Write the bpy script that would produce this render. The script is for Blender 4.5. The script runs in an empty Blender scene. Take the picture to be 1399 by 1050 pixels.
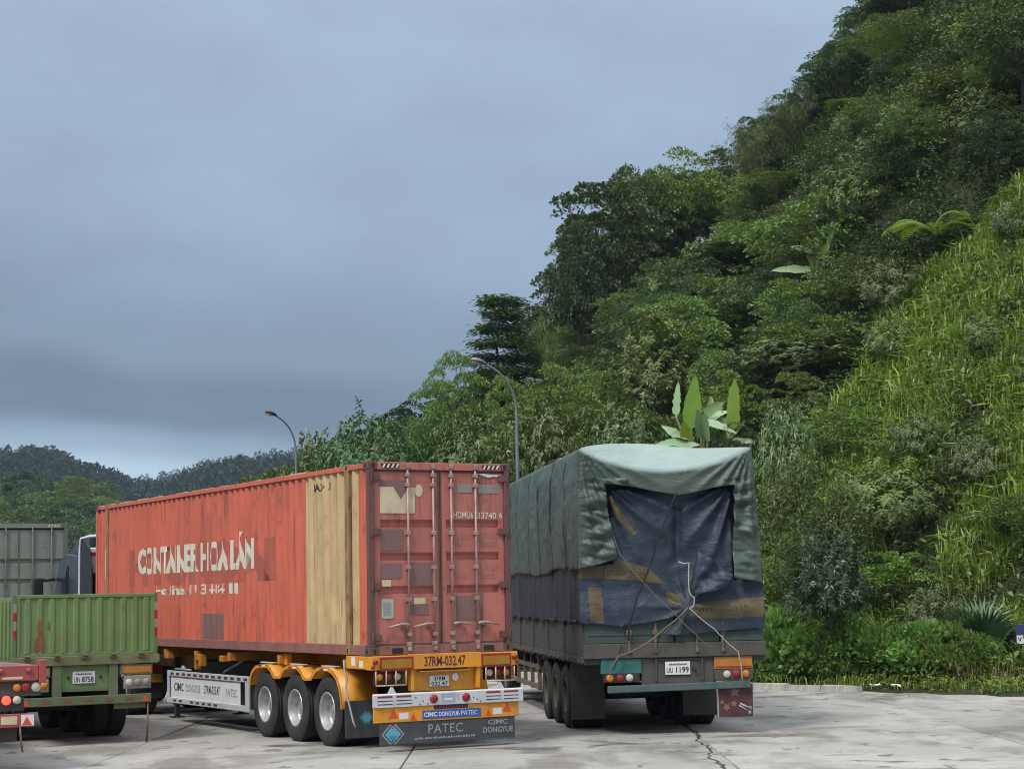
import bpy, bmesh, math, random
import numpy as np
from mathutils import Vector, Matrix, noise
from mathutils.geometry import delaunay_2d_cdt

# ------------------------------------------------------------------ camera, sky, sun, exposure
scn = bpy.context.scene
COL = scn.collection
FPX, PITCH, ROLL, CAM_H = 2552.1, 0.11097, -0.01883, 2.31

cam_data = bpy.data.cameras.new('camera')
cam = bpy.data.objects.new('camera', cam_data)
COL.objects.link(cam)
cam_data.sensor_width = 36.0
cam_data.lens = 36.0 * FPX / 1399.0
cam_data.clip_start = 0.1
cam_data.clip_end = 6000.0
_f = Vector((0, math.cos(PITCH), math.sin(PITCH)))
_u = Vector((0, -math.sin(PITCH), math.cos(PITCH)))
_r = Vector((1, 0, 0))
_rr = _r * math.cos(ROLL) + _u * math.sin(ROLL)
_uu = _u * math.cos(ROLL) - _r * math.sin(ROLL)
cam.matrix_world = Matrix(((_rr.x, _uu.x, -_f.x, 0), (_rr.y, _uu.y, -_f.y, 0), (_rr.z, _uu.z, -_f.z, CAM_H), (0, 0, 0, 1)))
scn.camera = cam

SUN_EL, SUN_AZ = math.radians(52), math.radians(215)      # azimuth clockwise from +Y
world = bpy.data.worlds.new('World')
scn.world = world
world.use_nodes = True
wn, wl = world.node_tree.nodes, world.node_tree.links
wn.clear()
w_out = wn.new('ShaderNodeOutputWorld')
w_bg = wn.new('ShaderNodeBackground'); w_bg.inputs[1].default_value = 0.05
w_sky = wn.new('ShaderNodeTexSky'); w_sky.sky_type = 'NISHITA'; w_sky.sun_disc = False
w_sky.sun_elevation = SUN_EL; w_sky.sun_rotation = SUN_AZ
w_cl = wn.new('ShaderNodeBackground'); w_cl.inputs[1].default_value = 1.0
w_co = wn.new('ShaderNodeTexCoord')
w_sep = wn.new('ShaderNodeSeparateXYZ'); wl.new(w_co.outputs['Generated'], w_sep.inputs[0])
w_map = wn.new('ShaderNodeMapping'); w_map.inputs['Scale'].default_value = (1.0, 1.0, 2.2)
wl.new(w_co.outputs['Generated'], w_map.inputs[0])
w_n1 = wn.new('ShaderNodeTexNoise'); w_n1.inputs['Scale'].default_value = 5.0; w_n1.inputs['Detail'].default_value = 5.0; w_n1.inputs['Roughness'].default_value = 0.45
wl.new(w_map.outputs[0], w_n1.inputs['Vector'])
w_n2 = wn.new('ShaderNodeTexNoise'); w_n2.inputs['Scale'].default_value = 6.0; w_n2.inputs['Detail'].default_value = 6.0; w_n2.inputs['Roughness'].default_value = 0.5
wl.new(w_map.outputs[0], w_n2.inputs['Vector'])
def w_math(op, a, b):
    n = wn.new('ShaderNodeMath'); n.operation = op
    for i, v in enumerate((a, b)):
        if isinstance(v, (int, float)): n.inputs[i].default_value = v
        else: wl.new(v, n.inputs[i])
    return n.outputs[0]
# elevation warped by slow noise, so that the cloud base is uneven; the cover thins out towards the right
w_e = w_math('ADD', w_sep.outputs['Z'], w_math('MULTIPLY', w_math('SUBTRACT', w_n1.outputs[0], 0.5), 0.05))
w_e = w_math('ADD', w_e, w_math('MULTIPLY', w_sep.outputs['X'], 0.10))
w_ramp = wn.new('ShaderNodeValToRGB')
wl.new(w_e, w_ramp.inputs[0])
cr = w_ramp.color_ramp; cr.interpolation = 'EASE'
cr.elements[0].position = 0.0; cr.elements[0].color = (0.257, 0.335, 0.405, 1)
cr.elements[1].position = 1.0; cr.elements[1].color = (0.95, 1.0, 1.06, 1)
for p, c in ((0.043, (0.2571, 0.3366, 0.4067)), (0.061, (0.1440, 0.2066, 0.2674)), (0.078, (0.0711, 0.1010, 0.1403)), (0.092, (0.0748, 0.1066, 0.1477)), (0.116, (0.1169, 0.1608, 0.2122)), (0.2, (0.1702, 0.2225, 0.2945)),
             (0.3, (0.2020, 0.2618, 0.3385)), (0.38, (0.2618, 0.3319, 0.4161)), (0.6, (0.5500, 0.6200, 0.7100))):
    e = cr.elements.new(p); e.color = (*c, 1)
w_mul = wn.new('ShaderNodeMix'); w_mul.data_type = 'RGBA'; w_mul.blend_type = 'MULTIPLY'; w_mul.inputs[0].default_value = 1.0
w_v = w_math('ADD', w_math('MULTIPLY', w_n2.outputs[0], 0.62), 0.69)
wl.new(w_ramp.outputs[0], w_mul.inputs[6]); wl.new(w_v, w_mul.inputs[7])
wl.new(w_mul.outputs[2], w_cl.inputs[0])
wl.new(w_sky.outputs[0], w_bg.inputs[0])
w_mix = wn.new('ShaderNodeMixShader'); w_mix.inputs[0].default_value = 0.93    # nearly closed cloud cover
wl.new(w_bg.outputs[0], w_mix.inputs[1]); wl.new(w_cl.outputs[0], w_mix.inputs[2]); wl.new(w_mix.outputs[0], w_out.inputs[0])

sun_data = bpy.data.lights.new('sun', 'SUN')
sun_data.energy = 1.5; sun_data.angle = math.radians(12); sun_data.color = (1.0, 0.955, 0.88)
sun = bpy.data.objects.new('sun', sun_data); COL.objects.link(sun)
_sd = Vector((math.sin(SUN_AZ) * math.cos(SUN_EL), math.cos(SUN_AZ) * math.cos(SUN_EL), math.sin(SUN_EL)))
sun.rotation_euler = _sd.to_track_quat('Z', 'Y').to_euler()

vs = scn.view_settings
scn.display_settings.display_device = 'sRGB'
vs.view_transform = 'Standard'; vs.look = 'None'; vs.exposure = 1.0; vs.gamma = 1.0; vs.use_curve_mapping = False
scn.render.engine = 'CYCLES'
scn.cycles.use_denoising = True
scn.cycles.filter_width = 1.0
scn.cycles.max_bounces = 6; scn.cycles.diffuse_bounces = 3; scn.cycles.glossy_bounces = 3
scn.cycles.transmission_bounces = 4; scn.cycles.transparent_max_bounces = 6; scn.cycles.volume_bounces = 0
scn.cycles.caustics_reflective = False; scn.cycles.caustics_refractive = False

# ------------------------------------------------------------------ helpers: photo geometry (used only to survey positions)
def ray(px, py):
    du, dv = px - 699.5, py - 525.0
    u = du * math.cos(ROLL) + dv * math.sin(ROLL); v = -du * math.sin(ROLL) + dv * math.cos(ROLL)
    x, zc = u / FPX, -v / FPX
    return np.array([x, math.cos(PITCH) - zc * math.sin(PITCH), math.sin(PITCH) + zc * math.cos(PITCH)])
def at_depth(px, py, y):
    d = ray(px, py); return d * (y / d[1]) + np.array([0, 0, CAM_H])
def project(x, y, z):
    z = z - CAM_H
    yc = y * math.cos(PITCH) + z * math.sin(PITCH); zc = -y * math.sin(PITCH) + z * math.cos(PITCH)
    u = FPX * x / yc; v = -FPX * zc / yc
    return 699.5 + u * math.cos(ROLL) - v * math.sin(ROLL), 525 + u * math.sin(ROLL) + v * math.cos(ROLL)

# ------------------------------------------------------------------ helpers: objects and meshes
def tag(o, label=None, cat=None, group=None, kind=None):
    if label: o['label'] = label
    if cat: o['category'] = cat
    if group: o['group'] = group
    if kind: o['kind'] = kind
    return o
def empty(name, loc, rz=0.0, label=None, cat=None, group=None):
    o = bpy.data.objects.new(name, None); COL.objects.link(o)
    o.location = loc; o.rotation_euler = (0, 0, rz); o.empty_display_size = 0.2
    return tag(o, label, cat, group)
def link(name, me, mat=None, parent=None, loc=None, rot=None):
    o = bpy.data.objects.new(name, me); COL.objects.link(o)
    if mat is not None and len(me.materials) == 0: me.materials.append(mat)
    if parent is not None: o.parent = parent
    if loc is not None: o.location = loc
    if rot is not None: o.rotation_euler = rot
    return o
def np_mesh(name, V, F, tint=None, smooth=False):
    """V (n,3) float, F (m,k) int faces all of k corners"""
    me = bpy.data.meshes.new(name)
    V = np.asarray(V, np.float32); F = np.asarray(F, np.int32)
    m, k = F.shape
    me.vertices.add(len(V)); me.vertices.foreach_set('co', V.ravel())
    me.loops.add(m * k); me.loops.foreach_set('vertex_index', F.ravel())
    me.polygons.add(m); me.polygons.foreach_set('loop_start', np.arange(0, m * k, k, dtype=np.int32))
    if smooth: me.polygons.foreach_set('use_smooth', np.ones(m, bool))
    if tint is not None:
        a = me.attributes.new('tint', 'FLOAT', 'POINT'); a.data.foreach_set('value', np.asarray(tint, np.float32))
    me.update(calc_edges=True); me.validate()
    return me
class MB:
    def __init__(s): s.v, s.f, s.sm = [], [], []
    def add(s, vs_, fs_, smooth=False):
        n = len(s.v); s.v += [tuple(p) for p in vs_]
        for f in fs_: s.f.append(tuple(n + i for i in f)); s.sm.append(smooth)
        return s
    def box(s, x0, y0, z0, x1, y1, z1):
        x0, x1 = min(x0, x1), max(x0, x1); y0, y1 = min(y0, y1), max(y0, y1); z0, z1 = min(z0, z1), max(z0, z1)
        return s.add([(x0, y0, z0), (x1, y0, z0), (x1, y1, z0), (x0, y1, z0), (x0, y0, z1), (x1, y0, z1), (x1, y1, z1), (x0, y1, z1)],
                     [(0, 3, 2, 1), (4, 5, 6, 7), (0, 1, 5, 4), (1, 2, 6, 5), (2, 3, 7, 6), (3, 0, 4, 7)])
    def tube(s, pts, r, n=8, cap=True):
        pts = [Vector(p) for p in pts]; rr = r if isinstance(r, (list, tuple)) else [r] * len(pts)
        rings = []; base = len(s.v); up = None
        for i, p in enumerate(pts):
            d = (pts[min(i + 1, len(pts) - 1)] - pts[max(i - 1, 0)])
            d = d.normalized() if d.length > 1e-9 else Vector((0, 0, 1))
            if up is None: up = d.orthogonal().normalized()
            up = (up - d * up.dot(d)); up = up.normalized() if up.length > 1e-6 else d.orthogonal().normalized()
            w = d.cross(up)
            for k in range(n):
                a = 2 * math.pi * k / n
                s.v.append(tuple(p + (up * math.cos(a) + w * math.sin(a)) * rr[i]))
        for i in range(len(pts) - 1):
            for k in range(n):
                a, b = base + i * n + k, base + i * n + (k + 1) % n
                s.f.append((a, b, b + n, a + n)); s.sm.append(True)
        if cap:
            s.f.append(tuple(base + k for k in reversed(range(n)))); s.sm.append(False)
            e = base + (len(pts) - 1) * n
            s.f.append(tuple(e + k for k in range(n))); s.sm.append(False)
        return s
    def cyl(s, p0, p1, r, n=16): return s.tube([p0, p1], r, n)
    def lathe(s, prof, org, axis, n=32, closed=False):
        """prof [(radius, along)], around axis through org"""
        ax = Vector(axis).normalized(); u = ax.orthogonal().normalized(); w = ax.cross(u); o = Vector(org); base = len(s.v)
        for (r, h) in prof:
            for k in range(n):
                a = 2 * math.pi * k / n
                s.v.append(tuple(o + ax * h + (u * math.cos(a) + w * math.sin(a)) * r))
        m = len(prof)
        for i in range(m if closed else m - 1):
            j = (i + 1) % m
            for k in range(n):
                k2 = (k + 1) % n
                s.f.append((base + i * n + k, base + i * n + k2, base + j * n + k2, base + j * n + k)); s.sm.append(True)
        return s
    def prism(s, poly, fn, t0, t1):
        """poly [(u,v)], fn(u,v,t)->xyz; extruded from t0 to t1"""
        n = len(poly); A = [fn(u, v, t0) for u, v in poly]; B = [fn(u, v, t1) for u, v in poly]
        return s.add(A + B, [tuple(reversed(range(n))), tuple(range(n, 2 * n))] + [(i, (i + 1) % n, n + (i + 1) % n, n + i) for i in range(n)])
    def mesh(s, name):
        me = bpy.data.meshes.new(name); me.from_pydata(s.v, [], s.f); me.polygons.foreach_set('use_smooth', s.sm)
        me.update(); bm = bmesh.new(); bm.from_mesh(me); bmesh.ops.recalc_face_normals(bm, faces=bm.faces[:]); bm.to_mesh(me); bm.free()
        return me
    def build(s, name, mat, parent=None, bevel=0.0, label=None, loc=None, seg=2):
        o = link(name, s.mesh(name), mat, parent, loc)
        if bevel > 0:
            b = o.modifiers.new('bevel', 'BEVEL'); b.width = bevel; b.segments = seg; b.limit_method = 'ANGLE'; b.angle_limit = math.radians(40)
        if label: o['label'] = label
        return o
def copy_tree(o, parent=None):
    c = o.copy(); COL.objects.link(c)
    if parent is not None: c.parent = parent
    for ch in list(o.children): copy_tree(ch, c)
    return c

# ------------------------------------------------------------------ helpers: materials
def new_mat(name):
    m = bpy.data.materials.new(name); m.use_nodes = True
    nt = m.node_tree; b = nt.nodes['Principled BSDF']
    return m, nt, b
def nd(nt, t, **kw):
    n = nt.nodes.new(t)
    for k, v in kw.items():
        if hasattr(n, k): setattr(n, k, v)
    return n
def noise_node(nt, vec, scale, detail=4.0, rough=0.55, mscale=None, dist=0.0):
    n = nd(nt, 'ShaderNodeTexNoise'); n.inputs['Scale'].default_value = scale; n.inputs['Detail'].default_value = detail
    n.inputs['Roughness'].default_value = rough; n.inputs['Distortion'].default_value = dist
    if mscale:
        mp = nd(nt, 'ShaderNodeMapping'); mp.inputs['Scale'].default_value = mscale; nt.links.new(vec, mp.inputs[0]); vec = mp.outputs[0]
    nt.links.new(vec, n.inputs['Vector'])
    return n.outputs[0]
def ramp(nt, fac, p0, p1, c0=(0, 0, 0, 1), c1=(1, 1, 1, 1)):
    r = nd(nt, 'ShaderNodeValToRGB'); e = r.color_ramp.elements
    e[0].position = p0; e[0].color = c0; e[1].position = p1; e[1].color = c1
    nt.links.new(fac, r.inputs[0]); return r.outputs[0]
def mixc(nt, fac, a, b, blend='MIX'):
    m = nd(nt, 'ShaderNodeMix'); m.data_type = 'RGBA'; m.blend_type = blend
    for i, v in ((0, fac), (6, a), (7, b)):
        if isinstance(v, (int, float)): m.inputs[i].default_value = v
        elif isinstance(v, tuple): m.inputs[i].default_value = (*v[:3], 1)
        else: nt.links.new(v, m.inputs[i])
    return m.outputs[2]
def mth(nt, op, a, b=0.0, clamp=False):
    n = nd(nt, 'ShaderNodeMath'); n.operation = op; n.use_clamp = clamp
    for i, v in enumerate((a, b)):
        if isinstance(v, (int, float)): n.inputs[i].default_value = v
        else: nt.links.new(v, n.inputs[i])
    return n.outputs[0]
def bump(nt, b, h, dist=0.01, strength=0.5):
    n = nd(nt, 'ShaderNodeBump'); n.inputs['Distance'].default_value = dist; n.inputs['Strength'].default_value = strength
    nt.links.new(h, n.inputs['Height']); nt.links.new(n.outputs[0], b.inputs['Normal'])
def paint(name, col, rough=0.5, metal=0.0, var=0.18, dirt=(0.10, 0.08, 0.065), dirt_amt=0.35, rust=0.0, streak=0.0, scale=1.6, spec=0.4, bmp=0.15):
    """weathered paint: mottled base, grime clouds, vertical run-off streaks and rust freckles"""
    m, nt, b = new_mat(name)
    tc = nd(nt, 'ShaderNodeTexCoord').outputs['Object']
    n1 = noise_node(nt, tc, scale, 6, 0.6)
    c = mixc(nt, ramp(nt, n1, 0.3, 0.75), tuple(x * (1 - var) for x in col), tuple(min(1, x * (1 + var)) for x in col))
    if dirt_amt > 0:
        n2 = noise_node(nt, tc, scale * 2.3, 8, 0.65, (1, 1, 0.6))
        c = mixc(nt, mth(nt, 'MULTIPLY', ramp(nt, n2, 0.42, 0.78), dirt_amt), c, dirt)
    if streak > 0:
        n3 = noise_node(nt, tc, 6.0, 5, 0.6, (1.6, 1.6, 0.10))
        n4 = noise_node(nt, tc, 1.1, 3, 0.5)
        f = mth(nt, 'MULTIPLY', mth(nt, 'MULTIPLY', ramp(nt, n3, 0.51, 0.70), ramp(nt, n4, 0.38, 0.62)), streak)
        c = mixc(nt, f, c, (0.085, 0.05, 0.035))
    if rust > 0:
        n5 = noise_node(nt, tc, 5.5, 9, 0.7, (1, 1, 0.45))
        c = mixc(nt, mth(nt, 'MULTIPLY', ramp(nt, n5, 0.62 - 0.12 * rust, 0.70 - 0.06 * rust), min(1.0, 0.5 + rust * 0.5)), c, (0.105, 0.045, 0.022))
    nt.links.new(c, b.inputs['Base Color'])
    b.inputs['Metallic'].default_value = metal; b.inputs['Specular IOR Level'].default_value = spec
    n6 = noise_node(nt, tc, scale * 4, 4, 0.6)
    nt.links.new(mth(nt, 'ADD', mth(nt, 'MULTIPLY', n6, 0.3), rough - 0.15), b.inputs['Roughness'])
    if bmp > 0: bump(nt, b, noise_node(nt, tc, 14, 4, 0.6), 0.006, bmp)
    return m
def plain(name, col, rough=0.5, metal=0.0, spec=0.5):
    m, nt, b = new_mat(name)
    tc = nd(nt, 'ShaderNodeTexCoord').outputs['Object']
    n1 = noise_node(nt, tc, 9.0, 5, 0.6)
    c = mixc(nt, ramp(nt, n1, 0.3, 0.8), tuple(x * 0.82 for x in col), tuple(min(1, x * 1.1) for x in col))
    nt.links.new(c, b.inputs['Base Color'])
    b.inputs['Roughness'].default_value = rough; b.inputs['Metallic'].default_value = metal; b.inputs['Specular IOR Level'].default_value = spec
    return m
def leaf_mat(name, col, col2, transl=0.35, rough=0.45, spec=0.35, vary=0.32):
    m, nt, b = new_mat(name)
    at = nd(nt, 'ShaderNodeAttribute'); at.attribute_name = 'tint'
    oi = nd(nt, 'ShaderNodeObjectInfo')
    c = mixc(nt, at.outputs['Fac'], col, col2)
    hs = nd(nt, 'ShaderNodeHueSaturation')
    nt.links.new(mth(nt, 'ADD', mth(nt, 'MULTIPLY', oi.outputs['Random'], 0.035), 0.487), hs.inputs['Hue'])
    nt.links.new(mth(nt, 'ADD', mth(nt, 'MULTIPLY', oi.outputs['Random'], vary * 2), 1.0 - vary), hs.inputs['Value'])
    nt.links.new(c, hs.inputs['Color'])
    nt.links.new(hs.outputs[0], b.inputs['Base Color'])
    b.inputs['Roughness'].default_value = rough; b.inputs['Specular IOR Level'].default_value = spec
    tr = nd(nt, 'ShaderNodeBsdfTranslucent')
    tcx = mixc(nt, 1.0, hs.outputs[0], (1.35, 1.35, 0.5), 'MULTIPLY')
    nt.links.new(tcx, tr.inputs[0])
    ms = nd(nt, 'ShaderNodeMixShader'); ms.inputs[0].default_value = transl
    nt.links.new(b.outputs[0], ms.inputs[1]); nt.links.new(tr.outputs[0], ms.inputs[2])
    nt.links.new(ms.outputs[0], nt.nodes['Material Output'].inputs[0])
    return m

# ------------------------------------------------------------------ helpers: lettering
def text_mesh(s, bold=0.0, spacing=1.0):
    cu = bpy.data.curves.new('lettering', 'FONT'); cu.body = s; cu.offset = bold; cu.space_character = spacing; cu.resolution_u = 3
    ob = bpy.data.objects.new('lettering', cu)
    me = bpy.data.meshes.new_from_object(ob)
    bpy.data.objects.remove(ob); bpy.data.curves.remove(cu)
    me.materials.clear()
    return me
def lettering(parent, s, org, udir, vdir, width, height, mat, bold=0.0, spacing=1.0, name='lettering', cuts=None, depth_fn=None, keep=None):
    """flat letters: lower left at org, filling width x height along udir/vdir; may be cut and laid over corrugations"""
    me = text_mesh(s, bold, spacing)
    if len(me.vertices) == 0: return None
    co = np.zeros(len(me.vertices) * 3, np.float32); me.vertices.foreach_get('co', co); co = co.reshape(-1, 3)
    lo, hi = co.min(0), co.max(0)
    co[:, 0] = (co[:, 0] - lo[0]) / (hi[0] - lo[0]) * width
    co[:, 1] = (co[:, 1] - lo[1]) / (hi[1] - lo[1]) * height
    co[:, 2] = 0
    me.vertices.foreach_set('co', co.ravel()); me.update()
    u, v, o = Vector(udir), Vector(vdir), Vector(org)
    bm = bmesh.new(); bm.from_mesh(me)
    if cuts is not None:
        for c in cuts:
            if 0 < c < width:
                bmesh.ops.bisect_plane(bm, geom=bm.verts[:] + bm.edges[:] + bm.faces[:], plane_co=(c, 0, 0), plane_no=(1, 0, 0))
    if keep is not None:
        dead = [f for f in bm.faces if not keep(f.calc_center_median().x, f.calc_center_median().y)]
        bmesh.ops.delete(bm, geom=dead, context='FACES')
    for vt in bm.verts:
        p = o + u * vt.co.x + v * vt.co.y
        if depth_fn is not None: p = p + depth_fn(vt.co.x)
        vt.co = p
    bm.to_mesh(me); bm.free(); me.update()
    return link(name, me, mat, parent)

# ================================================================== THE SETTING
# ---- edge of the yard (kerb line), from right to left, in metres
KERB = [(17.0, 31.0), (10.25, 38.3), (5.5, 43.55), (2.3, 48.2), (-0.9, 53.6), (-8.9, 66.6), (-21.5, 87.0), (-45.0, 125.0)]
def kerb_dist(X, Y):
    """signed distance from the kerb line, positive on the hill side"""
    X = np.asarray(X, float); Y = np.asarray(Y, float); best = np.full(X.shape, 1e9); sg = np.ones(X.shape)
    pts = [(60.0, -15.5)] + KERB + [(-140.0, 279.0)]
    for (x0, y0), (x1, y1) in zip(pts[:-1], pts[1:]):
        dx, dy = x1 - x0, y1 - y0; L2 = dx * dx + dy * dy
        t = np.clip(((X - x0) * dx + (Y - y0) * dy) / L2, 0, 1)
        d = np.hypot(X - x0 - t * dx, Y - y0 - t * dy)
        s = np.sign(dy * (X - x0) - dx * (Y - y0))
        m = d < best; best = np.where(m, d, best); sg = np.where(m, s, sg)
    return best * sg
_ctrl = []
for px, prof in {
    1750: ((30, 0.5), (40, 6), (50, 14), (60, 22), (75, 34), (95, 46), (125, 54)),
    1399: ((39, 0.2), (45, 3.6), (52, 8.8), (60, 15.5), (75, 26.5), (95, 37), (125, 42)),
    1200: ((42, 0.2), (48, 3.0), (55, 7.5), (65, 13.8), (80, 22.0), (97, 29), (125, 29)),
    1040: ((44, 0.2), (50, 2.2), (60, 6.8), (75, 13.5), (95, 20.8), (125, 20)),
    870: ((48, 0.2), (55, 1.9), (65, 5.6), (80, 11.5), (95, 16.2), (125, 15)),
    700: ((55, 0.1), (65, 1.9), (80, 5.6), (95, 9.0), (125, 8)),
    600: ((61, 0.1), (72, 1.4), (85, 4.4), (100, 7.4), (125, 6.5)),
    500: ((68, 0.1), (80, 0.5), (95, 1.4), (115, 1.8)),
    400: ((75, 0.1), (95, 0.2), (120, 0.4)), 250: ((90, 0.1), (120, 0.2))}.items():
    for y, z in prof: _ctrl.append(((px - 699.5) / FPX * y, y, z))
_ctrl = np.array(_ctrl)
def _tps_k(r2): return np.where(r2 > 1e-9, 0.5 * r2 * np.log(np.maximum(r2, 1e-9)), 0.0)
def _tps_fit(P, z, lam=2.0):
    n = len(P); d2 = ((P[:, None, :] - P[None]) ** 2).sum(-1)
    A = np.zeros((n + 3, n + 3)); A[:n, :n] = _tps_k(d2) + lam * np.eye(n); A[:n, n] = 1; A[:n, n + 1:] = P; A[n, :n] = 1; A[n + 1:, :n] = P.T
    return np.linalg.solve(A, np.concatenate([z, np.zeros(3)]))
_tw = _tps_fit(_ctrl[:, :2] / 10.0, _ctrl[:, 2], 0.05)
def _tps(X, Y):
    P = np.stack([X.ravel(), Y.ravel()], -1) / 10.0; out = np.zeros(len(P))
    for i in range(0, len(P), 4000):
        q = P[i:i + 4000]; d2 = ((q[:, None, :] - (_ctrl[None, :, :2] / 10.0)) ** 2).sum(-1)
        out[i:i + 4000] = _tps_k(d2) @ _tw[:-3] + _tw[-3] + q @ _tw[-2:]
    return out.reshape(X.shape)
def vnoise(X, Y, s, seed=0.0):
    X = np.asarray(X, float); Y = np.asarray(Y, float)
    f = np.array([noise.noise(Vector((x * s + seed, y * s - seed, seed * 1.7))) for x, y in zip(X.ravel(), Y.ravel())])
    return f.reshape(X.shape)
def smooth01(t): t = np.clip(t, 0, 1); return t * t * (3 - 2 * t)
def hill_z(X, Y, fine=True):
    X = np.asarray(X, float); Y = np.asarray(Y, float)
    d = kerb_dist(X, Y)
    z = np.clip(_tps(X, Y), 0, None) * smooth01((d - 1.6) / 6.0)
    if fine: z = z + (0.55 * vnoise(X, Y, 0.16, 3.1) + 0.22 * vnoise(X, Y, 0.5, 8.2)) * smooth01((d - 2.0) / 8.0)
    return z + 0.10 * smooth01((d - 0.1) / 0.4) - 0.30 * smooth01((-d - 0.05) / 0.5)
def hill_z1(x, y): return float(hill_z(np.array([x]), np.array([y]))[0])
# terrain heights on a grid, for quick look-ups
GX = np.arange(-64, 62.1, 1.0); GY = np.arange(26, 150.1, 1.0)
_gxx, _gyy = np.meshgrid(GX, GY)
GZ = hill_z(_gxx, _gyy)
def tz(x, y):
    x = np.asarray(x, float); y = np.asarray(y, float)
    fx = np.clip((x - GX[0]), 0, len(GX) - 1.001); fy = np.clip((y - GY[0]), 0, len(GY) - 1.001)
    i = fx.astype(int); j = fy.astype(int); u = fx - i; v = fy - j
    return GZ[j, i] * (1 - u) * (1 - v) + GZ[j, i + 1] * u * (1 - v) + GZ[j + 1, i] * (1 - u) * v + GZ[j + 1, i + 1] * u * v
def pick(px, py, y0=36.0, y1=140.0):
    """where the line of sight through a photo point meets the hillside"""
    d = ray(px, py); prev = None
    for y in np.arange(y0, y1, 0.25):
        p = d * (y / d[1]); z = p[2] + CAM_H
        if z <= float(tz(p[0], y)): return np.array([p[0], y, float(tz(p[0], y))])
    return None

# ---- materials of the setting
def m_concrete():
    m, nt, b = new_mat('concrete')
    geo = nd(nt, 'ShaderNodeNewGeometry').outputs['Position']; oi = nd(nt, 'ShaderNodeObjectInfo').outputs['Random']
    big = noise_node(nt, geo, 0.35, 6, 0.6); fine = noise_node(nt, geo, 26, 6, 0.7); mid = noise_node(nt, geo, 2.2, 7, 0.65)
    c = mixc(nt, ramp(nt, big, 0.3, 0.7), (0.275, 0.268, 0.248), (0.40, 0.39, 0.362))
    c = mixc(nt, mth(nt, 'MULTIPLY', ramp(nt, fine, 0.35, 0.75), 0.35), c, (0.20, 0.195, 0.18))
    c = mixc(nt, mth(nt, 'MULTIPLY', ramp(nt, mid, 0.52, 0.72), 0.45), c, (0.17, 0.165, 0.155))
    c = mixc(nt, 1.0, c, mixc(nt, oi, (0.88, 0.88, 0.89), (1.08, 1.07, 1.04)), 'MULTIPLY')
    # damp and oily marks
    oil = noise_node(nt, geo, 1.1, 5, 0.55, (0.55, 0.8, 1.0), 0.6); oil2 = noise_node(nt, geo, 0.22, 3, 0.5)
    f = mth(nt, 'MULTIPLY', ramp(nt, oil, 0.565, 0.64), ramp(nt, oil2, 0.42, 0.55))
    c = mixc(nt, mth(nt, 'MULTIPLY', f, 0.8), c, (0.075, 0.060, 0.050))
    spk = noise_node(nt, geo, 3.2, 4, 0.55, (0.7, 0.45, 1.0))
    c = mixc(nt, mth(nt, 'MULTIPLY', ramp(nt, spk, 0.62, 0.665), 0.72), c, (0.08, 0.075, 0.07))
    st1 = noise_node(nt, geo, 0.9, 6, 0.6, (1.0, 0.35, 1.0), 0.3); st2 = noise_node(nt, geo, 0.30, 4, 0.6)
    c = mixc(nt, mth(nt, 'MULTIPLY', mth(nt, 'MULTIPLY', ramp(nt, st1, 0.46, 0.60), ramp(nt, st2, 0.38, 0.54)), 0.7), c, (0.135, 0.118, 0.10))
    pale = noise_node(nt, geo, 3.3, 4, 0.5, (0.4, 1.2, 1.0))
    c = mixc(nt, mth(nt, 'MULTIPLY', ramp(nt, pale, 0.64, 0.76), 0.4), c, (0.48, 0.475, 0.45))
    nt.links.new(c, b.inputs['Base Color'])
    r = mth(nt, 'SUBTRACT', mth(nt, 'ADD', mth(nt, 'MULTIPLY', mid, 0.25), 0.68), mth(nt, 'MULTIPLY', f, 0.35))
    nt.links.new(r, b.inputs['Roughness']); b.inputs['Specular IOR Level'].default_value = 0.3
    bump(nt, b, fine, 0.008, 0.35)
    return m
def m_soil(name, c0, c1, c2, s=0.5):
    m, nt, b = new_mat(name)
    geo = nd(nt, 'ShaderNodeNewGeometry').outputs['Position']
    n1 = noise_node(nt, geo, s, 6, 0.6); n2 = noise_node(nt, geo, s * 9, 6, 0.65)
    c = mixc(nt, ramp(nt, n1, 0.3, 0.7), c0, c1); c = mixc(nt, mth(nt, 'MULTIPLY', ramp(nt, n2, 0.4, 0.7), 0.6), c, c2)
    nt.links.new(c, b.inputs['Base Color']); b.inputs['Roughness'].default_value = 0.95; b.inputs['Specular IOR Level'].default_value = 0.15
    bump(nt, b, n2, 0.08, 0.8)
    return m
M = {}
M['concrete'] = m_concrete()
M['joint'] = m_soil('joint_dirt', (0.045, 0.04, 0.034), (0.07, 0.064, 0.052), (0.03, 0.028, 0.024), 2.0)
M['crack'] = plain('crack_filler', (0.045, 0.04, 0.035), 0.8)
M['kerb'] = paint('kerb_concrete', (0.48, 0.47, 0.43), 0.85, var=0.25, dirt=(0.10, 0.09, 0.07), dirt_amt=0.7, scale=2.5, spec=0.2, bmp=0.5)
M['soil'] = m_soil('hillside_soil', (0.022, 0.030, 0.013), (0.036, 0.046, 0.018), (0.040, 0.038, 0.020))
M['far'] = m_soil('far_hill_soil', (0.022, 0.032, 0.016), (0.032, 0.045, 0.020), (0.018, 0.024, 0.014), 0.05)

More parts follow.
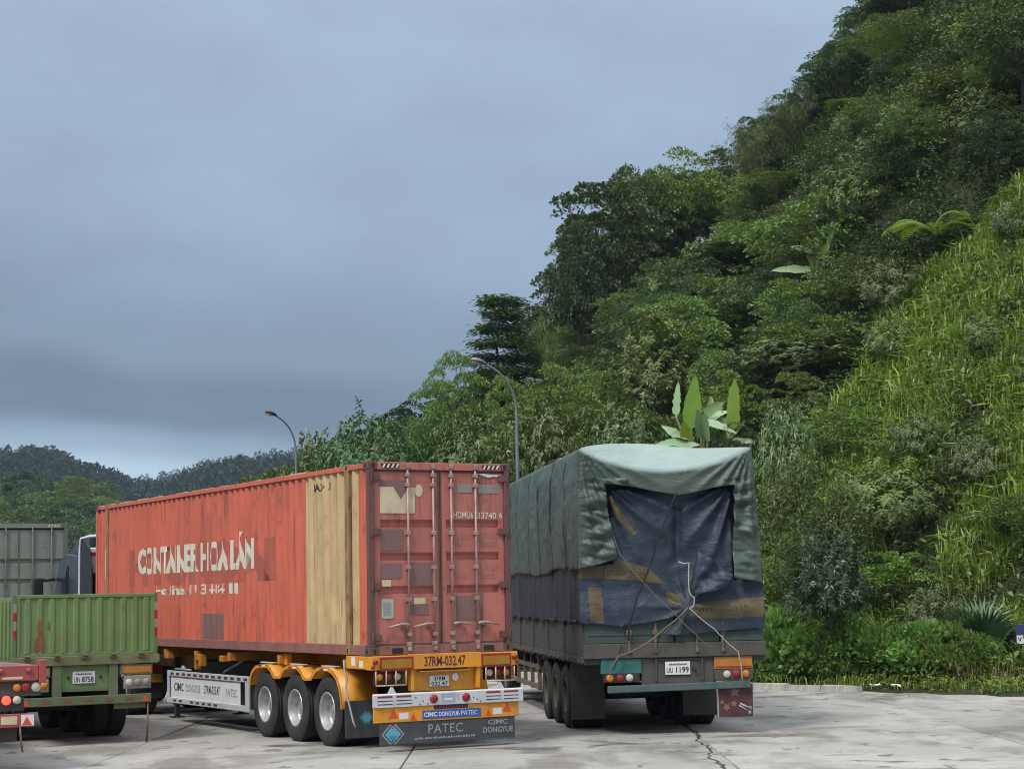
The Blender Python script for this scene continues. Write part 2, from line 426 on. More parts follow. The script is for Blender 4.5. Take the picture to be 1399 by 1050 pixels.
# ---- ground sheet to the horizon, slabs of the concrete yard
g = MB(); R_ = 2400.0
g.add([(-R_, -60, -0.03), (R_, -60, -0.03), (R_, R_, -0.03), (-R_, R_, -0.03)], [(0, 1, 2, 3)])
ground = tag(g.build('ground', M['joint']), kind='structure')
SX, SY, X0, Y0 = 4.45, 6.1, -37.20, 6.9
def slab_mesh():
    a, b, c, h = SX / 2 - 0.011, SY / 2 - 0.011, 0.012, 0.16
    v = [(-a, -b, -h), (a, -b, -h), (a, b, -h), (-a, b, -h), (-a, -b, -c), (a, -b, -c), (a, b, -c), (-a, b, -c),
         (-a + c, -b + c, 0), (a - c, -b + c, 0), (a - c, b - c, 0), (-a + c, b - c, 0)]
    f = [(0, 1, 5, 4), (1, 2, 6, 5), (2, 3, 7, 6), (3, 0, 4, 7), (4, 5, 9, 8), (5, 6, 10, 9), (6, 7, 11, 10), (7, 4, 8, 11), (8, 9, 10, 11)]
    return MB().add(v, f).mesh('concrete_slab')
yard = empty('concrete_yard', (0, 0, 0)); tag(yard, kind='structure')
_sm = slab_mesh()
SKEW = 0.012
for i in range(13):
    for j in range(11):
        x = X0 + (i + 0.5) * SX; y = Y0 + (j + 0.5) * SY
        if kerb_dist(np.array([x]), np.array([y]))[0] > 3.6: continue
        if abs(x) > 0.33 * y + 5: continue
        link('concrete_slab', _sm, M['concrete'], yard, (x, y, 0.004 * ((i * 7 + j * 5) % 3) - 0.004))
# pavement beyond the slabs, too far off to tell its joints
pv = MB(); pv.add([(-200, 74.0, -0.012), (20, 74.0, -0.012), (20, 190, -0.012), (-200, 190, -0.012)], [(0, 1, 2, 3)])
tag(pv.build('pavement', M['concrete']), kind='structure')
# jagged crack that follows a slab joint
rnd = random.Random(5)
ck = MB(); L_, R2 = [], []
y = 21.0
while y < 33.0:
    cx = 2.62 + (y - 24.5) * 0.037 + 0.05 * math.sin(y * 2.1) + rnd.uniform(-0.035, 0.035)
    w = 0.006 + 0.010 * abs(math.sin(y * 1.3)) + rnd.uniform(0, 0.008)
    L_.append((cx - w, y, 0.008)); R2.append((cx + w, y, 0.008)); y += rnd.uniform(0.12, 0.3)
n_ = len(L_); ck.add(L_ + R2, [(i, n_ + i, n_ + i + 1, i + 1) for i in range(n_ - 1)])
ck.build('crack', M['crack'], yard)

# ---- hillside terrain
ys, xs = GZ.shape
V = np.stack([_gxx.ravel(), _gyy.ravel(), GZ.ravel()], -1)
idx = np.arange(ys * xs).reshape(ys, xs)
F = np.stack([idx[:-1, :-1].ravel(), idx[:-1, 1:].ravel(), idx[1:, 1:].ravel(), idx[1:, :-1].ravel()], -1)
kd = kerb_dist(V[:, 0], V[:, 1])
F = F[(kd[F] > -1.5).any(1)]
hill = link('hillside', np_mesh('hillside', V, F, smooth=True), M['soil']); tag(hill, kind='structure')

# ---- kerb of separate stones
kr = empty('kerb', (KERB[1][0], KERB[1][1], 0), 0, 'pale worn concrete kerb along the foot of the green slope', 'kerb')
rnd = random.Random(2)
kpts = []
for (x0, y0), (x1, y1) in zip(KERB[:-2], KERB[1:-1]):
    n = max(1, round(math.hypot(x1 - x0, y1 - y0) / 1.0))
    for k in range(n): kpts.append(((x0 + (x1 - x0) * k / n, y0 + (y1 - y0) * k / n), (x0 + (x1 - x0) * (k + 1) / n, y0 + (y1 - y0) * (k + 1) / n)))
kmesh = []
for s in range(3):
    b_ = MB(); b_.prism([(0.0, -0.1), (0.19, -0.1), (0.19, 0.15), (0.03, 0.15), (0.0, 0.11)], lambda u, v, t: (t, u, v), 0.008, 0.992)
    me = b_.mesh('kerb_stone')
    for v in me.vertices: v.co += Vector((0, rnd.uniform(-.008, .008), rnd.uniform(-.012, .012)))
    kmesh.append(me)
for k, ((x0, y0), (x1, y1)) in enumerate(kpts):
    if project(x0, y0, 0)[0] > 1200: continue      # broken away further right
    o = link('kerb_stone', kmesh[k % 3], M['kerb'], kr)
    L = math.hypot(x1 - x0, y1 - y0)
    o.location = (x1 - KERB[1][0], y1 - KERB[1][1], rnd.uniform(-0.02, 0.01))
    o.rotation_euler = (rnd.uniform(-.03, .03), 0, math.atan2(y0 - y1, x0 - x1) + math.pi * 0)
    o.scale = (L, -1.0, 1.0)

# ---- far hills
def far_grid(name, x0, x1, y0, y1, nx, ny, fn):
    X, Y = np.meshgrid(np.linspace(x0, x1, nx), np.linspace(y0, y1, ny)); Z = fn(X, Y)
    idx = np.arange(nx * ny).reshape(ny, nx)
    F = np.stack([idx[:-1, :-1].ravel(), idx[:-1, 1:].ravel(), idx[1:, 1:].ravel(), idx[1:, :-1].ravel()], -1)
    o = link(name, np_mesh(name, np.stack([X.ravel(), Y.ravel(), Z.ravel()], -1), F, smooth=True), M['far'])
    return tag(o, kind='structure')
def curve_px(tab):
    a = np.array(tab, float)
    return lambda px: np.interp(px, a[:, 0], a[:, 1])
def crest_height(X, Y, crest_y, tab, trees):
    """terrain height that puts tree tops on the surveyed crest line"""
    px = 699.5 + FPX * X / Y
    t = curve_px(tab)(px)
    hor = 809.5 + (px - 699.5) * ROLL
    return (hor - t) / FPX * crest_y * 1.004 + CAM_H - trees
RIDGES = []
TAB_DARK = [(-400, 600), (-60, 602), (0, 608), (41, 611), (82, 619), (104, 630), (138, 643), (150, 641), (176, 654), (205, 660), (233, 651), (274, 638), (314, 629), (336, 624), (377, 626), (420, 632), (520, 650), (700, 690), (1200, 760)]
TAB_MIST = [(-400, 690), (120, 676), (160, 660), (189, 649), (226, 641), (252, 634), (300, 622), (360, 612), (420, 610), (600, 650), (1200, 740)]
TAB_NEAR = [(-400, 640), (-60, 640), (0, 655), (40, 662), (100, 645), (130, 655), (165, 690), (220, 672), (262, 690), (330, 705), (420, 720), (700, 745), (1200, 770)]
def ridge(name, crest_y, depth_f, depth_b, tab, trees, x0, x1):
    def fn(X, Y):
        top = crest_height(X * crest_y / np.maximum(Y, 1), np.full_like(Y, crest_y), crest_y, tab, trees)
        t = np.where(Y < crest_y, (Y - (crest_y - depth_f)) / depth_f, 1 - (Y - crest_y) / depth_b)
        return top * smooth01(t) - 0.6 + 0.0 * X
    o = far_grid(name, x0, x1, crest_y - depth_f, crest_y + depth_b, 60, 24, fn)
    RIDGES.append((fn, crest_y, depth_f, tab, x0, x1))
    return fn
ridge_near = ridge('hills', 300.0, 110.0, 80.0, TAB_NEAR, 9.5, -210, 110)
ridge_dark = ridge('hills', 760.0, 260.0, 160.0, TAB_DARK, 12.5, -430, 330)
ridge_mist = ridge('hills', 1300.0, 260.0, 160.0, TAB_MIST, 14.0, -620, 520)

# ================================================================== THE VEHICLES
M['orange'] = paint('container_orange', (0.56, 0.122, 0.070), 0.55, var=0.10, dirt=(0.28, 0.085, 0.06), dirt_amt=0.5, streak=0.75, rust=0.42, scale=0.8)
M['tan'] = paint('container_tan', (0.52, 0.365, 0.185), 0.6, var=0.14, dirt=(0.20, 0.13, 0.07), dirt_amt=0.45, streak=0.8, rust=0.35, scale=1.0)
M['post_tan'] = paint('post_tan', (0.30, 0.19, 0.08), 0.6, var=0.2, dirt=(0.10, 0.06, 0.035), dirt_amt=0.6, streak=0.9, rust=0.8, scale=2.0)
M['doorred'] = paint('door_red', (0.45, 0.145, 0.112), 0.55, var=0.10, dirt=(0.24, 0.09, 0.08), dirt_amt=0.55, streak=0.9, rust=0.35, scale=1.1)
M['rail'] = paint('rail_maroon', (0.26, 0.11, 0.09), 0.6, var=0.16, dirt=(0.12, 0.07, 0.06), dirt_amt=0.55, streak=0.4, rust=0.4, scale=1.5)
M['frame'] = paint('frame_rusty', (0.135, 0.062, 0.052), 0.65, var=0.25, dirt=(0.07, 0.045, 0.04), dirt_amt=0.6, rust=0.6, scale=2.4)
M['galv'] = paint('bar_grey', (0.38, 0.27, 0.24), 0.55, metal=0.3, var=0.25, dirt=(0.15, 0.09, 0.07), dirt_amt=0.6, rust=0.4, scale=5.0)
M['maroon'] = paint('patch_maroon', (0.20, 0.105, 0.10), 0.6, var=0.12, dirt_amt=0.3, scale=2)
M['ghost'] = paint('ghost_letters', (0.39, 0.098, 0.066), 0.6, var=0.2, dirt=(0.36, 0.085, 0.05), dirt_amt=0.5, streak=0.6, scale=1.5)
M['offwhite'] = paint('stencil_white', (0.62, 0.57, 0.46), 0.6, var=0.12, dirt=(0.45, 0.36, 0.28), dirt_amt=0.4, scale=3)
M['white'] = paint('white_mark', (0.66, 0.64, 0.62), 0.5, var=0.06, dirt_amt=0.15)
M['faint'] = paint('faint_lettering', (0.40, 0.19, 0.15), 0.6, var=0.1, dirt_amt=0.3, scale=4)
M['label_tan'] = paint('label_tan', (0.58, 0.47, 0.31), 0.6, var=0.12, dirt=(0.2, 0.13, 0.09), dirt_amt=0.45, scale=3)
M['label_grey'] = paint('label_grey', (0.25, 0.225, 0.20), 0.6, var=0.1, dirt_amt=0.25)
M['plate_silver'] = paint('plate_silver', (0.45, 0.44, 0.40), 0.45, metal=0.3, var=0.1, dirt_amt=0.35, scale=4)
M['black'] = plain('black_paint', (0.012, 0.012, 0.013), 0.5)
M['dark'] = paint('dark_steel', (0.022, 0.021, 0.020), 0.6, var=0.3, dirt=(0.06, 0.05, 0.042), dirt_amt=0.5, scale=2)
M['tyre'] = paint('tyre_rubber', (0.026, 0.026, 0.026), 0.85, var=0.2, dirt=(0.075, 0.068, 0.06), dirt_amt=0.6, scale=3, spec=0.25, bmp=0.25)
M['rim'] = paint('rim_silver', (0.46, 0.465, 0.47), 0.42, metal=0.5, var=0.15, dirt=(0.13, 0.11, 0.09), dirt_amt=0.7, scale=4)
M['yellow'] = paint('trailer_yellow', (0.70, 0.28, 0.014), 0.42, var=0.10, dirt=(0.24, 0.13, 0.05), dirt_amt=0.5, streak=0.25, scale=1.5, spec=0.5, bmp=0.05)
M['yellow_d'] = paint('chassis_yellow', (0.50, 0.19, 0.014), 0.5, var=0.2, dirt=(0.06, 0.035, 0.02), dirt_amt=0.75, scale=1.2)  # grimy chassis yellow, darkened further for shade under the container
M['alu'] = paint('aluminium', (0.64, 0.65, 0.67), 0.40, metal=0.35, var=0.06, dirt=(0.35, 0.34, 0.33), dirt_amt=0.35, scale=2)
M['alu_w'] = paint('panel_white', (0.66, 0.67, 0.68), 0.45, var=0.05, dirt=(0.4, 0.39, 0.38), dirt_amt=0.35, scale=2)
M['reflred'] = plain('reflector_red', (0.30, 0.02, 0.014), 0.3)
M['reflamber'] = plain('reflector_amber', (0.33, 0.165, 0.012), 0.35)
M['lampred'] = plain('lamp_red', (0.28, 0.012, 0.016), 0.2)
M['lampamber'] = plain('lamp_amber', (0.60, 0.19, 0.012), 0.25)
M['lampwhite'] = plain('lamp_white', (0.50, 0.46, 0.38), 0.25)
M['blue'] = plain('sign_blue', (0.035, 0.095, 0.36), 0.45)
M['navy'] = plain('letter_navy', (0.025, 0.035, 0.12), 0.5)
M['letter_dark'] = plain('letter_dark', (0.02, 0.016, 0.03), 0.5)
M['letter_red'] = plain('letter_maroon', (0.10, 0.018, 0.03), 0.5)
M['letter_grey'] = plain('letter_grey', (0.30, 0.31, 0.32), 0.5)
M['cyan'] = plain('logo_cyan', (0.12, 0.36, 0.50), 0.5)
M['cyan_d'] = plain('logo_teal', (0.06, 0.22, 0.32), 0.5)
M['mudflap'] = paint('mudflap_rubber', (0.048, 0.052, 0.058), 0.7, var=0.2, dirt=(0.10, 0.095, 0.09), dirt_amt=0.55, scale=2)
M['triangle'] = plain('triangle_red', (0.62, 0.075, 0.02), 0.4)

def tyre_mesh(R, W):
    p = []; r_in = R * 0.535
    h = W / 2
    p = [(r_in, -h * 0.78), (r_in + 0.02, -h * 0.92), (R * 0.72, -h * 1.0), (R * 0.86, -h * 0.99), (R * 0.955, -h * 0.90), (R * 0.985, -h * 0.80)]
    for k in range(4):
        a = -h * 0.80 + (k + 0.42) * (1.6 * h / 4.2); b = a + 0.016
        p += [(R, a - 0.012), (R * 0.972, a - 0.004), (R * 0.972, b), (R, b + 0.008)]
    p += [(R * 0.985, h * 0.80), (R * 0.955, h * 0.90), (R * 0.86, h * 0.99), (R * 0.72, h * 1.0), (r_in + 0.02, h * 0.92), (r_in, h * 0.78)]
    return MB().lathe(p, (0, 0, 0), (1, 0, 0), 56, closed=True).mesh('tyre')
def rim_mesh(R, W):
    r = R * 0.545; h = W / 2; b = MB()
    # outer face is at -x: flange, barrel, deep dish, hub
    b.lathe([(r * 1.0, -h * 0.70), (r * 1.02, -h * 0.95), (r * 0.96, -h * 0.97), (r * 0.90, -h * 0.80), (r * 0.88, h * 0.1), (r * 0.80, h * 0.35), (r * 0.62, h * 0.30),
             (r * 0.60, h * 0.12), (r * 0.40, h * 0.10), (r * 0.38, -h * 0.12), (r * 0.30, -h * 0.22), (0.001, -h * 0.25)], (0, 0, 0), (1, 0, 0), 40)
    for k in range(10):
        a = 2 * math.pi * k / 10; y, z = math.cos(a) * r * 0.51, math.sin(a) * r * 0.51
        b.cyl((h * 0.12, y, z), (-h * 0.12, y, z), 0.016, 6)
    return b.mesh('rim')
def wheel_kit(R, W, rim_mat):
    return dict(R=R, W=W, tyre=tyre_mesh(R, W), rim=rim_mesh(R, W), mat=rim_mat)
def put_wheel(kit, parent, a, b, side, dual=True):
    """side -1: outer face looks to -x. The wheel is its rim; tyre (and inner twin) are sub-parts"""
    w = link('wheel', kit['rim'], kit['mat'], parent, (a, b, kit['R'] - 0.008), (0, 0, 0 if side < 0 else math.pi))
    link('tyre', kit['tyre'], M['tyre'], w)
    if dual: link('tyre', kit['tyre'], M['tyre'], w, (kit['W'] + 0.035, 0, 0))
    return w
def lamp(parent, name, c, r, mat, dirn=(0, -1, 0), depth=0.03, sub=None):
    d = Vector(dirn); b = MB(); o = Vector(c)
    b.lathe([(r * 1.0, -0.01), (r * 1.0, depth * 0.6), (r * 0.86, depth), (0.001, depth * 1.15)], o, d, 20)
    return b.build(name, mat, parent)

# ------------------------------------------------------------------ orange shipping container (45 foot, posts inboard of the ends)
YAW_C = 0.515
CL, CW, CHT = 13.716, 2.438, 2.896
cont = empty('shipping_container', (-2.186, 28.022, 1.42), YAW_C, 'long orange shipping container with tan stripe and red doors on yellow trailer', 'container')
PIT, DEP = 0.278, 0.036
def corr_knots(b0, b1):
    ks = [b0]; k = math.floor(b0 / PIT) * PIT
    while k < b1 + PIT:
        for q in (0.0, 0.072, 0.138, 0.212):
            if b0 < k + q < b1: ks.append(k + q)
        k += PIT
    return ks + [b1]
def corr_d(b):
    t = b % PIT
    if t < 0.072: return 0.0
    if t < 0.138: return DEP * (t - 0.072) / 0.066
    if t < 0.212: return DEP
    return DEP * (1 - (t - 0.212) / 0.066)
def corr_wall(parent, name, xa, sgn, b0, b1, z0, z1, mat, dz=0.0):
    ks = corr_knots(b0, b1); v = []; f = []
    for b in ks:
        x = xa + sgn * (corr_d(b)); v += [(x, b, z0), (x, b, z1)]
    for i in range(len(ks) - 1): f.append((2 * i, 2 * i + 2, 2 * i + 3, 2 * i + 1))
    mb = MB().add(v, f); return mb.build(name, mat, parent)
ZB, ZT = 0.155, 2.80
SIDE_IN = 0.018
corr_wall(cont, 'side_panel', SIDE_IN, 1, 2.46, 12.86, ZB, ZT, M['orange'])
corr_wall(cont, 'side_panel', SIDE_IN, 1, 0.88, 2.46, ZB, ZT, M['tan'])['label'] = 'tan painted stretch of corrugated side'
corr_wall(cont, 'side_panel', SIDE_IN, 1, 0.46, 0.72, ZB, ZT, M['tan'])
corr_wall(cont, 'side_panel', SIDE_IN, 1, 0.10, 0.46, ZB, ZT, M['orange'])
corr_wall(cont, 'side_panel', SIDE_IN, 1, 13.0, 13.62, ZB, ZT, M['orange'])
corr_wall(cont, 'side_panel', CW - SIDE_IN, -1, 0.10, 13.62, ZB, ZT, M['orange'])
# rails, posts, castings
for xa in (0.0, CW - 0.06):
    MB().box(xa, 0.16, 2.80, xa + 0.06, CL - 0.16, 2.875).build('top_rail', M['orange'], cont, 0.006)
    MB().box(xa + (0.006 if xa == 0 else 0), 0.17, 0.0, xa + (0.06 if xa == 0 else 0.054), CL - 0.17, 0.155).build('bottom_rail', M['rail'], cont, 0.005)
for xa, s in ((0.0, 1), (CW, -1)):
    MB().box(xa, 0.0, 0.118, xa + s * 0.10, 0.09, 2.778).build('corner_post', M['frame'], cont, 0.008)
    MB().box(xa, CL - 0.10, 0.118, xa + s * 0.10, CL, 2.778).build('corner_post', M['orange'], cont, 0.008)
    for bb in (0.79, 12.93):
        p = MB(); p.box(xa - s * 0.004, bb - 0.075, 0.12, xa + s * 0.05, bb + 0.075, 2.79)
        p.build('side_post', M['post_tan'], cont, 0.01)
    for bb in (0.0, CL - 0.178, 0.79 - 0.089, 12.93 - 0.089):
        for zz in (0.0, CHT - 0.118):
            c = MB(); c.box(xa - s * 0.006, bb, zz, xa + s * 0.156, bb + 0.178, zz + 0.118)
            ob = c.build('corner_casting', M['frame'] if bb in (0.0, CL - 0.178) else M['post_tan'], cont, 0.008)
            # oval holes, set in as dark recesses
            cy = bb + 0.089; cz = zz + 0.059
            ov = [(math.cos(t) * 0.026, math.sin(t) * 0.040) for t in [k * math.pi / 6 for k in range(12)]]
            MB().prism(ov, lambda u, v, t: (xa - s * (0.006 + t), cy + u, cz + v), -0.02, 0.002).build('casting_hole', M['black'], ob)
            if bb == 0.0:
                MB().prism(ov, lambda u, v, t: (xa + s * 0.085 + u, bb - t, cz + v), -0.02, 0.002).build('casting_hole', M['black'], ob)
rf = MB(); nb = 90; v = []; f = []
for i in range(nb + 1):
    b = 0.12 + (CL - 0.24) * i / nb
    zz = 2.868 + (0.014 if i % 2 else 0.0)
    v += [(0.05, b, zz), (CW - 0.05, b, zz)]
for i in range(nb): f.append((2 * i, 2 * i + 1, 2 * i + 3, 2 * i + 2))
rf.add(v, f).build('roof', M['orange'], cont)
# dents and scuffed weld bits along the roof edge
rnd = random.Random(9); w_ = MB()
for k in range(26):
    b = rnd.uniform(1.2, 13); L = rnd.uniform(0.12, 0.6)
    w_.box(0.012, b, 2.876, 0.05, b + L, 2.876 + rnd.uniform(0.006, 0.016))
w_.build('roof_edge_weld', M['label_tan'], cont)
MB().box(0.09, CL - 0.05, 0.118, CW - 0.09, CL - 0.02, 2.80).build('front_wall', M['orange'], cont)
MB().box(0.15, CL - 0.10, 0.0, CW - 0.15, CL - 0.012, 0.14).build('front_sill', M['rail'], cont)
MB().box(0.02, 0.03, 0.10, CW - 0.02, CL - 0.03, 0.14).build('floor', M['frame'], cont)
# rear header and sill
MB().box(0.157, 0.004, 2.778, CW - 0.157, 0.11, 2.89).build('rear_header', M['doorred'], cont, 0.006)
MB().box(0.157, 0.006, 0.0, CW - 0.157, 0.11, 0.135).build('rear_sill', M['rail'], cont, 0.006)
for a0 in (0.19, 1.91):
    p = MB(); p.box(a0 + 0.18 if a0 < 1 else a0 + 0.02, -0.002, 0.02, a0 + 0.36 if a0 < 1 else a0 + 0.20, 0.004, 0.10)
    p.build('fork_pocket', M['black'], cont)
for a0, n in ((0.22, 4), (1.95, 4)):
    bk = MB(); bk.box(a0, -0.001, 2.80, a0 + 0.30, 0.0035, 2.865); bk.build('hazard_stripe', M['black'], cont)
    for k in range(n):
        x = a0 + 0.01 + k * 0.075
        MB().prism([(x, 2.803), (x + 0.034, 2.803), (x + 0.066, 2.862), (x + 0.032, 2.862)], lambda u, v, t: (u, t, v), -0.004, 0.0).build('hazard_stripe', M['offwhite'], cont)
# doors
def door(a0, a1, hinge_left):
    G = [(0.14, 0), (0.90, 0), (0.905, 0.05), (0.985, 0.05), (1.03, 0), (1.40, 0), (1.405, 0.05), (1.485, 0.05), (1.53, 0), (1.895, 0), (1.90, 0.05), (1.98, 0.05), (2.025, 0), (2.765, 0)]
    P0, P1 = a0 + 0.10, a1 - 0.09
    d0 = 0.045
    mb = MB(); v = []; f = []
    for z, d in G: v += [(P0, d0 + d, z), (P1, d0 + d, z)]
    for i in range(len(G) - 1): f.append((2 * i, 2 * i + 1, 2 * i + 3, 2 * i + 2))
    mb.add(v, f)
    for x0, x1 in ((a0, P0), (P1, a1)): mb.box(x0, d0 - 0.004, 0.14, x1, d0 + 0.07, 2.77)
    mb.box(P0, d0 - 0.002, 0.14, P1, d0 + 0.02, 0.26); mb.box(P0, d0 - 0.002, 2.60, P1, d0 + 0.02, 2.765)
    dr = mb.build('door', M['doorred'], cont)
    # gasket and outer edge
    gk = MB(); gk.box(a0 + 0.005, d0 - 0.012, 0.142, a1 - 0.005, d0 + 0.03, 0.165); gk.box(a0 + 0.005, d0 - 0.012, 2.745, a1 - 0.005, d0 + 0.03, 2.77)
    xg = a1 - 0.022 if hinge_left else a0
    gk.box(xg, d0 - 0.012, 0.166, xg + 0.022, d0 + 0.03, 2.744)
    gk.build('gasket', M['frame'], dr)
    return dr, d0
dl, D0 = door(0.105, 1.215, True)
dr_, _ = door(1.223, 2.333, False)
def lock_bar(dr, a, hdir):
    y = D0 - 0.045
    MB().cyl((a, y, 0.07), (a, y, 2.845), 0.017, 10).build('locking_bar', M['galv'], dr)
    for z in (0.16, 0.30, 0.82, 1.30, 1.82, 2.55, 2.70): MB().box(a - 0.036, y - 0.022, z - 0.03, a + 0.036, D0 + 0.002, z + 0.03).build('bar_bracket', M['galv'], dr, 0.006)
    for z in (0.085, 2.83): MB().box(a - 0.03, y - 0.03, z - 0.035, a + 0.03, 0.0045, z + 0.035).build('cam_keeper', M['galv'], dr, 0.008)
    h = MB(); zz = 0.44
    h.tube([(a, y - 0.02, zz), (a + hdir * 0.06, y - 0.03, zz + 0.012), (a + hdir * 0.17, y - 0.035, zz + 0.01), (a + hdir * 0.37, y - 0.03, zz - 0.03)], [0.022, 0.024, 0.019, 0.013], 8)
    h.box(a + hdir * 0.12 - 0.03, y - 0.01, zz - 0.03, a + hdir * 0.12 + 0.03, D0 + 0.001, zz + 0.045)
    h.build('door_handle', M['galv'], dr)
for a, hd, d in ((0.66, -1, dl), (1.09, -1, dl), (1.40, 1, dr_), (1.825, 1, dr_)): lock_bar(d, a, hd)
for d, a0, a1 in ((dl, 0.03, 0.20), (dr_, CW - 0.20, CW - 0.03)):
    for z in (0.26, 1.02, 1.84, 2.66):
        h = MB(); h.box(a0, -0.006, z - 0.05, a1, D0 + 0.001, z + 0.05)
        hx = a0 + 0.02 if a0 < 1 else a1 - 0.02
        h.cyl((hx, -0.012, z - 0.08), (hx, -0.012, z + 0.08), 0.016, 8); h.build('hinge', M['frame'], d, 0.005)
# marks on the doors: za/px surveyed
def flat(parent, name, poly, mat, y): return MB().prism(poly, lambda u, v, t: (u, t, v), y - 0.003, y + 0.001).build(name, mat, parent)
def rect(a0, z0, a1, z1): return [(a0, z0), (a1, z0), (a1, z1), (a0, z1)]
YD = D0 - 0.004
def dz(y): return CHT * (938 - y) / 890.0
def da(x): return (x - 77) / 690.0 * CW
def drect(x0, y0, x1, y1): return rect(da(x0), dz(y1), da(x1), dz(y0))
flat(dl, 'label_sheet', [(da(136), dz(165)), (da(136), dz(287)), (da(302), dz(287)), (da(302), dz(166)), (da(268), dz(166)), (da(262), dz(184)), (da(236), dz(222)), (da(208), dz(180)), (da(200), dz(163))], M['label_tan'], YD - 0.001)
flat(dl, 'paint_patch', drect(134, 134, 262, 162), M['maroon'], YD)
flat(dl, 'paint_patch', [(da(203), dz(162)), (da(262), dz(162)), (da(262), dz(183)), (da(236), dz(221)), (da(208), dz(179))], M['maroon'], YD)
ovl = [(da(322) + math.cos(t) * 0.064, dz(181) + math.sin(t) * 0.095) for t in [k * math.pi / 10 for k in range(20)]]
flat(dl, 'oval_label', ovl, M['label_tan'], YD)
for r_ in ((135, 362, 245, 460), (137, 520, 236, 588), (268, 516, 378, 622), (270, 710, 362, 758)): flat(dl, 'paint_patch', drect(*r_), M['maroon'], YD)
flat(dl, 'paint_patch', drect(142, 594, 185, 624), M['label_tan'], YD - 0.001); flat(dl, 'paint_patch', drect(291, 678, 348, 708), M['label_tan'], YD)
MB().prism([(da(139) + 0.02 * c, dz(771)) for c in (1,)] + [(da(195) - 0.02, dz(771)), (da(195), dz(765)), (da(195), dz(688)), (da(195) - 0.02, dz(681)), (da(139) + 0.02, dz(681)), (da(139), dz(688)), (da(139), dz(765))],
           lambda u, v, t: (u, t, v), YD - 0.006, YD).build('data_plate', M['plate_silver'], dl)
for k in range(7):
    flat(dl, 'lettering', rect(da(146), dz(700 + k * 9), da(146 + (40 if k % 2 else 34)), dz(698 + k * 9)), M['label_grey'], YD - 0.0075)
flat(dr_, 'paint_patch', drect(507, 147, 582, 188), M['label_grey'], YD); flat(dr_, 'paint_patch', drect(613, 148, 722, 190), M['label_grey'], YD)
flat(dr_, 'torn_tape', [(da(609), dz(98)), (da(640), dz(97)), (da(735), dz(103)), (da(741), dz(112)), (da(742), dz(126)), (da(728), dz(122)), (da(722), dz(112)), (da(690), dz(110)), (da(662), dz(114)), (da(640), dz(108))], M['white'], D0 - 0.016)
flat(dl, 'gasket_strip', drect(128, 77, 378, 85), M['offwhite'], D0 - 0.014)
flat(dr_, 'paint_patch', drect(498, 675, 596, 785), M['maroon'], YD)
XR, ZU = (1, 0, 0), (0, 0, 1)
lettering(dr_, 'HDMU6', (da(488), YD - 0.006, dz(309)), XR, ZU, da(586) - da(488), 0.10, M['offwhite'], 0.012)
lettering(dr_, '33740', (da(606), YD - 0.006, dz(311)), XR, ZU, da(700) - da(606), 0.10, M['offwhite'], 0.012)
lettering(dr_, '6', (da(716), YD - 0.006, dz(309)), XR, ZU, 0.055, 0.10, M['offwhite'], 0.012)
lettering(dr_, '4501', (da(614), YD - 0.003, dz(232)), XR, ZU, 0.20, 0.085, M['faint'])
for (x0, y, w) in ((497, 405, 0.29), (497, 440, 0.15), (625, 400, 0.30), (625, 440, 0.30), (497, 552, 0.12), (497, 592, 0.24), (620, 552, 0.31), (625, 592, 0.27)):
    for k in range(int(w / 0.042)):
        a = da(x0) + k * 0.042
        flat(dr_, 'lettering', rect(a, dz(y), a + 0.012, dz(y) + 0.085), M['faint'], YD - 0.001)
        if k % 2 == 0: flat(dr_, 'lettering', rect(a + 0.012, dz(y) + (0.07 if k % 4 else 0.0), a + 0.03, dz(y) + (0.085 if k % 4 else 0.013)), M['faint'], YD - 0.001)
# lettering on the left side, laid over the corrugations: runs from the front end (left) to the rear
def side_text(s, b_left, b_right, z0, h, mat, off=0.004, bold=0.0, keep=None, spacing=1.0):
    width = b_left - b_right
    cuts = sorted(b_left - k for k in corr_knots(b_right, b_left))
    return lettering(cont, s, (SIDE_IN - off, b_left, z0 - 1.42), (0, -1, 0), (0, 0, 1), width, h, mat, bold, spacing, cuts=cuts,
                     depth_fn=lambda u: Vector((corr_d(b_left - u), 0, 0)), keep=keep)
kn = lambda b: b % PIT
rk = random.Random(4)
def worn(b_left, p_in=0.25, p_sl=0.75):
    """stencilled paint survives on the outer flats, partly in the troughs, hardly on the flanks"""
    st = {}
    def keep(u, v):
        b = b_left - u; t = kn(b); key = (int(b / PIT), 0 if t < 0.072 else (1 if t < 0.138 else (2 if t < 0.212 else 3)))
        if key not in st:
            st[key] = rk.random() > {0: 0.02, 1: p_sl, 2: p_in, 3: p_sl * 0.6}[key[1]]
        return st[key]
    return keep
side_text('HYUNDAI', 11.55, 3.80, 2.58, 0.74, M['ghost'], 0.0025, 0.07)
side_text('CONTAINER HOA L\u00c1M', 10.92, 4.70, 2.80, 0.66, M['offwhite'], 0.005, 0.035, worn(10.92, 0.0, 0.10))
side_text('Hotline: 09 3 484 11', 9.86, 5.50, 2.385, 0.19, M['offwhite'], 0.005, 0.03, worn(9.86, 0.05, 0.25))
side_text('MAX 4.11M', 2.15, 1.26, 3.965, 0.13, M['letter_dark'], 0.004, 0.02, worn(2.15, 0.3, 0.6))
def side_patch(b0, b1, z0, z1, mat, off=0.003):
    ks = corr_knots(b0, b1); v = []; f = []
    for b in ks:
        x = SIDE_IN + corr_d(b) - off; v += [(x, b, z0), (x, b, z1)]
    for i in range(len(ks) - 1): f.append((2 * i, 2 * i + 2, 2 * i + 3, 2 * i + 1))
    return MB().add(v, f).build('paint_patch', mat, cont)
side_patch(6.14, 7.22, 0.165, 0.62, M['maroon'])
side_patch(13.02, 13.09, 1.35, 1.95, M['offwhite'])
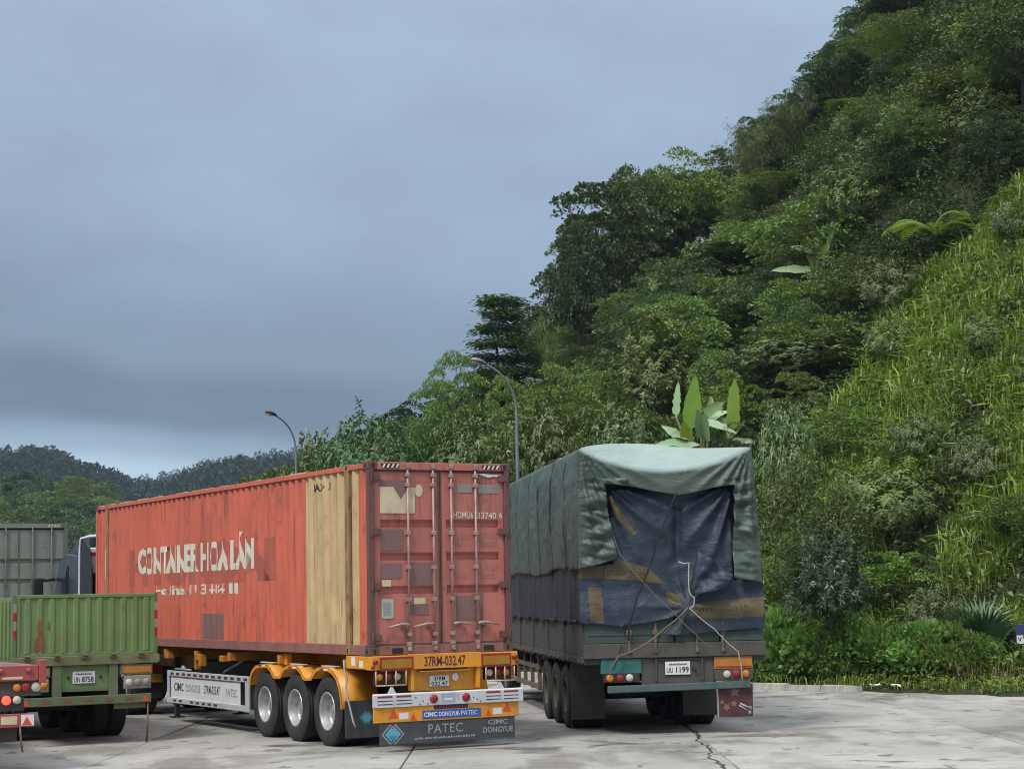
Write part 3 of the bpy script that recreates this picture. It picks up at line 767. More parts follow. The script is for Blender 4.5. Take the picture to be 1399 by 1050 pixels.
vt = MB(); rnd = random.Random(12)
for k in range(34):
    z = 2.24 - k * 0.034
    w = rnd.choice((0.05, 0.04, 0.055)) * (1 - k * 0.016)
    for q in range(2):
        y0 = 0.30 - rnd.uniform(0, 0.02); x = SIDE_IN + corr_d(0.30) - 0.004
        vt.box(x - 0.001, y0 - w * (0.4 + 0.6 * q), z - 0.010 * (1 - q), x, y0 - w * 0.5 * q, z - 0.006 + 0.012 * q)
vt.build('lettering', M['white'], cont)

# ------------------------------------------------------------------ yellow container chassis
trl = empty('semi_trailer', (-2.186, 28.022, 0), YAW_C, 'yellow three-axle container chassis carrying the orange container', 'trailer')
TW = 2.50
kit_t = wheel_kit(0.54, 0.285, M['rim'])
AX = (1.64, 2.92, 4.22)
for b in AX:
    put_wheel(kit_t, trl, 0.155, b, -1); put_wheel(kit_t, trl, TW - 0.165, b, 1)
    MB().cyl((0.4, b, 0.54), (TW - 0.4, b, 0.54), 0.075, 12).build('axle', M['dark'], trl)
MB().box(0.70, 0.10, 0.98, 0.84, 12.9, 1.395).build('main_beam', M['yellow_d'], trl, 0.008)
MB().box(1.66, 0.10, 0.98, 1.80, 12.9, 1.395).build('main_beam', M['yellow_d'], trl, 0.008)
for b in (0.9, 3.6, 5.9, 7.6, 9.3, 11.0, 12.6):
    MB().box(0.02, b - 0.06, 1.22, TW - 0.05, b + 0.06, 1.36).build('cross_member', M['yellow_d'], trl, 0.006)
for b in (6.28, 7.54, 9.22):
    for a in (0.02, TW - 0.18):
        t = MB(); t.box(a, b - 0.10, 1.19, a + 0.14, b + 0.10, 1.30)
        if b == 7.54: t.box(a + 0.01, b - 0.17, 1.08, a + 0.14, b - 0.07, 1.30); t.box(a + 0.01, b + 0.07, 1.02, a + 0.12, b + 0.15, 1.30)
        t.build('twist_lock', M['yellow_d'], trl, 0.012)
# rear bolster with corner plates
bo = MB(); bo.box(0.0, -0.04, 1.205, TW, 0.16, 1.412); bo.build('rear_bolster', M['yellow'], trl, 0.012)
MB().box(0.60, -0.055, 1.20, 1.86, -0.041, 1.425).build('number_board', M['yellow'], trl, 0.01)
MB().box(0.0, 0.16, 1.215, 0.10, 0.86, 1.408).build('side_plate', M['yellow'], trl, 0.01)
MB().box(TW - 0.10, 0.16, 1.215, TW, 0.86, 1.408).build('side_plate', M['yellow'], trl, 0.01)
lettering(trl, '37RM-032.47', (0.875, -0.058, 1.235), XR, ZU, 0.70, 0.15, M['letter_red'], 0.02)
for a0, a1 in ((0.14, 0.69), (1.85, 2.37)):
    MB().box(a0, -0.062, 1.19, a1, -0.041, 1.395).build('reflector_frame', M['reflred'], trl, 0.004)
    MB().box(a0 + 0.03, -0.068, 1.225, a1 - 0.03, -0.0625, 1.36).build('reflector', M['reflamber'], trl)
for a in (0.065, 2.44):
    lamp(trl, 'marker_lamp', (a, -0.042, 1.325), 0.040, M['lampred']); lamp(trl, 'marker_lamp', (a - 0.035 if a < 1 else a + 0.04, -0.02, 1.25), 0.030, M['lampred'])
for k, (b0, b1, mt) in enumerate(((0.52, 0.66, M['white']), (0.24, 0.38, M['white']))):
    MB().box(-0.003, b0, 1.26 - 0.02 * k, 0.0, b1, 1.39 - 0.05 * k).build('sticker', mt, trl)
# lamp cages
for a0 in (0.07, 1.93):
    w = 0.50; z0, z1 = 0.975, 1.19
    MB().box(a0 + 0.02, 0.02, z0 + 0.02, a0 + w - 0.02, 0.10, z1).build('lamp_housing', M['dark'], trl)
    cg = MB()
    for q in ((a0, z1, a0, z0), (a0 + w, z1, a0 + w, z0), (a0, z0, a0 + w, z0), (a0 + w * 0.34, z1, a0 + w * 0.34, z0), (a0 + w * 0.66, z1, a0 + w * 0.66, z0)):
        cg.cyl((q[0], -0.05, q[1]), (q[2], -0.05, q[3]), 0.011, 8)
    cg.build('lamp_cage', paint('cage_paint', (0.62, 0.34, 0.20), 0.5, dirt_amt=0.2), trl)
    ms = ('lampamber', 'lampred', 'lampwhite') if a0 < 1 else ('lampwhite', 'lampred', 'lampamber')
    for k in range(3): lamp(trl, 'rear_lamp', (a0 + 0.09 + k * 0.145, 0.018, 1.10), 0.055, M[ms[k]])
# centre box with registration plate
cb = MB(); cb.box(0.70, 0.05, 0.86, 1.80, 0.09, 1.205); cb.box(0.66, -0.03, 0.88, 0.72, 0.09, 1.205); cb.box(1.78, -0.03, 0.88, 1.84, 0.09, 1.205)
cb.box(0.80, -0.045, 1.155, 1.66, 0.05, 1.17); cb.build('tail_box', M['yellow'], trl, 0.01)
MB().box(0.88, -0.01, 1.185, 1.64, 0.02, 1.198).build('slot', M['letter_dark'], trl)
MB().box(1.005, 0.030, 0.925, 1.335, 0.049, 1.09).build('number_plate', M['white'], trl, 0.006)
lettering(trl, '37RM', (1.075, 0.026, 1.015), XR, ZU, 0.19, 0.060, M['letter_dark'], 0.012)
lettering(trl, '032.47', (1.03, 0.026, 0.938), XR, ZU, 0.28, 0.062, M['letter_dark'], 0.012)
st = [(1.44 + 0.055 * math.cos(t), 1.06 + 0.06 * math.sin(t)) for t in [k * math.pi / 8 for k in range(16)]]
MB().prism(st, lambda u, v, t: (u, t, v), 0.03, 0.049).build('sticker', M['white'], trl)
for a in (0.975, 1.535): MB().box(a - 0.012, 0.02, 1.055, a + 0.012, 0.049, 1.08).build('plate_lamp', M['lampwhite'], trl)
# underrun bumper
YB = -0.14
bp = MB(); bp.prism([(-0.0, 0.66), (0.0, 0.845), (0.02, 0.86), (0.06, 0.86), (0.06, 0.66)], lambda u, v, t: (t, YB + u, v), -0.01, TW + 0.03)
bp.build('bumper', M['alu'], trl, 0.006)
for a0 in (0.05, 0.36, 1.88, 2.19):
    for k, mt in enumerate((M['reflred'], M['dark'], M['dark'])):
        MB().box(a0, YB - 0.005, 0.80 - k * 0.05, a0 + 0.245, YB - 0.0005, 0.80 - k * 0.05 + (0.028 if k == 0 else 0.012)).build('louvre', mt, trl)
        MB().box(a0 - 0.005, YB - 0.012, 0.79 - k * 0.05 - 0.028, a0 + 0.25, YB - 0.0005, 0.79 - k * 0.05 - 0.002).build('louvre', M['alu'], trl)
for a in (0.98, 1.53): lamp(trl, 'rear_lamp', (a, YB, 0.755), 0.065, M['lampred'])
MB().box(1.11, YB - 0.003, 0.69, 1.35, YB - 0.0005, 0.825).build('sticker', paint('sticker_lilac', (0.38, 0.38, 0.46), 0.5), trl)
MB().box(1.16, YB - 0.005, 0.725, 1.30, YB - 0.003, 0.76).build('sticker', M['white'], trl)
lettering(trl, 'C', (1.375, YB - 0.003, 0.72), XR, ZU, 0.045, 0.09, M['letter_grey'])
bl = MB()
for a in (0.68, 0.80, 0.75, 0.88, 1.66, 1.78, 1.72): bl.cyl((a, YB, 0.68 + (a * 37 % 0.15)), (a, YB - 0.008, 0.68 + (a * 37 % 0.15)), 0.010, 8)
bl.build('bolt', M['dark'], trl)
for a in (0.30, 2.14):
    MB().prism([(a - 0.07, 0.86), (a + 0.07, 0.86), (a + 0.015, 0.955), (a - 0.015, 0.955)], lambda u, v, t: (u, t, v), YB + 0.02, YB + 0.045).build('bumper_bracket', M['alu'], trl, 0.004)
yb = MB(); yb.box(-0.005, YB + 0.02, 0.435, 2.455, YB + 0.05, 0.665); yb.build('rear_board', M['yellow'], trl, 0.006)
YY = YB + 0.0195
for a, w, z in ((0.32, 0.075, 0.50), (0.645, 0.055, 0.455), (1.92, 0.055, 0.465), (2.245, 0.075, 0.515)):
    MB().prism([(a - w, z), (a + w, z), (a, z + w * 1.85)], lambda u, v, t: (u, t, v), YY - 0.004, YY).build('warning_triangle', M['triangle'], trl)
for a in (0.49, 2.08): MB().box(a - 0.075, YY - 0.003, 0.475, a + 0.075, YY, 0.575).build('sticker', M['white'], trl)
MB().box(0.99, YY - 0.004, 0.60, 1.57, YY, 0.66).build('sticker', M['letter_dark'], trl)
for k in range(10): MB().prism([(1.02 + k * 0.055, 0.612), (1.04 + k * 0.055, 0.612), (1.055 + k * 0.055, 0.65), (1.035 + k * 0.055, 0.65)], lambda u, v, t: (u, t, v), YY - 0.006, YY - 0.004).build('chevron', M['reflred'], trl)
MB().box(0.795, YY - 0.006, 0.462, 1.79, YY, 0.588).build('name_board', M['blue'], trl, 0.003)
lettering(trl, 'CIMC', (0.82, YY - 0.008, 0.492), XR, ZU, 0.225, 0.068, M['white'], 0.03)
lettering(trl, 'DONGYUE-', (1.07, YY - 0.008, 0.492), XR, ZU, 0.36, 0.066, M['white'], 0.02)
lettering(trl, 'PATEC', (1.45, YY - 0.008, 0.492), XR, ZU, 0.28, 0.068, M['white'], 0.0)
fl = [(0.09, 0.435), (2.385, 0.435), (2.385, 0.115)]
nT = 62
for k in range(nT):
    x = 2.385 - (k + 0.5) * (2.295 / nT); fl += [(x + 0.009, 0.115), (x + 0.009, 0.092), (x - 0.007, 0.092), (x - 0.007, 0.115)]
fl += [(0.09, 0.115)]
MB().prism(fl, lambda u, v, t: (u, t, v), YB + 0.03, YB + 0.038).build('mudflap', M['mudflap'], trl)
YM = YB + 0.0295
lettering(trl, 'PATEC', (0.90, YM - 0.001, 0.245), XR, ZU, 0.58, 0.135, M['letter_grey'], 0.0, 1.1)
for k in range(24): MB().box(0.67 + k * 0.043, YM - 0.002, 0.165, 0.67 + k * 0.043 + 0.03, YM, 0.185 + 0.006 * (k % 3)).build('lettering', M['letter_grey'], trl)
lettering(trl, 'CIMC', (1.92, YM - 0.001, 0.325), XR, ZU, 0.34, 0.075, M['letter_grey'], 0.02)
lettering(trl, 'DONGYUE', (1.83, YM - 0.001, 0.205), XR, ZU, 0.52, 0.085, M['letter_grey'], 0.02)
def diamond(cx, cz, s, mat, y, parent=trl):
    MB().prism([(cx - 1.25 * s, cz), (cx - 0.28 * s, cz - s), (cx, cz - 0.72 * s), (cx + 0.28 * s, cz - s), (cx + 1.25 * s, cz), (cx + 0.28 * s, cz + s), (cx, cz + 0.72 * s), (cx - 0.28 * s, cz + s)],
               lambda u, v, t: (u, t, v), y - 0.002, y).build('emblem', mat, parent)
diamond(0.31, 0.262, 0.150, M['letter_grey'], YM); diamond(0.31, 0.262, 0.128, M['mudflap'], YM - 0.0025); diamond(0.31, 0.262, 0.105, M['cyan'], YM - 0.005); 
MB().prism([(0.24, 0.245), (0.38, 0.245), (0.34, 0.18), (0.28, 0.18)], lambda u, v, t: (u, t, v), YM - 0.010, YM - 0.0075).build('emblem', M['cyan_d'], trl)
# mudflaps right behind the wheels
for a0 in (-0.02, TW - 0.56):
    mf = MB().box(a0, 0.86, 0.16, a0 + 0.58, 0.875, 0.72).build('mudflap', M['mudflap'], trl)
diamond(0.34, 0.46, 0.105, M['cyan_d'], 0.858); diamond(0.34, 0.46, 0.07, M['cyan'], 0.855)
# three joined fender arches on either side
prof = [(4.80, 0.84), (4.76, 1.00), (4.68, 1.09), (4.52, 1.17), (4.30, 1.20), (3.98, 1.20), (3.84, 1.14), (3.70, 1.03), (3.60, 1.01), (3.46, 1.02), (3.38, 1.09), (3.27, 1.17), (3.12, 1.21),
        (2.72, 1.21), (2.58, 1.15), (2.44, 1.04), (2.34, 1.02), (2.18, 1.03), (2.10, 1.10), (1.98, 1.18), (1.86, 1.21), (1.48, 1.21), (1.30, 1.16), (1.14, 1.06), (1.04, 0.93), (0.98, 0.76), (0.96, 0.60)]
for a0, a1, lip in ((-0.03, 0.60, -0.03), (TW - 0.60, TW + 0.03, TW + 0.03)):
    fm = MB(); n = len(prof); v = []
    for (b, z) in prof: v += [(a0, b, z), (a1, b, z)]
    fm.add(v, [(2 * i, 2 * i + 1, 2 * i + 3, 2 * i + 2) for i in range(n - 1)], True)
    v = []
    cen = [(4.22, .54), (2.92, .54), (1.64, .54)]
    for (b, z) in prof:
        c = min(cen, key=lambda q: abs(q[0] - b)); dd = math.hypot(b - c[0], z - c[1]); k = (dd - 0.055) / dd
        v += [(lip, b, z), (lip, c[0] + (b - c[0]) * k, c[1] + (z - c[1]) * k)]
    fm.add(v, [(2 * i, 2 * i + 1, 2 * i + 3, 2 * i + 2) for i in range(n - 1)], False)
    fo = fm.build('fender', M['yellow'], trl)
    so = fo.modifiers.new('solid', 'SOLIDIFY'); so.thickness = 0.012
for b in (4.25, 2.95, 1.68):
    MB().box(-0.034, b - 0.02, 1.165, -0.030, b + 0.11, 1.19).build('fender_reflector', M['reflred'], trl)
    MB().box(-0.034, b - 0.19, 1.165, -0.030, b - 0.04, 1.19).build('fender_reflector', M['white'], trl)
    MB().box(0.05, b - 0.30, 1.215, 0.14, b + 0.26, 1.235).build('air_pipe', M['alu'], trl, 0.01)
    MB().box(0.60, b - 0.12, 0.55, 0.72, b + 0.12, 1.0).build('suspension_hanger', M['yellow_d'], trl, 0.01)
    MB().box(TW - 0.72, b - 0.12, 0.55, TW - 0.60, b + 0.12, 1.0).build('suspension_hanger', M['yellow_d'], trl, 0.01)
MB().box(0.10, 3.45, 1.20, 0.20, 3.62, 1.38).build('fender_bracket', M['yellow'], trl, 0.01)
hp = MB(); hp.tube([(-0.02, 0.90, 1.34), (-0.03, 0.86, 1.22), (0.0, 0.84, 1.06), (-0.03, 0.80, 0.92), (-0.01, 0.76, 0.72), (0.03, 0.68, 0.42), (0.05, 0.64, 0.34)], 0.016, 8)
hp.build('air_hose', M['letter_grey'], trl)
# side guard panel with lettering
gp = MB(); b0, b1, z0, z1 = 4.96, 9.16, 0.37, 0.97
gp.box(0.02, b0, z1 - 0.10, 0.06, b1, z1); gp.box(0.02, b0, z0, 0.06, b1, z0 + 0.10); gp.box(0.02, b0, z0 + 0.10, 0.06, b0 + 0.16, z1 - 0.10); gp.box(0.02, b1 - 0.10, z0 + 0.10, 0.06, b1, z1 - 0.10)
gp.build('side_guard', M['alu'], trl, 0.006)
MB().box(0.045, b0 + 0.45, z0 + 0.10, 0.055, b1 - 0.16, z1 - 0.10).build('side_guard_panel', M['alu_w'], trl)
MB().box(0.05, b0 + 0.16, z0 + 0.10, 0.056, b0 + 0.26, z1 - 0.10).build('side_guard_slot', M['black'], trl)
MB().box(0.05, b1 - 0.14, z0 + 0.10, 0.056, b1 - 0.10, z1 - 0.10).build('side_guard_slot', M['black'], trl)
for k in range(13): MB().box(0.016, b1 - 0.20 - k * 0.315 - 0.17, z1 - 0.075, 0.0195, b1 - 0.20 - k * 0.315, z1 - 0.032).build('conspicuity_tape', M['letter_red'], trl)
for k in (0, 1, 3, 4, 5, 6, 7): MB().box(0.016, b1 - 0.35 - k * 0.31 - 0.17, z0 + 0.03, 0.0195, b1 - 0.35 - k * 0.31, z0 + 0.070).build('conspicuity_tape', M['letter_red'], trl)
for s_, bl_, w, h, z, mt in (('CIMC', 8.82, 0.52, 0.15, 0.60, 'black'), ('DONGYUE', 8.18, 0.78, 0.14, 0.60, 'letter_grey'), ('37RM-032.47', 7.20, 0.80, 0.15, 0.60, 'navy'), ('PATEC', 6.10, 0.56, 0.14, 0.59, 'letter_grey')):
    lettering(trl, s_, (0.043, bl_, z), (0, -1, 0), ZU, w, h, M[mt], 0.015)
# landing gear, deepened tool box and added tank under the middle
for a in (0.55, TW - 0.62): 
    lg = MB(); lg.box(a, 10.2, 0.25, a + 0.12, 10.34, 1.2); lg.box(a - 0.06, 10.13, 0.0, a + 0.18, 10.41, 0.03); lg.box(a + 0.02, 10.22, 0.03, a + 0.10, 10.32, 0.25); lg.build('landing_leg', M['dark'], trl)
MB().box(0.50, 5.2, 0.34, 2.0, 9.0, 1.16).build('tool_box_filler', M['dark'], trl, 0.02)  # tool box made deeper and dark so less light passes beneath
MB().cyl((0.9, 9.2, 0.8), (0.9, 10.0, 0.8), 0.2, 14).build('filler_tank', M['dark'], trl)  # added dark tank, fills the gap where light came through
MB().box(0.86, 0.5, 0.75, 1.64, 5.0, 1.3).build('suspension_frame', M['dark'], trl)
br = MB(); br.tube([(0.20, 6.6, 0.99), (0.30, 5.9, 1.22)], 0.022, 6); br.tube([(0.1, 8.9, 1.0), (0.12, 8.1, 0.995)], 0.02, 6); br.tube([(0.1, 8.55, 1.05), (0.16, 8.5, 0.99)], 0.035, 8); br.build('brace', M['letter_grey'], trl)

# ------------------------------------------------------------------ tractor pulling it
cab = empty('tractor_truck', (-2.186, 28.022, 0), YAW_C, 'dark blue tractor cab with black air deflector ahead of the orange container', 'truck')
M['cabblue'] = paint('cab_blue', (0.010, 0.018, 0.028), 0.3, var=0.1, dirt=(0.03, 0.03, 0.03), dirt_amt=0.3, spec=0.4, bmp=0.0)
M['glass'] = plain('dark_glass', (0.010, 0.016, 0.022), 0.25, 0.0, 0.4)
M['cabwhite'] = paint('cab_white', (0.60, 0.62, 0.66), 0.35, var=0.05, dirt_amt=0.2, spec=0.5, bmp=0.0)
kit_c = wheel_kit(0.52, 0.29, M['rim'])
for b in (12.0, 13.35):
    put_wheel(kit_c, cab, 0.19, b, -1); put_wheel(kit_c, cab, 2.31, b, 1)
put_wheel(kit_c, cab, 0.19, 16.6, -1, False); put_wheel(kit_c, cab, 2.31, 16.6, 1, False)
MB().box(0.80, 11.0, 0.70, 0.92, 17.4, 0.98).build('frame_rail', M['dark'], cab); MB().box(1.58, 11.0, 0.70, 1.70, 17.4, 0.98).build('frame_rail', M['dark'], cab)
# cab shell: side profile in (b, z)
B0 = 14.85
cs = MB(); pr = [(B0, 1.05), (B0, 3.15), (B0 + 0.35, 3.30), (B0 + 1.2, 3.36), (B0 + 1.75, 3.22), (B0 + 2.22, 2.2), (B0 + 2.30, 1.9), (B0 + 2.34, 0.62), (B0 + 2.2, 0.50), (B0 + 1.9, 0.5), (B0 + 1.85, 0.95), (B0 + 1.4, 1.10), (B0 + 1.2, 0.95), (B0 + 0.95, 0.8), (B0 + 0.3, 0.8)]
cs.prism(pr, lambda u, v, t: (t, u, v), 0.02, 2.48)
cs.build('cab', M['cabblue'], cab, 0.05, seg=3)
rfp = MB(); rfp.prism([(B0 + 0.05, 3.28), (B0 + 0.10, 3.72), (B0 + 0.45, 3.78), (B0 + 1.3, 3.62), (B0 + 1.75, 3.30)], lambda u, v, t: (t, u, v), 0.25, 2.25)
rfp.build('roof_deflector', M['cabblue'], cab, 0.06, seg=3)
MB().prism([(B0 + 1.05, 2.25), (B0 + 1.12, 3.0), (B0 + 1.68, 2.98), (B0 + 2.02, 2.25)], lambda u, v, t: (t, u, v), 0.005, 0.019).build('side_window', M['glass'], cab)
MB().prism([(B0 + 0.18, 2.4), (B0 + 0.18, 3.0), (B0 + 0.85, 3.05), (B0 + 0.85, 2.4)], lambda u, v, t: (t, u, v), 0.008, 0.019).build('sleeper_panel', M['glass'], cab)
for bb in (B0 + 0.98, ): MB().box(0.004, bb, 1.1, 0.018, bb + 0.018, 3.1).build('door_seam', M['black'], cab)
MB().box(0.0, B0 + 1.1, 1.85, 0.018, B0 + 1.3, 1.90).build('door_handle', M['black'], cab)
MB().prism([(0.15, 2.25), (2.35, 2.25), (2.2, 3.1), (0.3, 3.1)], lambda u, v, t: (u, B0 + 2.30 - (v - 2.2) * 0.46 + t, v), -0.02, 0.02).build('windscreen', M['glass'], cab)
MB().box(0.1, B0 + 2.30, 0.45, 2.40, B0 + 2.42, 0.85).build('front_bumper', M['dark'], cab, 0.03)
# side air deflectors: black inside, pale edge
for s, a in ((-1, 0.02), (1, 2.48)):
    fp = [(B0 - 0.02, 1.15), (B0 - 0.02, 3.68), (B0 - 0.20, 3.66), (B0 - 0.48, 3.45), (B0 - 0.62, 3.05), (B0 - 0.66, 2.4), (B0 - 0.66, 1.15)]
    MB().prism(fp, lambda u, v, t: (t - 0.12 * s * (B0 - u), u, v), a, a + s * 0.035).build('air_deflector', M['black'], cab, 0.01)
    ed = MB(); ed.tube([(a + s * 0.03, B0 - 0.0, 1.15), (a + s * 0.03, B0 + 0.0, 2.4), (a + s * 0.03, B0 - 0.01, 3.45), (a + s * 0.02, B0 - 0.06, 3.66), (a - s * 0.1, B0 - 0.30, 3.70), (a - s * 0.25, B0 - 0.75, 3.70)], 0.030, 8)
    ed.build('deflector_edge', M['cabwhite'], cab)
tp = MB(); tp.box(0.10, B0 - 0.70, 3.52, 2.40, B0 - 0.66, 3.66); tp.build('deflector_rail', M['black'], cab)
MB().box(0.12, B0 - 0.34, 2.9, 2.38, B0 - 0.04, 3.46).build('rear_cab_panel', M['cabwhite'], cab, 0.03)
MB().box(0.1, B0 - 0.36, 3.30, 0.6, B0 - 0.342, 3.36).build('reflector', M['reflred'], cab)
for s, a in ((-1, 0.0), (1, 2.5)):
    mr = MB(); mr.box(a + s * 0.22, B0 + 2.08, 2.10, a + s * 0.46, B0 + 2.22, 2.86); mr.build('mirror', M['black'], cab, 0.04)
    ma = MB(); ma.tube([(a, B0 + 2.0, 2.82), (a + s * 0.24, B0 + 2.12, 2.80)], 0.045, 8); ma.tube([(a, B0 + 2.0, 2.2), (a + s * 0.24, B0 + 2.12, 2.25)], 0.03, 8); ma.build('mirror_arm', M['black'], cab)
MB().box(0.05, 13.0 - 0.75 - 1.05, 0.35, 0.62, 13.0 - 0.73 - 1.05, 1.0).build('mudflap', M['dark'], cab); MB().box(1.88, 11.20, 0.35, 2.45, 11.22, 1.0).build('mudflap', M['dark'], cab)
for a in (0.05, 1.9):
    MB().box(a, 11.12, 0.86, a + 0.55, 11.19, 1.0).build('tail_lamp', M['lampred'], cab)
    MB().box(a, 11.12, 0.66, a + 0.55, 11.18, 0.83).build('tail_plate', M['reflamber'], cab)
MB().box(0.06, 14.1, 0.45, 0.6, 15.6, 0.95).build('fuel_tank', M['dark'], cab, 0.06)

# ------------------------------------------------------------------ truck loaded under tarpaulins
def cloth_mat(name, c0, c1, dirt, rough=0.55, dscale=0.9, damt=0.6, sky_fade=None):
    m, nt, b = new_mat(name)
    tc = nd(nt, 'ShaderNodeTexCoord').outputs['Object']
    n1 = noise_node(nt, tc, dscale, 6, 0.6); n2 = noise_node(nt, tc, 2.6, 7, 0.65, (1, 1, 0.35)); n3 = noise_node(nt, tc, 5.0, 6, 0.6, (1.0, 1.0, 1.8), 0.8)
    c = mixc(nt, ramp(nt, n1, 0.3, 0.7), c0, c1)
    c = mixc(nt, mth(nt, 'MULTIPLY', ramp(nt, n2, 0.45, 0.75), damt), c, dirt)
    st = noise_node(nt, tc, 1.7, 4, 0.5)
    c = mixc(nt, mth(nt, 'MULTIPLY', ramp(nt, st, 0.60, 0.72), 0.35 * damt), c, (0.17, 0.13, 0.085))
    if sky_fade:
        at = nd(nt, 'ShaderNodeAttribute'); at.attribute_name = 'sky_fade'
        c = mixc(nt, at.outputs['Fac'], c, mixc(nt, ramp(nt, n1, 0.3, 0.7), sky_fade, tuple(x * 1.15 for x in sky_fade)))
    nt.links.new(c, b.inputs['Base Color']); b.inputs['Roughness'].default_value = rough; b.inputs['Specular IOR Level'].default_value = 0.35
    hh = mth(nt, 'ADD', n3, mth(nt, 'MULTIPLY', noise_node(nt, tc, 60, 2, 0.5), 0.06))
    bump(nt, b, hh, 0.05, 0.45)
    return m
M['tarp_green'] = cloth_mat('tarp_green', (0.042, 0.066, 0.053), (0.074, 0.102, 0.084), (0.066, 0.066, 0.056), 0.42, sky_fade=(0.235, 0.30, 0.28))
M['tarp_blue'] = cloth_mat('tarp_blue', (0.017, 0.026, 0.043), (0.030, 0.043, 0.066), (0.038, 0.041, 0.043), 0.5, damt=0.45)
M['tarp_ochre'] = cloth_mat('tarp_ochre', (0.075, 0.056, 0.026), (0.125, 0.092, 0.038), (0.05, 0.045, 0.038), 0.55, damt=0.8)
M['tarp_skirt'] = cloth_mat('tarp_skirt', (0.018, 0.018, 0.027), (0.030, 0.031, 0.045), (0.035, 0.033, 0.032), 0.6)
M['rope_black'] = plain('rope_black', (0.012, 0.012, 0.012), 0.9)
M['rope_pale'] = plain('rope_pale', (0.40, 0.38, 0.34), 0.8)
M['rope_brown'] = plain('rope_brown', (0.16, 0.13, 0.095), 0.9)
M['bodydark'] = paint('body_dark_green', (0.040, 0.050, 0.045), 0.6, var=0.25, dirt=(0.075, 0.068, 0.058), dirt_amt=0.7, rust=0.3, streak=0.4, scale=1.6)
M['bodygreen'] = paint('body_green', (0.038, 0.066, 0.056), 0.55, var=0.2, dirt=(0.06, 0.06, 0.052), dirt_amt=0.6, rust=0.2, scale=2)
M['teal_dull'] = paint('dull_teal', (0.060, 0.098, 0.095), 0.6, var=0.25, dirt=(0.13, 0.14, 0.13), dirt_amt=0.6, rust=0.3, scale=3)
M['teal'] = paint('teal_paint', (0.025, 0.125, 0.118), 0.5, var=0.2, dirt=(0.07, 0.085, 0.08), dirt_amt=0.55, scale=2.5)
M['beamdirty'] = paint('beam_dirty', (0.062, 0.060, 0.053), 0.7, var=0.3, dirt=(0.10, 0.082, 0.065), dirt_amt=0.7, rust=0.5, scale=2)
M['rustbrown'] = paint('rust_brown', (0.135, 0.098, 0.075), 0.7, var=0.25, dirt=(0.06, 0.05, 0.042), dirt_amt=0.6, rust=0.5, scale=2)
M['orange_refl'] = plain('reflector_orange', (0.42, 0.17, 0.025), 0.4)

tt = empty('cargo_truck', (1.065, 30.174, 0), 0.122, 'dark green high-loaded cargo truck under green and blue tarpaulins', 'truck')
TTW, TTL = 2.90, 12.0
kit_b = wheel_kit(0.55, 0.29, M['beamdirty'])
for b in (2.42, 3.62, 4.82):
    put_wheel(kit_b, tt, 0.185, b, -1); put_wheel(kit_b, tt, 2.45, b, 1)
    MB().cyl((0.4, b, 0.54), (2.3, b, 0.54), 0.08, 10).build('axle', M['dark'], tt)
put_wheel(kit_b, tt, 0.185, 11.3, -1, False); put_wheel(kit_b, tt, 2.45, 11.3, 1, False)
MB().box(0.80, 0.3, 0.85, 0.98, TTL, 1.14).build('frame_rail', M['dark'], tt); MB().box(1.80, 0.3, 0.85, 1.98, TTL, 1.14).build('frame_rail', M['dark'], tt)
MB().box(0.02, 0.06, 1.14, 2.90, TTL, 1.24).build('floor', M['bodydark'], tt)
MB().box(0.0, -0.01, 1.235, 2.985, 0.055, 1.47).build('rear_beam', M['beamdirty'], tt, 0.01)
# tailgate: framed panels
for k in range(4):
    a0 = 0.02 + k * 0.742
    MB().box(a0, 0.012, 1.475, a0 + 0.715, 0.045, 1.86).build('tailgate_panel', M['bodygreen'], tt, 0.008)
    r = MB(); r.box(a0 + 0.06, 0.0, 1.60, a0 + 0.655, 0.012, 1.625); r.build('panel_rib', M['beamdirty'], tt)
for a in (0.74, 1.17, 1.85, 2.27):
    h = MB(); h.box(a - 0.022, -0.03, 1.36, a + 0.022, 0.012, 1.80); h.cyl((a, -0.04, 1.34), (a, 0.0, 1.34), 0.035, 10); h.box(a - 0.045, -0.035, 1.60, a + 0.045, 0.0, 1.68)
    h.build('tailgate_hinge', M['rustbrown'], tt, 0.006)
# side boards with stakes
for x0, s in ((0.0, 1), (2.95, -1)):
    for k in range(6):
        b0 = 0.06 + k * 1.98
        MB().box(x0, b0, 1.27, x0 + s * 0.05, b0 + 1.93, 1.84).build('side_board', M['bodydark'], tt, 0.008)
        MB().box(x0 - s * 0.035, b0 + 1.93, 1.14, x0 + s * 0.05, b0 + 1.99, 1.86).build('stake', M['beamdirty'], tt, 0.006)
    MB().box(x0 - s * 0.02, 0.06, 1.17, x0 + s * 0.06, TTL, 1.268).build('side_rail', M['beamdirty'], tt, 0.008)
MB().box(0.02, TTL - 0.06, 1.24, 2.9, TTL, 4.3).build('headboard', M['bodydark'], tt)
for k in range(16):
    b = 0.35 + k * 0.55
    MB().tube([(-0.02, b, 1.22), (-0.035, b + 0.02, 1.17), (-0.03, b + 0.05, 1.14), (-0.02, b + 0.06, 1.17)], 0.012, 6).build('rope_hook', M['rustbrown'], tt)
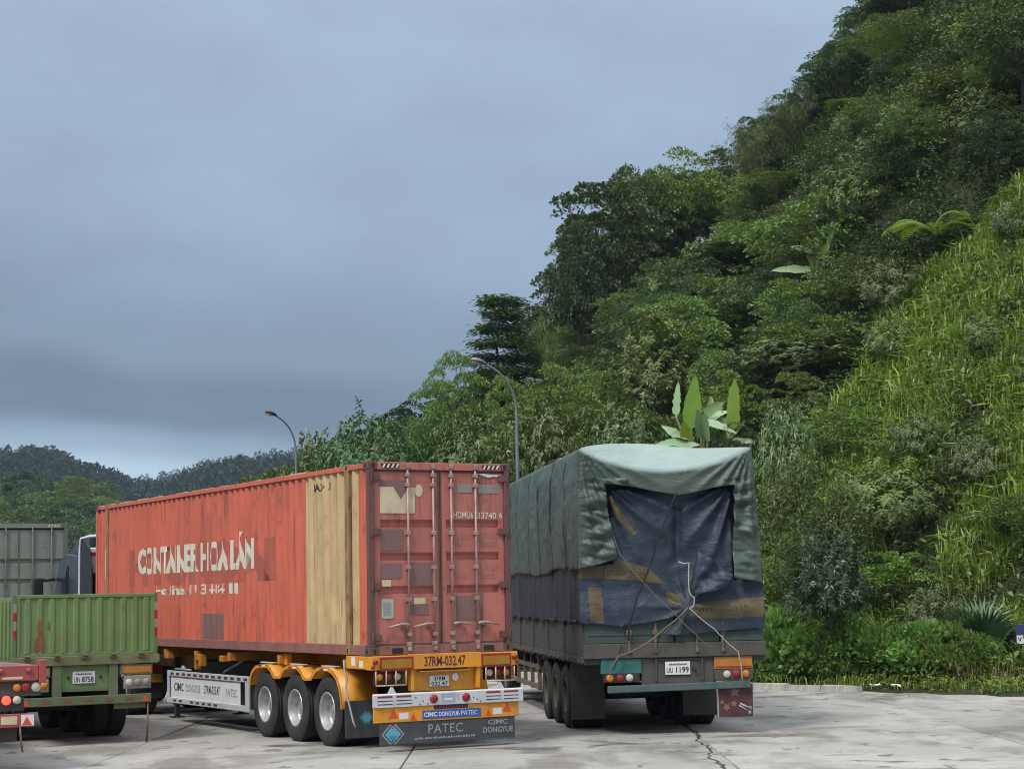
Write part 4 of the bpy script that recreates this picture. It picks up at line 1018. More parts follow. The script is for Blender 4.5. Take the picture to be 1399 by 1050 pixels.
# cab ahead, mostly hidden behind the container
cbm = MB(); cbm.prism([(12.3, 0.9), (12.3, 3.0), (12.6, 3.12), (13.6, 3.05), (14.2, 2.1), (14.35, 1.9), (14.4, 0.6), (13.9, 0.6), (13.8, 0.95)], lambda u, v, t: (t, u, v), 0.2, 2.7)
cbm.build('cab', M['bodygreen'], tt, 0.05)
MB().prism([(13.1, 2.0), (13.15, 2.85), (13.6, 2.8), (14.0, 2.0)], lambda u, v, t: (t, u, v), 0.185, 0.199).build('side_window', M['glass'], tt)
put_wheel(kit_b, tt, 0.30, 13.45, -1, False); put_wheel(kit_b, tt, 2.55, 13.45, 1, False)
MB().box(0.6, 12.0, 0.85, 2.2, 14.2, 1.1).build('frame_rail', M['dark'], tt)
# lights, plate, bumper
lb = MB(); lb.box(0.28, 0.02, 0.99, 0.94, 0.10, 1.228); lb.build('lamp_panel', M['teal'], tt, 0.006)
lb = MB(); lb.box(0.32, 0.0, 0.85, 0.90, 0.10, 0.985); lb.build('lamp_box', M['dark'], tt, 0.006)
for a, mt in ((0.415, 'lampamber'), (0.575, 'lampred'), (0.735, 'lampwhite')): lamp(tt, 'rear_lamp', (a, 0.0, 0.925), 0.060, M[mt])
MB().box(2.13, 0.02, 1.03, 2.76, 0.06, 1.228).build('reflector_panel', M['orange_refl'], tt, 0.006)
MB().box(2.15, 0.018, 1.045, 2.75, 0.0195, 1.072).build('reflector_strip', M['reflred'], tt)
MB().box(2.13, 0.0, 0.86, 2.76, 0.10, 1.02).build('lamp_box', M['beamdirty'], tt, 0.006)
for a, mt in ((2.33, 'lampwhite'), (2.48, 'lampred'), (2.635, 'lampamber')): lamp(tt, 'rear_lamp', (a, 0.0, 0.945), 0.060, M[mt])
MB().box(0.94, 0.05, 0.80, 2.13, 0.10, 1.23).build('tail_panel', M['beamdirty'], tt, 0.008)
MB().box(1.16, 0.02, 0.86, 1.19, 0.05, 1.22).build('upright', M['beamdirty'], tt); MB().box(1.92, 0.02, 0.86, 1.95, 0.05, 1.22).build('upright', M['beamdirty'], tt)
MB().box(1.16, 0.028, 1.185, 1.95, 0.05, 1.215).build('tail_trim', M['bodydark'], tt)
MB().box(1.325, 0.02, 0.955, 1.735, 0.035, 1.165).build('number_plate', M['white'], tt, 0.006)
lettering(tt, 'UU', (1.35, 0.017, 0.985), XR, ZU, 0.10, 0.085, M['letter_dark'], 0.012)
lettering(tt, '1199', (1.50, 0.017, 0.985), XR, ZU, 0.21, 0.095, M['letter_dark'], 0.02)
for k in range(10): MB().box(1.385 + k * 0.030, 0.016, 1.108, 1.405 + k * 0.030, 0.0195, 1.128 + 0.008 * (k % 2)).build('lettering', M['letter_dark'], tt)
MB().cyl((1.80, 0.05, 1.05), (1.80, -0.01, 1.05), 0.03, 10).build('socket', M['dark'], tt)
bm_ = MB(); bm_.prism([(0.0, 0.685), (0.0, 0.80), (0.09, 0.80), (0.09, 0.685)], lambda u, v, t: (t, u, v + 0.015 * (t - 0.4)), 0.38, 2.72); bm_.build('bumper', M['teal_dull'], tt, 0.012)
# mudflaps
MB().box(0.02, 1.60, 0.18, 0.59, 1.615, 1.12).build('mudflap', M['beamdirty'], tt)
MB().box(1.94, 1.60, 0.20, 2.52, 1.615, 0.95).build('mudflap', M['beamdirty'], tt)
MB().box(0.03, 1.70, 0.02, 0.05, 1.715, 0.25).build('strap', M['dark'], tt)
M['flapred'] = paint('printed_flap', (0.075, 0.022, 0.030), 0.5, var=0.4, dirt=(0.11, 0.06, 0.05), dirt_amt=0.5, scale=5)
rfz = MB().box(2.19, 0.08, 0.26, 2.77, 0.09, 0.78).build('mudflap', M['flapred'], tt, label='dark red printed mudflap with pale flowers')
def blob(cx, cz, r, n, ph, mat, y):
    pts = []
    for k in range(2 * n):
        q = r if k % 2 == 0 else r * 0.45; t = ph + math.pi * k / n; pts.append((cx + q * math.cos(t), cz + q * math.sin(t)))
    MB().prism(pts, lambda u, v, t: (u, t, v), y - 0.002, y).build('print', mat, rfz)
M['print_tan'] = plain('print_tan', (0.20, 0.13, 0.085), 0.6); M['print_grey'] = plain('print_grey', (0.33, 0.31, 0.30), 0.6)
blob(2.47, 0.66, 0.10, 5, 0.3, M['print_tan'], 0.079); blob(2.33, 0.42, 0.075, 5, 0.9, M['print_tan'], 0.079); blob(2.45, 0.47, 0.06, 5, 0.1, M['print_tan'], 0.079); blob(2.25, 0.50, 0.04, 5, 0.5, M['print_tan'], 0.079)
pg = MB(); pg.tube([(2.55, 0.078, 0.47), (2.71, 0.078, 0.39)], 0.018, 6); pg.tube([(2.53, 0.078, 0.44), (2.68, 0.078, 0.35)], 0.014, 6); pg.build('print', M['print_grey'], rfz)
for cx, cz in ((2.715, 0.40), (2.705, 0.33)): blob(cx, cz, 0.04, 8, 0, M['print_grey'], 0.0785)
fe = MB(); fe.box(2.765, 0.078, 0.26, 2.775, 0.092, 0.78); fe.box(2.185, 0.078, 0.255, 2.195, 0.092, 0.70); fe.build('flap_edge', M['rope_pale'], rfz)
# longitudinal side beam and tanks under the bed
sb = MB(); sb.box(0.10, 6.2, 0.84, 0.16, 11.0, 0.93); sb.box(0.10, 6.2, 0.46, 0.16, 11.0, 0.55)
for b in (6.25, 7.3, 8.4, 9.5, 10.6): sb.box(0.095, b, 0.44, 0.165, b + 0.09, 1.15)
sb.build('side_guard', M['rustbrown'], tt, 0.006)

# ---- tarpaulins (draped cloth, each its own thing)
def nz(x, y, z=0.0): return noise.noise(Vector((x, y, z)))
def in_poly(p, poly):
    x, y = p; c = False; j = len(poly) - 1
    for i in range(len(poly)):
        xi, yi = poly[i]; xj, yj = poly[j]
        if (yi > y) != (yj > y) and x < (xj - xi) * (y - yi) / (yj - yi) + xi: c = not c
        j = i
    return c
def densify(poly, sp):
    out = []
    for i in range(len(poly)):
        a, b = Vector(poly[i]), Vector(poly[(i + 1) % len(poly)]); n = max(1, round((b - a).length / sp))
        for k in range(n): q = a.lerp(b, k / n); out.append((q.x, q.y))
    return out
def sheet(poly, bands, sp, seed=1):
    """triangulated cloth in (a, z): returns 2D verts, tris, band index per tri"""
    rnd = random.Random(seed); P = densify(poly, sp); vts = [Vector(p) for p in P]; edges = [(i, (i + 1) % len(P)) for i in range(len(P))]
    for bd in bands:
        B = densify(bd, sp); n = len(vts); vts += [Vector(p) for p in B]; edges += [(n + i, n + (i + 1) % len(B)) for i in range(len(B))]
    xs_ = [p[0] for p in P]; zs_ = [p[1] for p in P]
    x = min(xs_); row = 0
    while x < max(xs_):
        z = min(zs_) + (sp / 2 if row % 2 else 0)
        while z < max(zs_):
            q = (x + rnd.uniform(-.2, .2) * sp, z + rnd.uniform(-.2, .2) * sp)
            if in_poly(q, poly): vts.append(Vector(q))
            z += sp
        x += sp * 0.87; row += 1
    ov, oe, of, *_ = delaunay_2d_cdt(vts, edges, [list(range(len(P)))], 0, 1e-5)
    tris = []; mi = []
    for f in of:
        c = ((ov[f[0]].x + ov[f[1]].x + ov[f[2]].x) / 3, (ov[f[0]].y + ov[f[1]].y + ov[f[2]].y) / 3)
        if not in_poly(c, poly): continue
        tris.append(tuple(f)); m = 0
        for k, bd in enumerate(bands):
            if in_poly(c, bd): m = k + 1
        mi.append(m)
    return [(v.x, v.y) for v in ov], tris, mi
class Cloth:
    def __init__(s): s.v, s.f, s.m = [], [], []
    def add(s, v, f, m=None):
        n = len(s.v); s.v += v; s.f += [tuple(n + i for i in q) for q in f]; s.m += (m if m else [0] * len(f))
    def grid(s, nu, nv, fn, m=0):
        v = [fn(i / nu, j / nv) for j in range(nv + 1) for i in range(nu + 1)]
        f = [(j * (nu + 1) + i, j * (nu + 1) + i + 1, (j + 1) * (nu + 1) + i + 1, (j + 1) * (nu + 1) + i) for j in range(nv) for i in range(nu)]
        s.add(v, f, [m] * len(f))
    def build(s, name, mats, parent=None, thick=0.006):
        me = bpy.data.meshes.new(name); me.from_pydata(s.v, [], s.f); me.polygons.foreach_set('use_smooth', [True] * len(s.f))
        for m in mats: me.materials.append(m)
        me.polygons.foreach_set('material_index', s.m); me.update()
        o = link(name, me, None, parent)
        if thick: md = o.modifiers.new('solid', 'SOLIDIFY'); md.thickness = thick; md.offset = 0
        return o
TT_LOC, TT_RZ = (1.065, 30.174, 0), 0.122
def top_z(a): t = max(0, min(1, (a + 0.03) / 2.87)); return 4.585 + 0.02 * t + 0.14 * math.sin(math.pi * t ** 0.62) ** 1.2 - 0.05 * math.sin(math.pi * t) * (t > 0.5) * math.sin(math.pi * (t - 0.5) * 2)
def sag_z(a): t = max(0, min(1, (a + 0.03) / 2.87)); return 4.60 - 0.40 * math.sin(math.pi * t) ** 0.75
def right_a(z): return 2.845 + (4.6 - z) * 0.058
def fold(a, z, ca, cz, k, amp, reach, ph=0.0):
    r = math.hypot(a - ca, z - cz); th = math.atan2(z - cz, a - ca)
    return amp * math.sin(k * th + ph + 1.6 * nz(th * 3, r * 1.4, ph)) * min(1.0, r / 0.25) * math.exp(-r / reach)
def fan(a, z, ca, cz, k, amp, ph, r0=0.3, reach=1.6):
    r = math.hypot(a - ca, z - cz); th = math.atan2(z - cz, a - ca)
    q = abs(math.sin(k * th + ph + 0.7 * nz(th * 2.5, r * 0.6, ph)))
    return amp * (q - 0.6) * min(1.0, r / r0) * math.exp(-r / reach)
def rear_green(a, z):
    e = min(max(0, (a + 0.05) / 0.16), max(0, (right_a(z) - a) / 0.16), 1.0)
    d = 0.0
    d += (fan(a, z, 0.0, 4.66, 15, 0.14, 0.4) * max(0, 1 - a / 1.7) + fan(a, z, 2.84, 4.68, 15, 0.14, 2.0) * max(0, 1 - (2.84 - a) / 1.5)) * min(1, max(0.12, (sag_z(a) + 0.12 - z) / 0.25))
    flap = 1.0 if (a < 0.75 or a > 2.35) and z < 4.1 else 0.0
    d += flap * (0.16 * (0.22 - abs(nz(a * 1.3 + z * 0.9, z * 4.2 - a * 1.2, 1.0))) + 0.09 * (0.22 - abs(nz(a * 2.2 - z * 0.5, z * 9.0 + a * 2.0, 5.0))))
    d += 0.02 * nz(a * 3, z * 3, 9.0)
    b = -0.05 + d * e - 0.05 * e * (1 if z < 4.0 else max(0, (4.4 - z) / 0.4))
    s = sag_z(a)
    if z > s: b += (z - s) * 1.35 * (1 - 0.15 * nz(a * 2, z * 2, 3)) + e * 0.05 * (0.25 - abs(nz(a * 1.6, z * 6, 8)))
    return (a, b, z)
gt = Cloth()
inner = [(2.46, 2.49), (2.475, 3.0), (2.50, 3.6), (2.515, 3.99), (2.2, 3.95), (1.85, 3.87), (1.59, 3.83), (1.2, 3.90), (0.8, 3.985), (0.39, 4.03), (0.45, 3.5), (0.52, 3.1), (0.57, 2.83)]
topedge = [(-0.03 + 2.87 * k / 24, top_z(-0.03 + 2.87 * k / 24)) for k in range(25)]
rp = topedge + [(right_a(3.8), 3.8), (right_a(3.0), 3.0), (2.955, 2.40)] + inner + [(0.28, 2.74), (-0.07, 2.67), (-0.06, 3.5)]
v2, tr, mi = sheet(rp, [], 0.030, 3)
gt.add([rear_green(a, z) for a, z in v2], tr)
def roof_pt(u, t):
    a = -0.03 + 2.87 * u; A = rear_green(a, top_z(a)); b = A[1] + (TTL - A[1]) * t ** 1.5
    e = math.sin(math.pi * u)
    z = A[2] + (0.05 * nz(a * 0.9, b * 0.5, 2) + 0.03 * math.sin(b * 2.6) * e) * min(1, t * 6) - 0.06 * e * min(1, t * 3)
    return (a, b, z)
gt.grid(30, 60, roof_pt)
def side_green(t, w, left=True):
    b = TTL * t ** 1.25
    ztop = roof_pt(0 if left else 1, 0)[2]
    zb = 2.66 + 0.05 * nz(b * 0.7, 3, 3) + (0.03 * math.sin(b * 1.1)) if left else 2.42 + 0.05 * nz(b, 9, 1)
    z = ztop + (zb - ztop) * w
    e = min(1, t * 14) * min(1, w * 6)
    d = e * (0.06 * nz(b * 1.5, z * 0.35, 4) + 0.06 * (0.4 - abs(nz(b * 3.6, z * 0.7, 6))) + 0.035 * nz(b * 5, z * 5, 2)) + 0.05 * math.sin(math.pi * w) * min(1, t * 10)
    a = (-0.03 - 0.045 * w - d) if left else (right_a(z) + d)
    bb = b if t > 0 else rear_green(-0.05, z)[1]
    return (a, bb if t > 0 else -0.03, z)
gt.grid(110, 34, lambda u, w: side_green(u, w, True))
gt.grid(80, 24, lambda u, w: side_green(u, w, False))
gt.grid(10, 10, lambda u, w: (-0.03 + 2.87 * u, TTL + 0.01, 4.58 - 1.9 * w))
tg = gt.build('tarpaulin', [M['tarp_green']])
fa = tg.data.attributes.new('sky_fade', 'FLOAT', 'POINT')          # roof and slope below bleached paler, skylight on them put into the colour
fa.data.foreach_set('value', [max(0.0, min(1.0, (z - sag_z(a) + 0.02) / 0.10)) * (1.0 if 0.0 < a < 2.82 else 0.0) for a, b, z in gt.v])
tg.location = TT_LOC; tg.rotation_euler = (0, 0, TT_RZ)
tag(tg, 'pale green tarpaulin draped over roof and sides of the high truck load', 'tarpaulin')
for k in range(7):                                     # welded seams across the green sheet
    b = 1.1 + k * 1.55
    pts = [Vector(side_green((b / TTL) ** 0.8, w / 14, True)) + Vector((-0.006, 0, 0)) for w in range(15)]
    MB().tube(pts, 0.010, 5).build('seam', M['tarp_skirt'] if k == 1 else M['tarp_green'], tg)
# blue tarpaulin: rear sheet, skirt along the side
K1, K2 = (1.57, 2.74), (1.70, 2.04)
def smooth_(t): return t * t * (3 - 2 * t)
def rear_blue(a, z):
    d = 0.0
    up = smooth_(max(0, min(1, (z - 2.65) / 0.3)))     # sheet hangs from its two upper corners and is drawn in at the middle
    d += up * (fan(a, z, 0.36, 4.10, 9, 0.17, 0.5, 0.4, 2.4) * max(0, 1 - (a - 0.3) / 1.7) + fan(a, z, 2.56, 4.08, 9, 0.17, 1.4, 0.4, 2.4) * max(0, 1 - (2.55 - a) / 1.5))
    d += up * 0.09 * math.exp(-((a - 1.60) / 0.07) ** 2) * (z < 3.65)
    lo = smooth_(max(0, min(1, (2.7 - z) / 0.3)))
    d += lo * (fan(a, z, K2[0], K2[1], 5, 0.09, 0.3, 0.3, 1.2))
    d += 0.03 * nz(a * 2.2, z * 2.2, 7) + 0.015 * nz(a * 6, z * 6, 1)
    r = math.hypot(a - K2[0], (z - K2[1]) * 1.4); d -= 0.06 * math.exp(-(r / 0.30) ** 2)
    r1 = math.hypot(a - K1[0], z - K1[1]); d += 0.10 * math.exp(-(r1 / 0.4) ** 2)
    e = min(1.0, max(0, (a + 0.06) / 0.15), max(0, (3.0 - a) / 0.15))
    cov = 0.13 if ((a < 0.50 or a > 2.50) and z > 2.75) or (a > 2.50 and z > 2.45) or z > 3.95 else 0.0      # tucked in behind the green cover
    if cov: e *= 0.2
    return (a, 0.03 + cov + 0.05 * max(0, (z - 3.6)) + d * e - 0.085 * (z < 1.9) - 0.085 * max(0, min(1, (2.3 - z) / 0.4)) * (z >= 1.9), z)
bp_ = [(-0.06, 4.15), (0.39, 4.15), (1.6, 4.05), (2.5, 4.15), (2.86, 4.15), (2.93, 3.0), (2.99, 2.2), (2.96, 1.67), (2.5, 1.65), (1.9, 1.60), (1.25, 1.585), (1.42, 1.74), (1.62, 1.90), (1.40, 1.86), (1.05, 1.79), (0.6, 1.74), (0.3, 1.775), (-0.05, 1.80)]
band1 = [(-0.055, 2.735), (0.4, 2.70), (0.62, 2.82), (1.1, 2.66), (1.26, 2.52), (1.38, 2.40), (0.9, 2.465), (0.55, 2.50), (-0.05, 2.52)]
band2 = [(1.74, 2.06), (2.2, 2.12), (2.985, 2.17), (2.975, 1.86), (2.3, 1.84), (1.74, 1.86)]
band3 = [(0.10, 2.38), (0.32, 2.36), (0.33, 1.80), (0.11, 1.83)]
band4 = [(1.36, 2.28), (1.58, 2.24), (1.62, 2.06), (1.42, 2.10)]
band5 = [(0.44, 3.88), (0.50, 3.86), (0.92, 3.22), (0.86, 3.20), (0.60, 3.46)]
v2, tr, mi = sheet(bp_, [band1, band2, band3, band4, band5], 0.034, 8)
bt = Cloth(); bt.add([rear_blue(a, z) for a, z in v2], tr, [1 if m else 0 for m in mi])
def skirt(u, w):
    b = 0.0 + 9.8 * u; zt = 2.80; zb = 1.80 + 0.03 * math.sin(b * 5.3) + 0.02 * nz(b * 3, 1)
    z = zt + (zb - zt) * w
    d = 0.03 * nz(b * 5, z * 0.6, 3) + 0.03 * nz(b * 2.2, z * 0.4, 8) + 0.012 * math.sin(b * 15) * w
    return (-0.045 - d * min(1, u * 20), b if u > 0 else rear_blue(-0.05, z)[1], z)
bt.grid(120, 16, skirt, 2)
tb = bt.build('tarpaulin', [M['tarp_blue'], M['tarp_ochre'], M['tarp_skirt']]); tb.location = TT_LOC; tb.rotation_euler = (0, 0, TT_RZ)
tag(tb, 'dark blue tarpaulin with ochre bands, gathered over the rear of the loaded truck', 'tarpaulin')
# loose corner of the blue sheet folded out
fl_ = Cloth()
def flap(u, w):
    p0 = Vector((1.90, 2.93)); p1 = Vector((2.44, 2.54)); p2 = Vector((2.40, 2.36)); p3 = Vector((1.72, 2.24))
    q = p0.lerp(p1, u).lerp(p3.lerp(Vector((2.10, 2.19)).lerp(p2, u), u), w)
    bulge = -0.13 - 0.10 * math.sin(math.pi * u) * (0.4 + 0.6 * w) - 0.05 * math.sin(7 * u + 3 * w) + 0.06 * nz(u * 4, w * 4)
    return (q.x, bulge * min(1, 0.25 + u * 3 + w * 0.5), q.y)
fl_.grid(22, 18, flap)
fo = fl_.build('loose_corner', [M['tarp_blue']], tb)
M['ochre_dark'] = plain('faint_ochre_lettering', (0.045, 0.036, 0.024), 0.6)
lettering(tb, '07A 030', (0.36, -0.075, 2.555), XR, ZU, 0.72, 0.11, M['ochre_dark'], 0.01)
lettering(tb, '07A 12030', (1.90, -0.145, 1.93), XR, ZU, 0.78, 0.12, M['ochre_dark'], 0.01)
for k in range(34):                                    # eyelets along the hem
    b = 0.2 + k * 0.28
    if k < 14: MB().cyl((-0.085, b, 1.84), (-0.105, b, 1.84), 0.014, 8).build('eyelet', M['rustbrown'], tb)
# ropes
def rope(name, pts, r, mat, label, sub=3):
    P = []
    for i in range(len(pts) - 1):
        a, b = Vector(pts[i]), Vector(pts[i + 1])
        for k in range(6):
            t = k / 6; q = a.lerp(b, t); q.z -= 0.02 * math.sin(math.pi * t); P.append(q)
    P.append(Vector(pts[-1]))
    o = MB().tube(P, r, 7).build(name, mat); o.location = TT_LOC; o.rotation_euler = (0, 0, TT_RZ)
    return tag(o, label, 'rope')
rope('rope', [(1.555, -0.10, 3.86), (1.20, -0.16, 3.10), (1.10, -0.17, 2.75), (0.86, -0.16, 2.20), (0.72, -0.14, 1.76), (0.73, -0.06, 1.52)], 0.013, M['rope_black'], 'long black rope slanting down the blue tarpaulin to the left hinge')
rope('rope', [(1.56, -0.12, 2.76), (1.72, -0.17, 2.74), (1.70, -0.20, 2.45), (1.705, -0.20, 2.28), (1.78, -0.22, 2.18), (1.77, -0.22, 2.06), (1.70, -0.20, 2.02)], 0.010, M['rope_pale'], 'short pale rope hanging down the middle of the blue tarpaulin')
rope('rope', [(1.70, -0.20, 2.02), (2.1, -0.17, 1.68), (2.50, -0.12, 1.30), (2.54, -0.10, 1.12), (2.56, -0.08, 0.85)], 0.009, M['rope_pale'], 'pale rope stretched from the knot to the right tail light')
rope('rope', [(1.68, -0.19, 2.02), (1.30, -0.15, 1.70), (0.95, -0.12, 1.44), (0.55, -0.10, 1.28), (0.42, -0.08, 1.12), (0.40, -0.05, 0.98)], 0.012, M['rope_brown'], 'brown twisted rope from the knot to the left tail light')
rope('rope', [(0.42, -0.06, 3.55), (0.60, -0.12, 2.90), (1.00, -0.17, 2.40), (1.45, -0.19, 1.95), (1.80, -0.15, 1.60), (2.08, -0.10, 1.36)], 0.008, M['rope_brown'], 'thin brown rope crossing the blue tarpaulin from upper left to lower right')
rope('rope', [(0.62, -0.04, 1.45), (0.52, -0.09, 1.22), (0.46, -0.09, 1.05)], 0.010, M['rope_black'], 'short black cord hanging by the teal lamp panel')

# ------------------------------------------------------------------ green side-board trailer
M['ggreen'] = paint('grass_green_paint', (0.140, 0.218, 0.072), 0.5, var=0.14, dirt=(0.12, 0.125, 0.06), dirt_amt=0.6, rust=0.3, streak=0.4, scale=1.2)
M['grust'] = paint('rusty_green', (0.145, 0.155, 0.07), 0.65, var=0.3, dirt=(0.15, 0.085, 0.045), dirt_amt=0.8, rust=0.6, scale=2.5)
M['gframe'] = paint('dull_green', (0.10, 0.145, 0.075), 0.6, var=0.2, dirt=(0.13, 0.10, 0.065), dirt_amt=0.6, rust=0.3, scale=2)
gtl = empty('flatbed_trailer', (-7.98, 30.0, 0), 0.515, 'bright green drop-side trailer with ribbed tailgate and scraped paint', 'trailer')
GW, GL = 2.34, 11.5
kit_g = wheel_kit(0.53, 0.28, M['beamdirty'])
for b in (2.0, 3.3, 4.6):
    put_wheel(kit_g, gtl, 0.16, b, -1); put_wheel(kit_g, gtl, GW - 0.16, b, 1)
    MB().cyl((0.4, b, 0.53), (GW - 0.4, b, 0.53), 0.08, 10).build('axle', M['dark'], gtl)
# tailgate
tgz0, tgz1 = 1.43, 2.42
gate = MB().box(0.05, 0.022, tgz0, GW - 0.06, 0.036, tgz1 - 0.04).build('tailgate', M['ggreen'], gtl)
fr = MB(); fr.box(0.0, 0.0, tgz1 - 0.055, GW - 0.02, 0.05, tgz1); fr.box(0.02, 0.002, tgz0, 0.07, 0.05, tgz1 - 0.056); fr.box(GW - 0.10, 0.002, tgz0, GW - 0.05, 0.05, tgz1 - 0.056)
fr.box(0.071, 0.004, tgz0, GW - 0.101, 0.05, tgz0 + 0.05); fr.build('tailgate_frame', M['ggreen'], gtl, 0.006)
for k in range(11):
    a = 0.14 + k * 0.196
    MB().prism([(a, 0.0216), (a + 0.03, 0.002), (a + 0.085, 0.002), (a + 0.115, 0.0216)], lambda u, v, t: (u, v, t), tgz0 + 0.055, tgz1 - 0.06).build('tailgate_rib', M['ggreen'], gate)
M['scrape'] = paint('bare_rust', (0.23, 0.075, 0.035), 0.75, var=0.3, dirt=(0.10, 0.05, 0.03), dirt_amt=0.6, scale=6)
flat(gtl, 'scraped_patch', [(0.30, 1.52), (0.44, 1.54), (0.445, 1.75), (0.42, 1.78), (0.45, 1.82), (0.40, 1.86), (0.42, 1.98), (0.36, 2.02), (0.34, 1.90), (0.36, 1.78), (0.31, 1.66)], M['scrape'], 0.0015)
flat(gtl, 'scraped_patch', [(0.52, 1.86), (0.55, 1.86), (0.545, 1.99), (0.525, 2.0)], M['scrape'], 0.0015)
# corner posts with banded tape, right post
for a0 in (-0.045, GW - 0.055):
    MB().box(a0, 0.0, 1.29, a0 + 0.06, 0.10, tgz1 + 0.01).build('corner_post', M['gframe'], gtl, 0.006)
    for k in range(4): MB().box(a0 + 0.005, -0.004, 1.72 + k * 0.14, a0 + 0.055, -0.0005, 1.86 + k * 0.14).build('reflective_tape', M['reflred'] if k % 2 == 0 else M['label_grey'], gtl)
# side boards with ribs on both sides
for x0, s in ((-0.03, 1), (GW + 0.0, -1)):
    for k in range(5):
        b0 = 0.12 + k * 2.28
        pnl = MB().box(x0, b0, 1.36, x0 + s * 0.03, b0 + 2.2, 2.38).build('side_board', M['ggreen'], gtl, 0.006)
        for q in range(9):
            bb = b0 + 0.10 + q * 0.24
            MB().box(x0 - s * 0.022, bb, 1.42, x0 - s * 0.0005, bb + 0.10, 2.32).build('side_rib', M['ggreen'], pnl)
        MB().box(x0 - s * 0.02, b0 + 2.2, 1.2, x0 + s * 0.05, b0 + 2.28, 2.40).build('stake', M['gframe'], gtl)
MB().box(-0.03, 0.03, 1.29, GW + 0.01, GL, 1.36).build('floor', M['gframe'], gtl)
rl = MB(); rl.prism([(-0.05, 1.28), (GW + 0.005, 1.28), (GW + 0.035, 1.31), (GW + 0.035, 1.425), (-0.05, 1.425)], lambda u, v, t: (u, t, v), -0.02, 0.028); rl.build('rear_rail', M['grust'], gtl, 0.006)
for a in (0.18, 0.66, 1.12, 1.58, 2.05):
    h = MB(); h.box(a - 0.055, -0.045, 1.385, a + 0.055, -0.019, 1.42); h.cyl((a - 0.04, -0.04, 1.44), (a + 0.04, -0.04, 1.44), 0.022, 8); h.build('tailgate_hinge', M['rustbrown'], gtl, 0.004)
for a in (0.60, 1.53): MB().box(a, 0.0, 0.70, a + 0.15, 0.08, 1.285).build('upright', M['gframe'], gtl, 0.008)
MB().box(0.75, 0.05, 0.86, 1.53, 0.07, 1.27).build('plate_panel', M['ggreen'], gtl)
MB().box(0.75, 0.03, 0.86, 1.53, 0.05, 0.91).build('plate_panel_lip', M['gframe'], gtl)
MB().box(0.935, 0.03, 0.985, 1.305, 0.045, 1.18).build('number_plate', M['white'], gtl, 0.006)
lettering(gtl, 'UN', (0.955, 0.027, 1.005), XR, ZU, 0.10, 0.085, M['letter_dark'], 0.012)
lettering(gtl, '8758', (1.085, 0.027, 1.005), XR, ZU, 0.195, 0.09, M['letter_dark'], 0.02)
for k in range(9): MB().box(0.985 + k * 0.030, 0.026, 1.125, 1.005 + k * 0.030, 0.0295, 1.143 + 0.008 * (k % 2)).build('lettering', M['letter_dark'], gtl)
for a in (0.87, 1.40): MB().cyl((a, 0.05, 1.08), (a, 0.02, 1.08), 0.025, 8).build('plate_bolt', M['dark'], gtl)
for a0 in (0.0, 1.70):
    MB().box(a0 + 0.02, 0.0, 1.10, a0 + 0.56, 0.06, 1.265).build('reflector_frame', M['grust'], gtl, 0.006)
    MB().box(a0 + 0.06, -0.006, 1.13, a0 + 0.53, -0.0005, 1.235).build('reflector', M['orange_refl'], gtl)
    MB().box(a0 + 0.08, 0.0, 0.87, a0 + 0.54, 0.06, 1.085).build('lamp_box', M['label_grey'], gtl, 0.012)
    for k in range(3): lamp(gtl, 'rear_lamp', (a0 + 0.16 + k * 0.15, 0.0, 0.975), 0.06, M[('lampwhite', 'lampred', 'lampamber')[k]] if a0 < 1 else M[('lampwhite', 'label_grey', 'label_grey')[k]])
bp2 = MB(); bp2.box(0.05, -0.03, 0.645, 2.23, 0.05, 0.785); bp2.build('bumper', M['gframe'], gtl, 0.008)
for k, a in enumerate((0.42, 0.78, 1.12, 1.46, 1.80)): MB().box(a, -0.034, 0.69, a + 0.14, -0.0305, 0.735).build('reflective_tape', M['scrape'], gtl)
for a in (0.16, 2.13): MB().prism([(a - 0.06, 0.66), (a + 0.06, 0.66), (a, 0.765)], lambda u, v, t: (u, t, v), -0.036, -0.0305).build('warning_triangle', M['triangle'], gtl)
MB().box(1.62, 0.03, 0.555, 2.15, 0.06, 0.64).build('lower_beam', M['grust'], gtl)
MB().box(0.55, 0.3, 0.80, 0.68, GL, 1.29).build('frame_rail', M['dark'], gtl); MB().box(1.65, 0.3, 0.80, 1.78, GL, 1.29).build('frame_rail', M['dark'], gtl)
MB().tube([(2.18, -0.01, 0.66), (2.17, -0.02, 0.3), (2.15, -0.03, 0.0)], [0.012, 0.014, 0.02], 6).build('ground_strap', M['rustbrown'], gtl)
MB().box(0.10, GL - 0.6, 0.0, 0.25, GL - 0.45, 1.29).build('landing_leg', M['dark'], gtl); MB().box(GW - 0.3, GL - 0.6, 0.0, GW - 0.15, GL - 0.45, 1.29).build('landing_leg', M['dark'], gtl)

# ------------------------------------------------------------------ red flatbed, only its right rear corner in view
M['red'] = paint('faded_red', (0.33, 0.065, 0.060), 0.55, var=0.16, dirt=(0.17, 0.07, 0.06), dirt_amt=0.5, rust=0.25, scale=1.8)
rtl = empty('flatbed_trailer', (-6.492, 26.0, 0), 0.515, 'faded red empty flatbed at the lower left edge of the photo', 'trailer')
kit_r = wheel_kit(0.52, 0.28, M['beamdirty'])
for b in (3.2, 4.5):
    put_wheel(kit_r, rtl, -2.32, b, -1); put_wheel(kit_r, rtl, -0.30, b, 1)
    MB().cyl((-2.1, b, 0.52), (-0.4, b, 0.52), 0.08, 10).build('axle', M['dark'], rtl)
MB().box(-2.5, 0.0, 1.24, -0.10, 0.12, 1.45).build('rear_beam', M['red'], rtl, 0.01)
MB().box(-0.099, -0.02, 1.20, 0.0, 0.14, 1.52).build('corner_bracket', M['red'], rtl, 0.01)
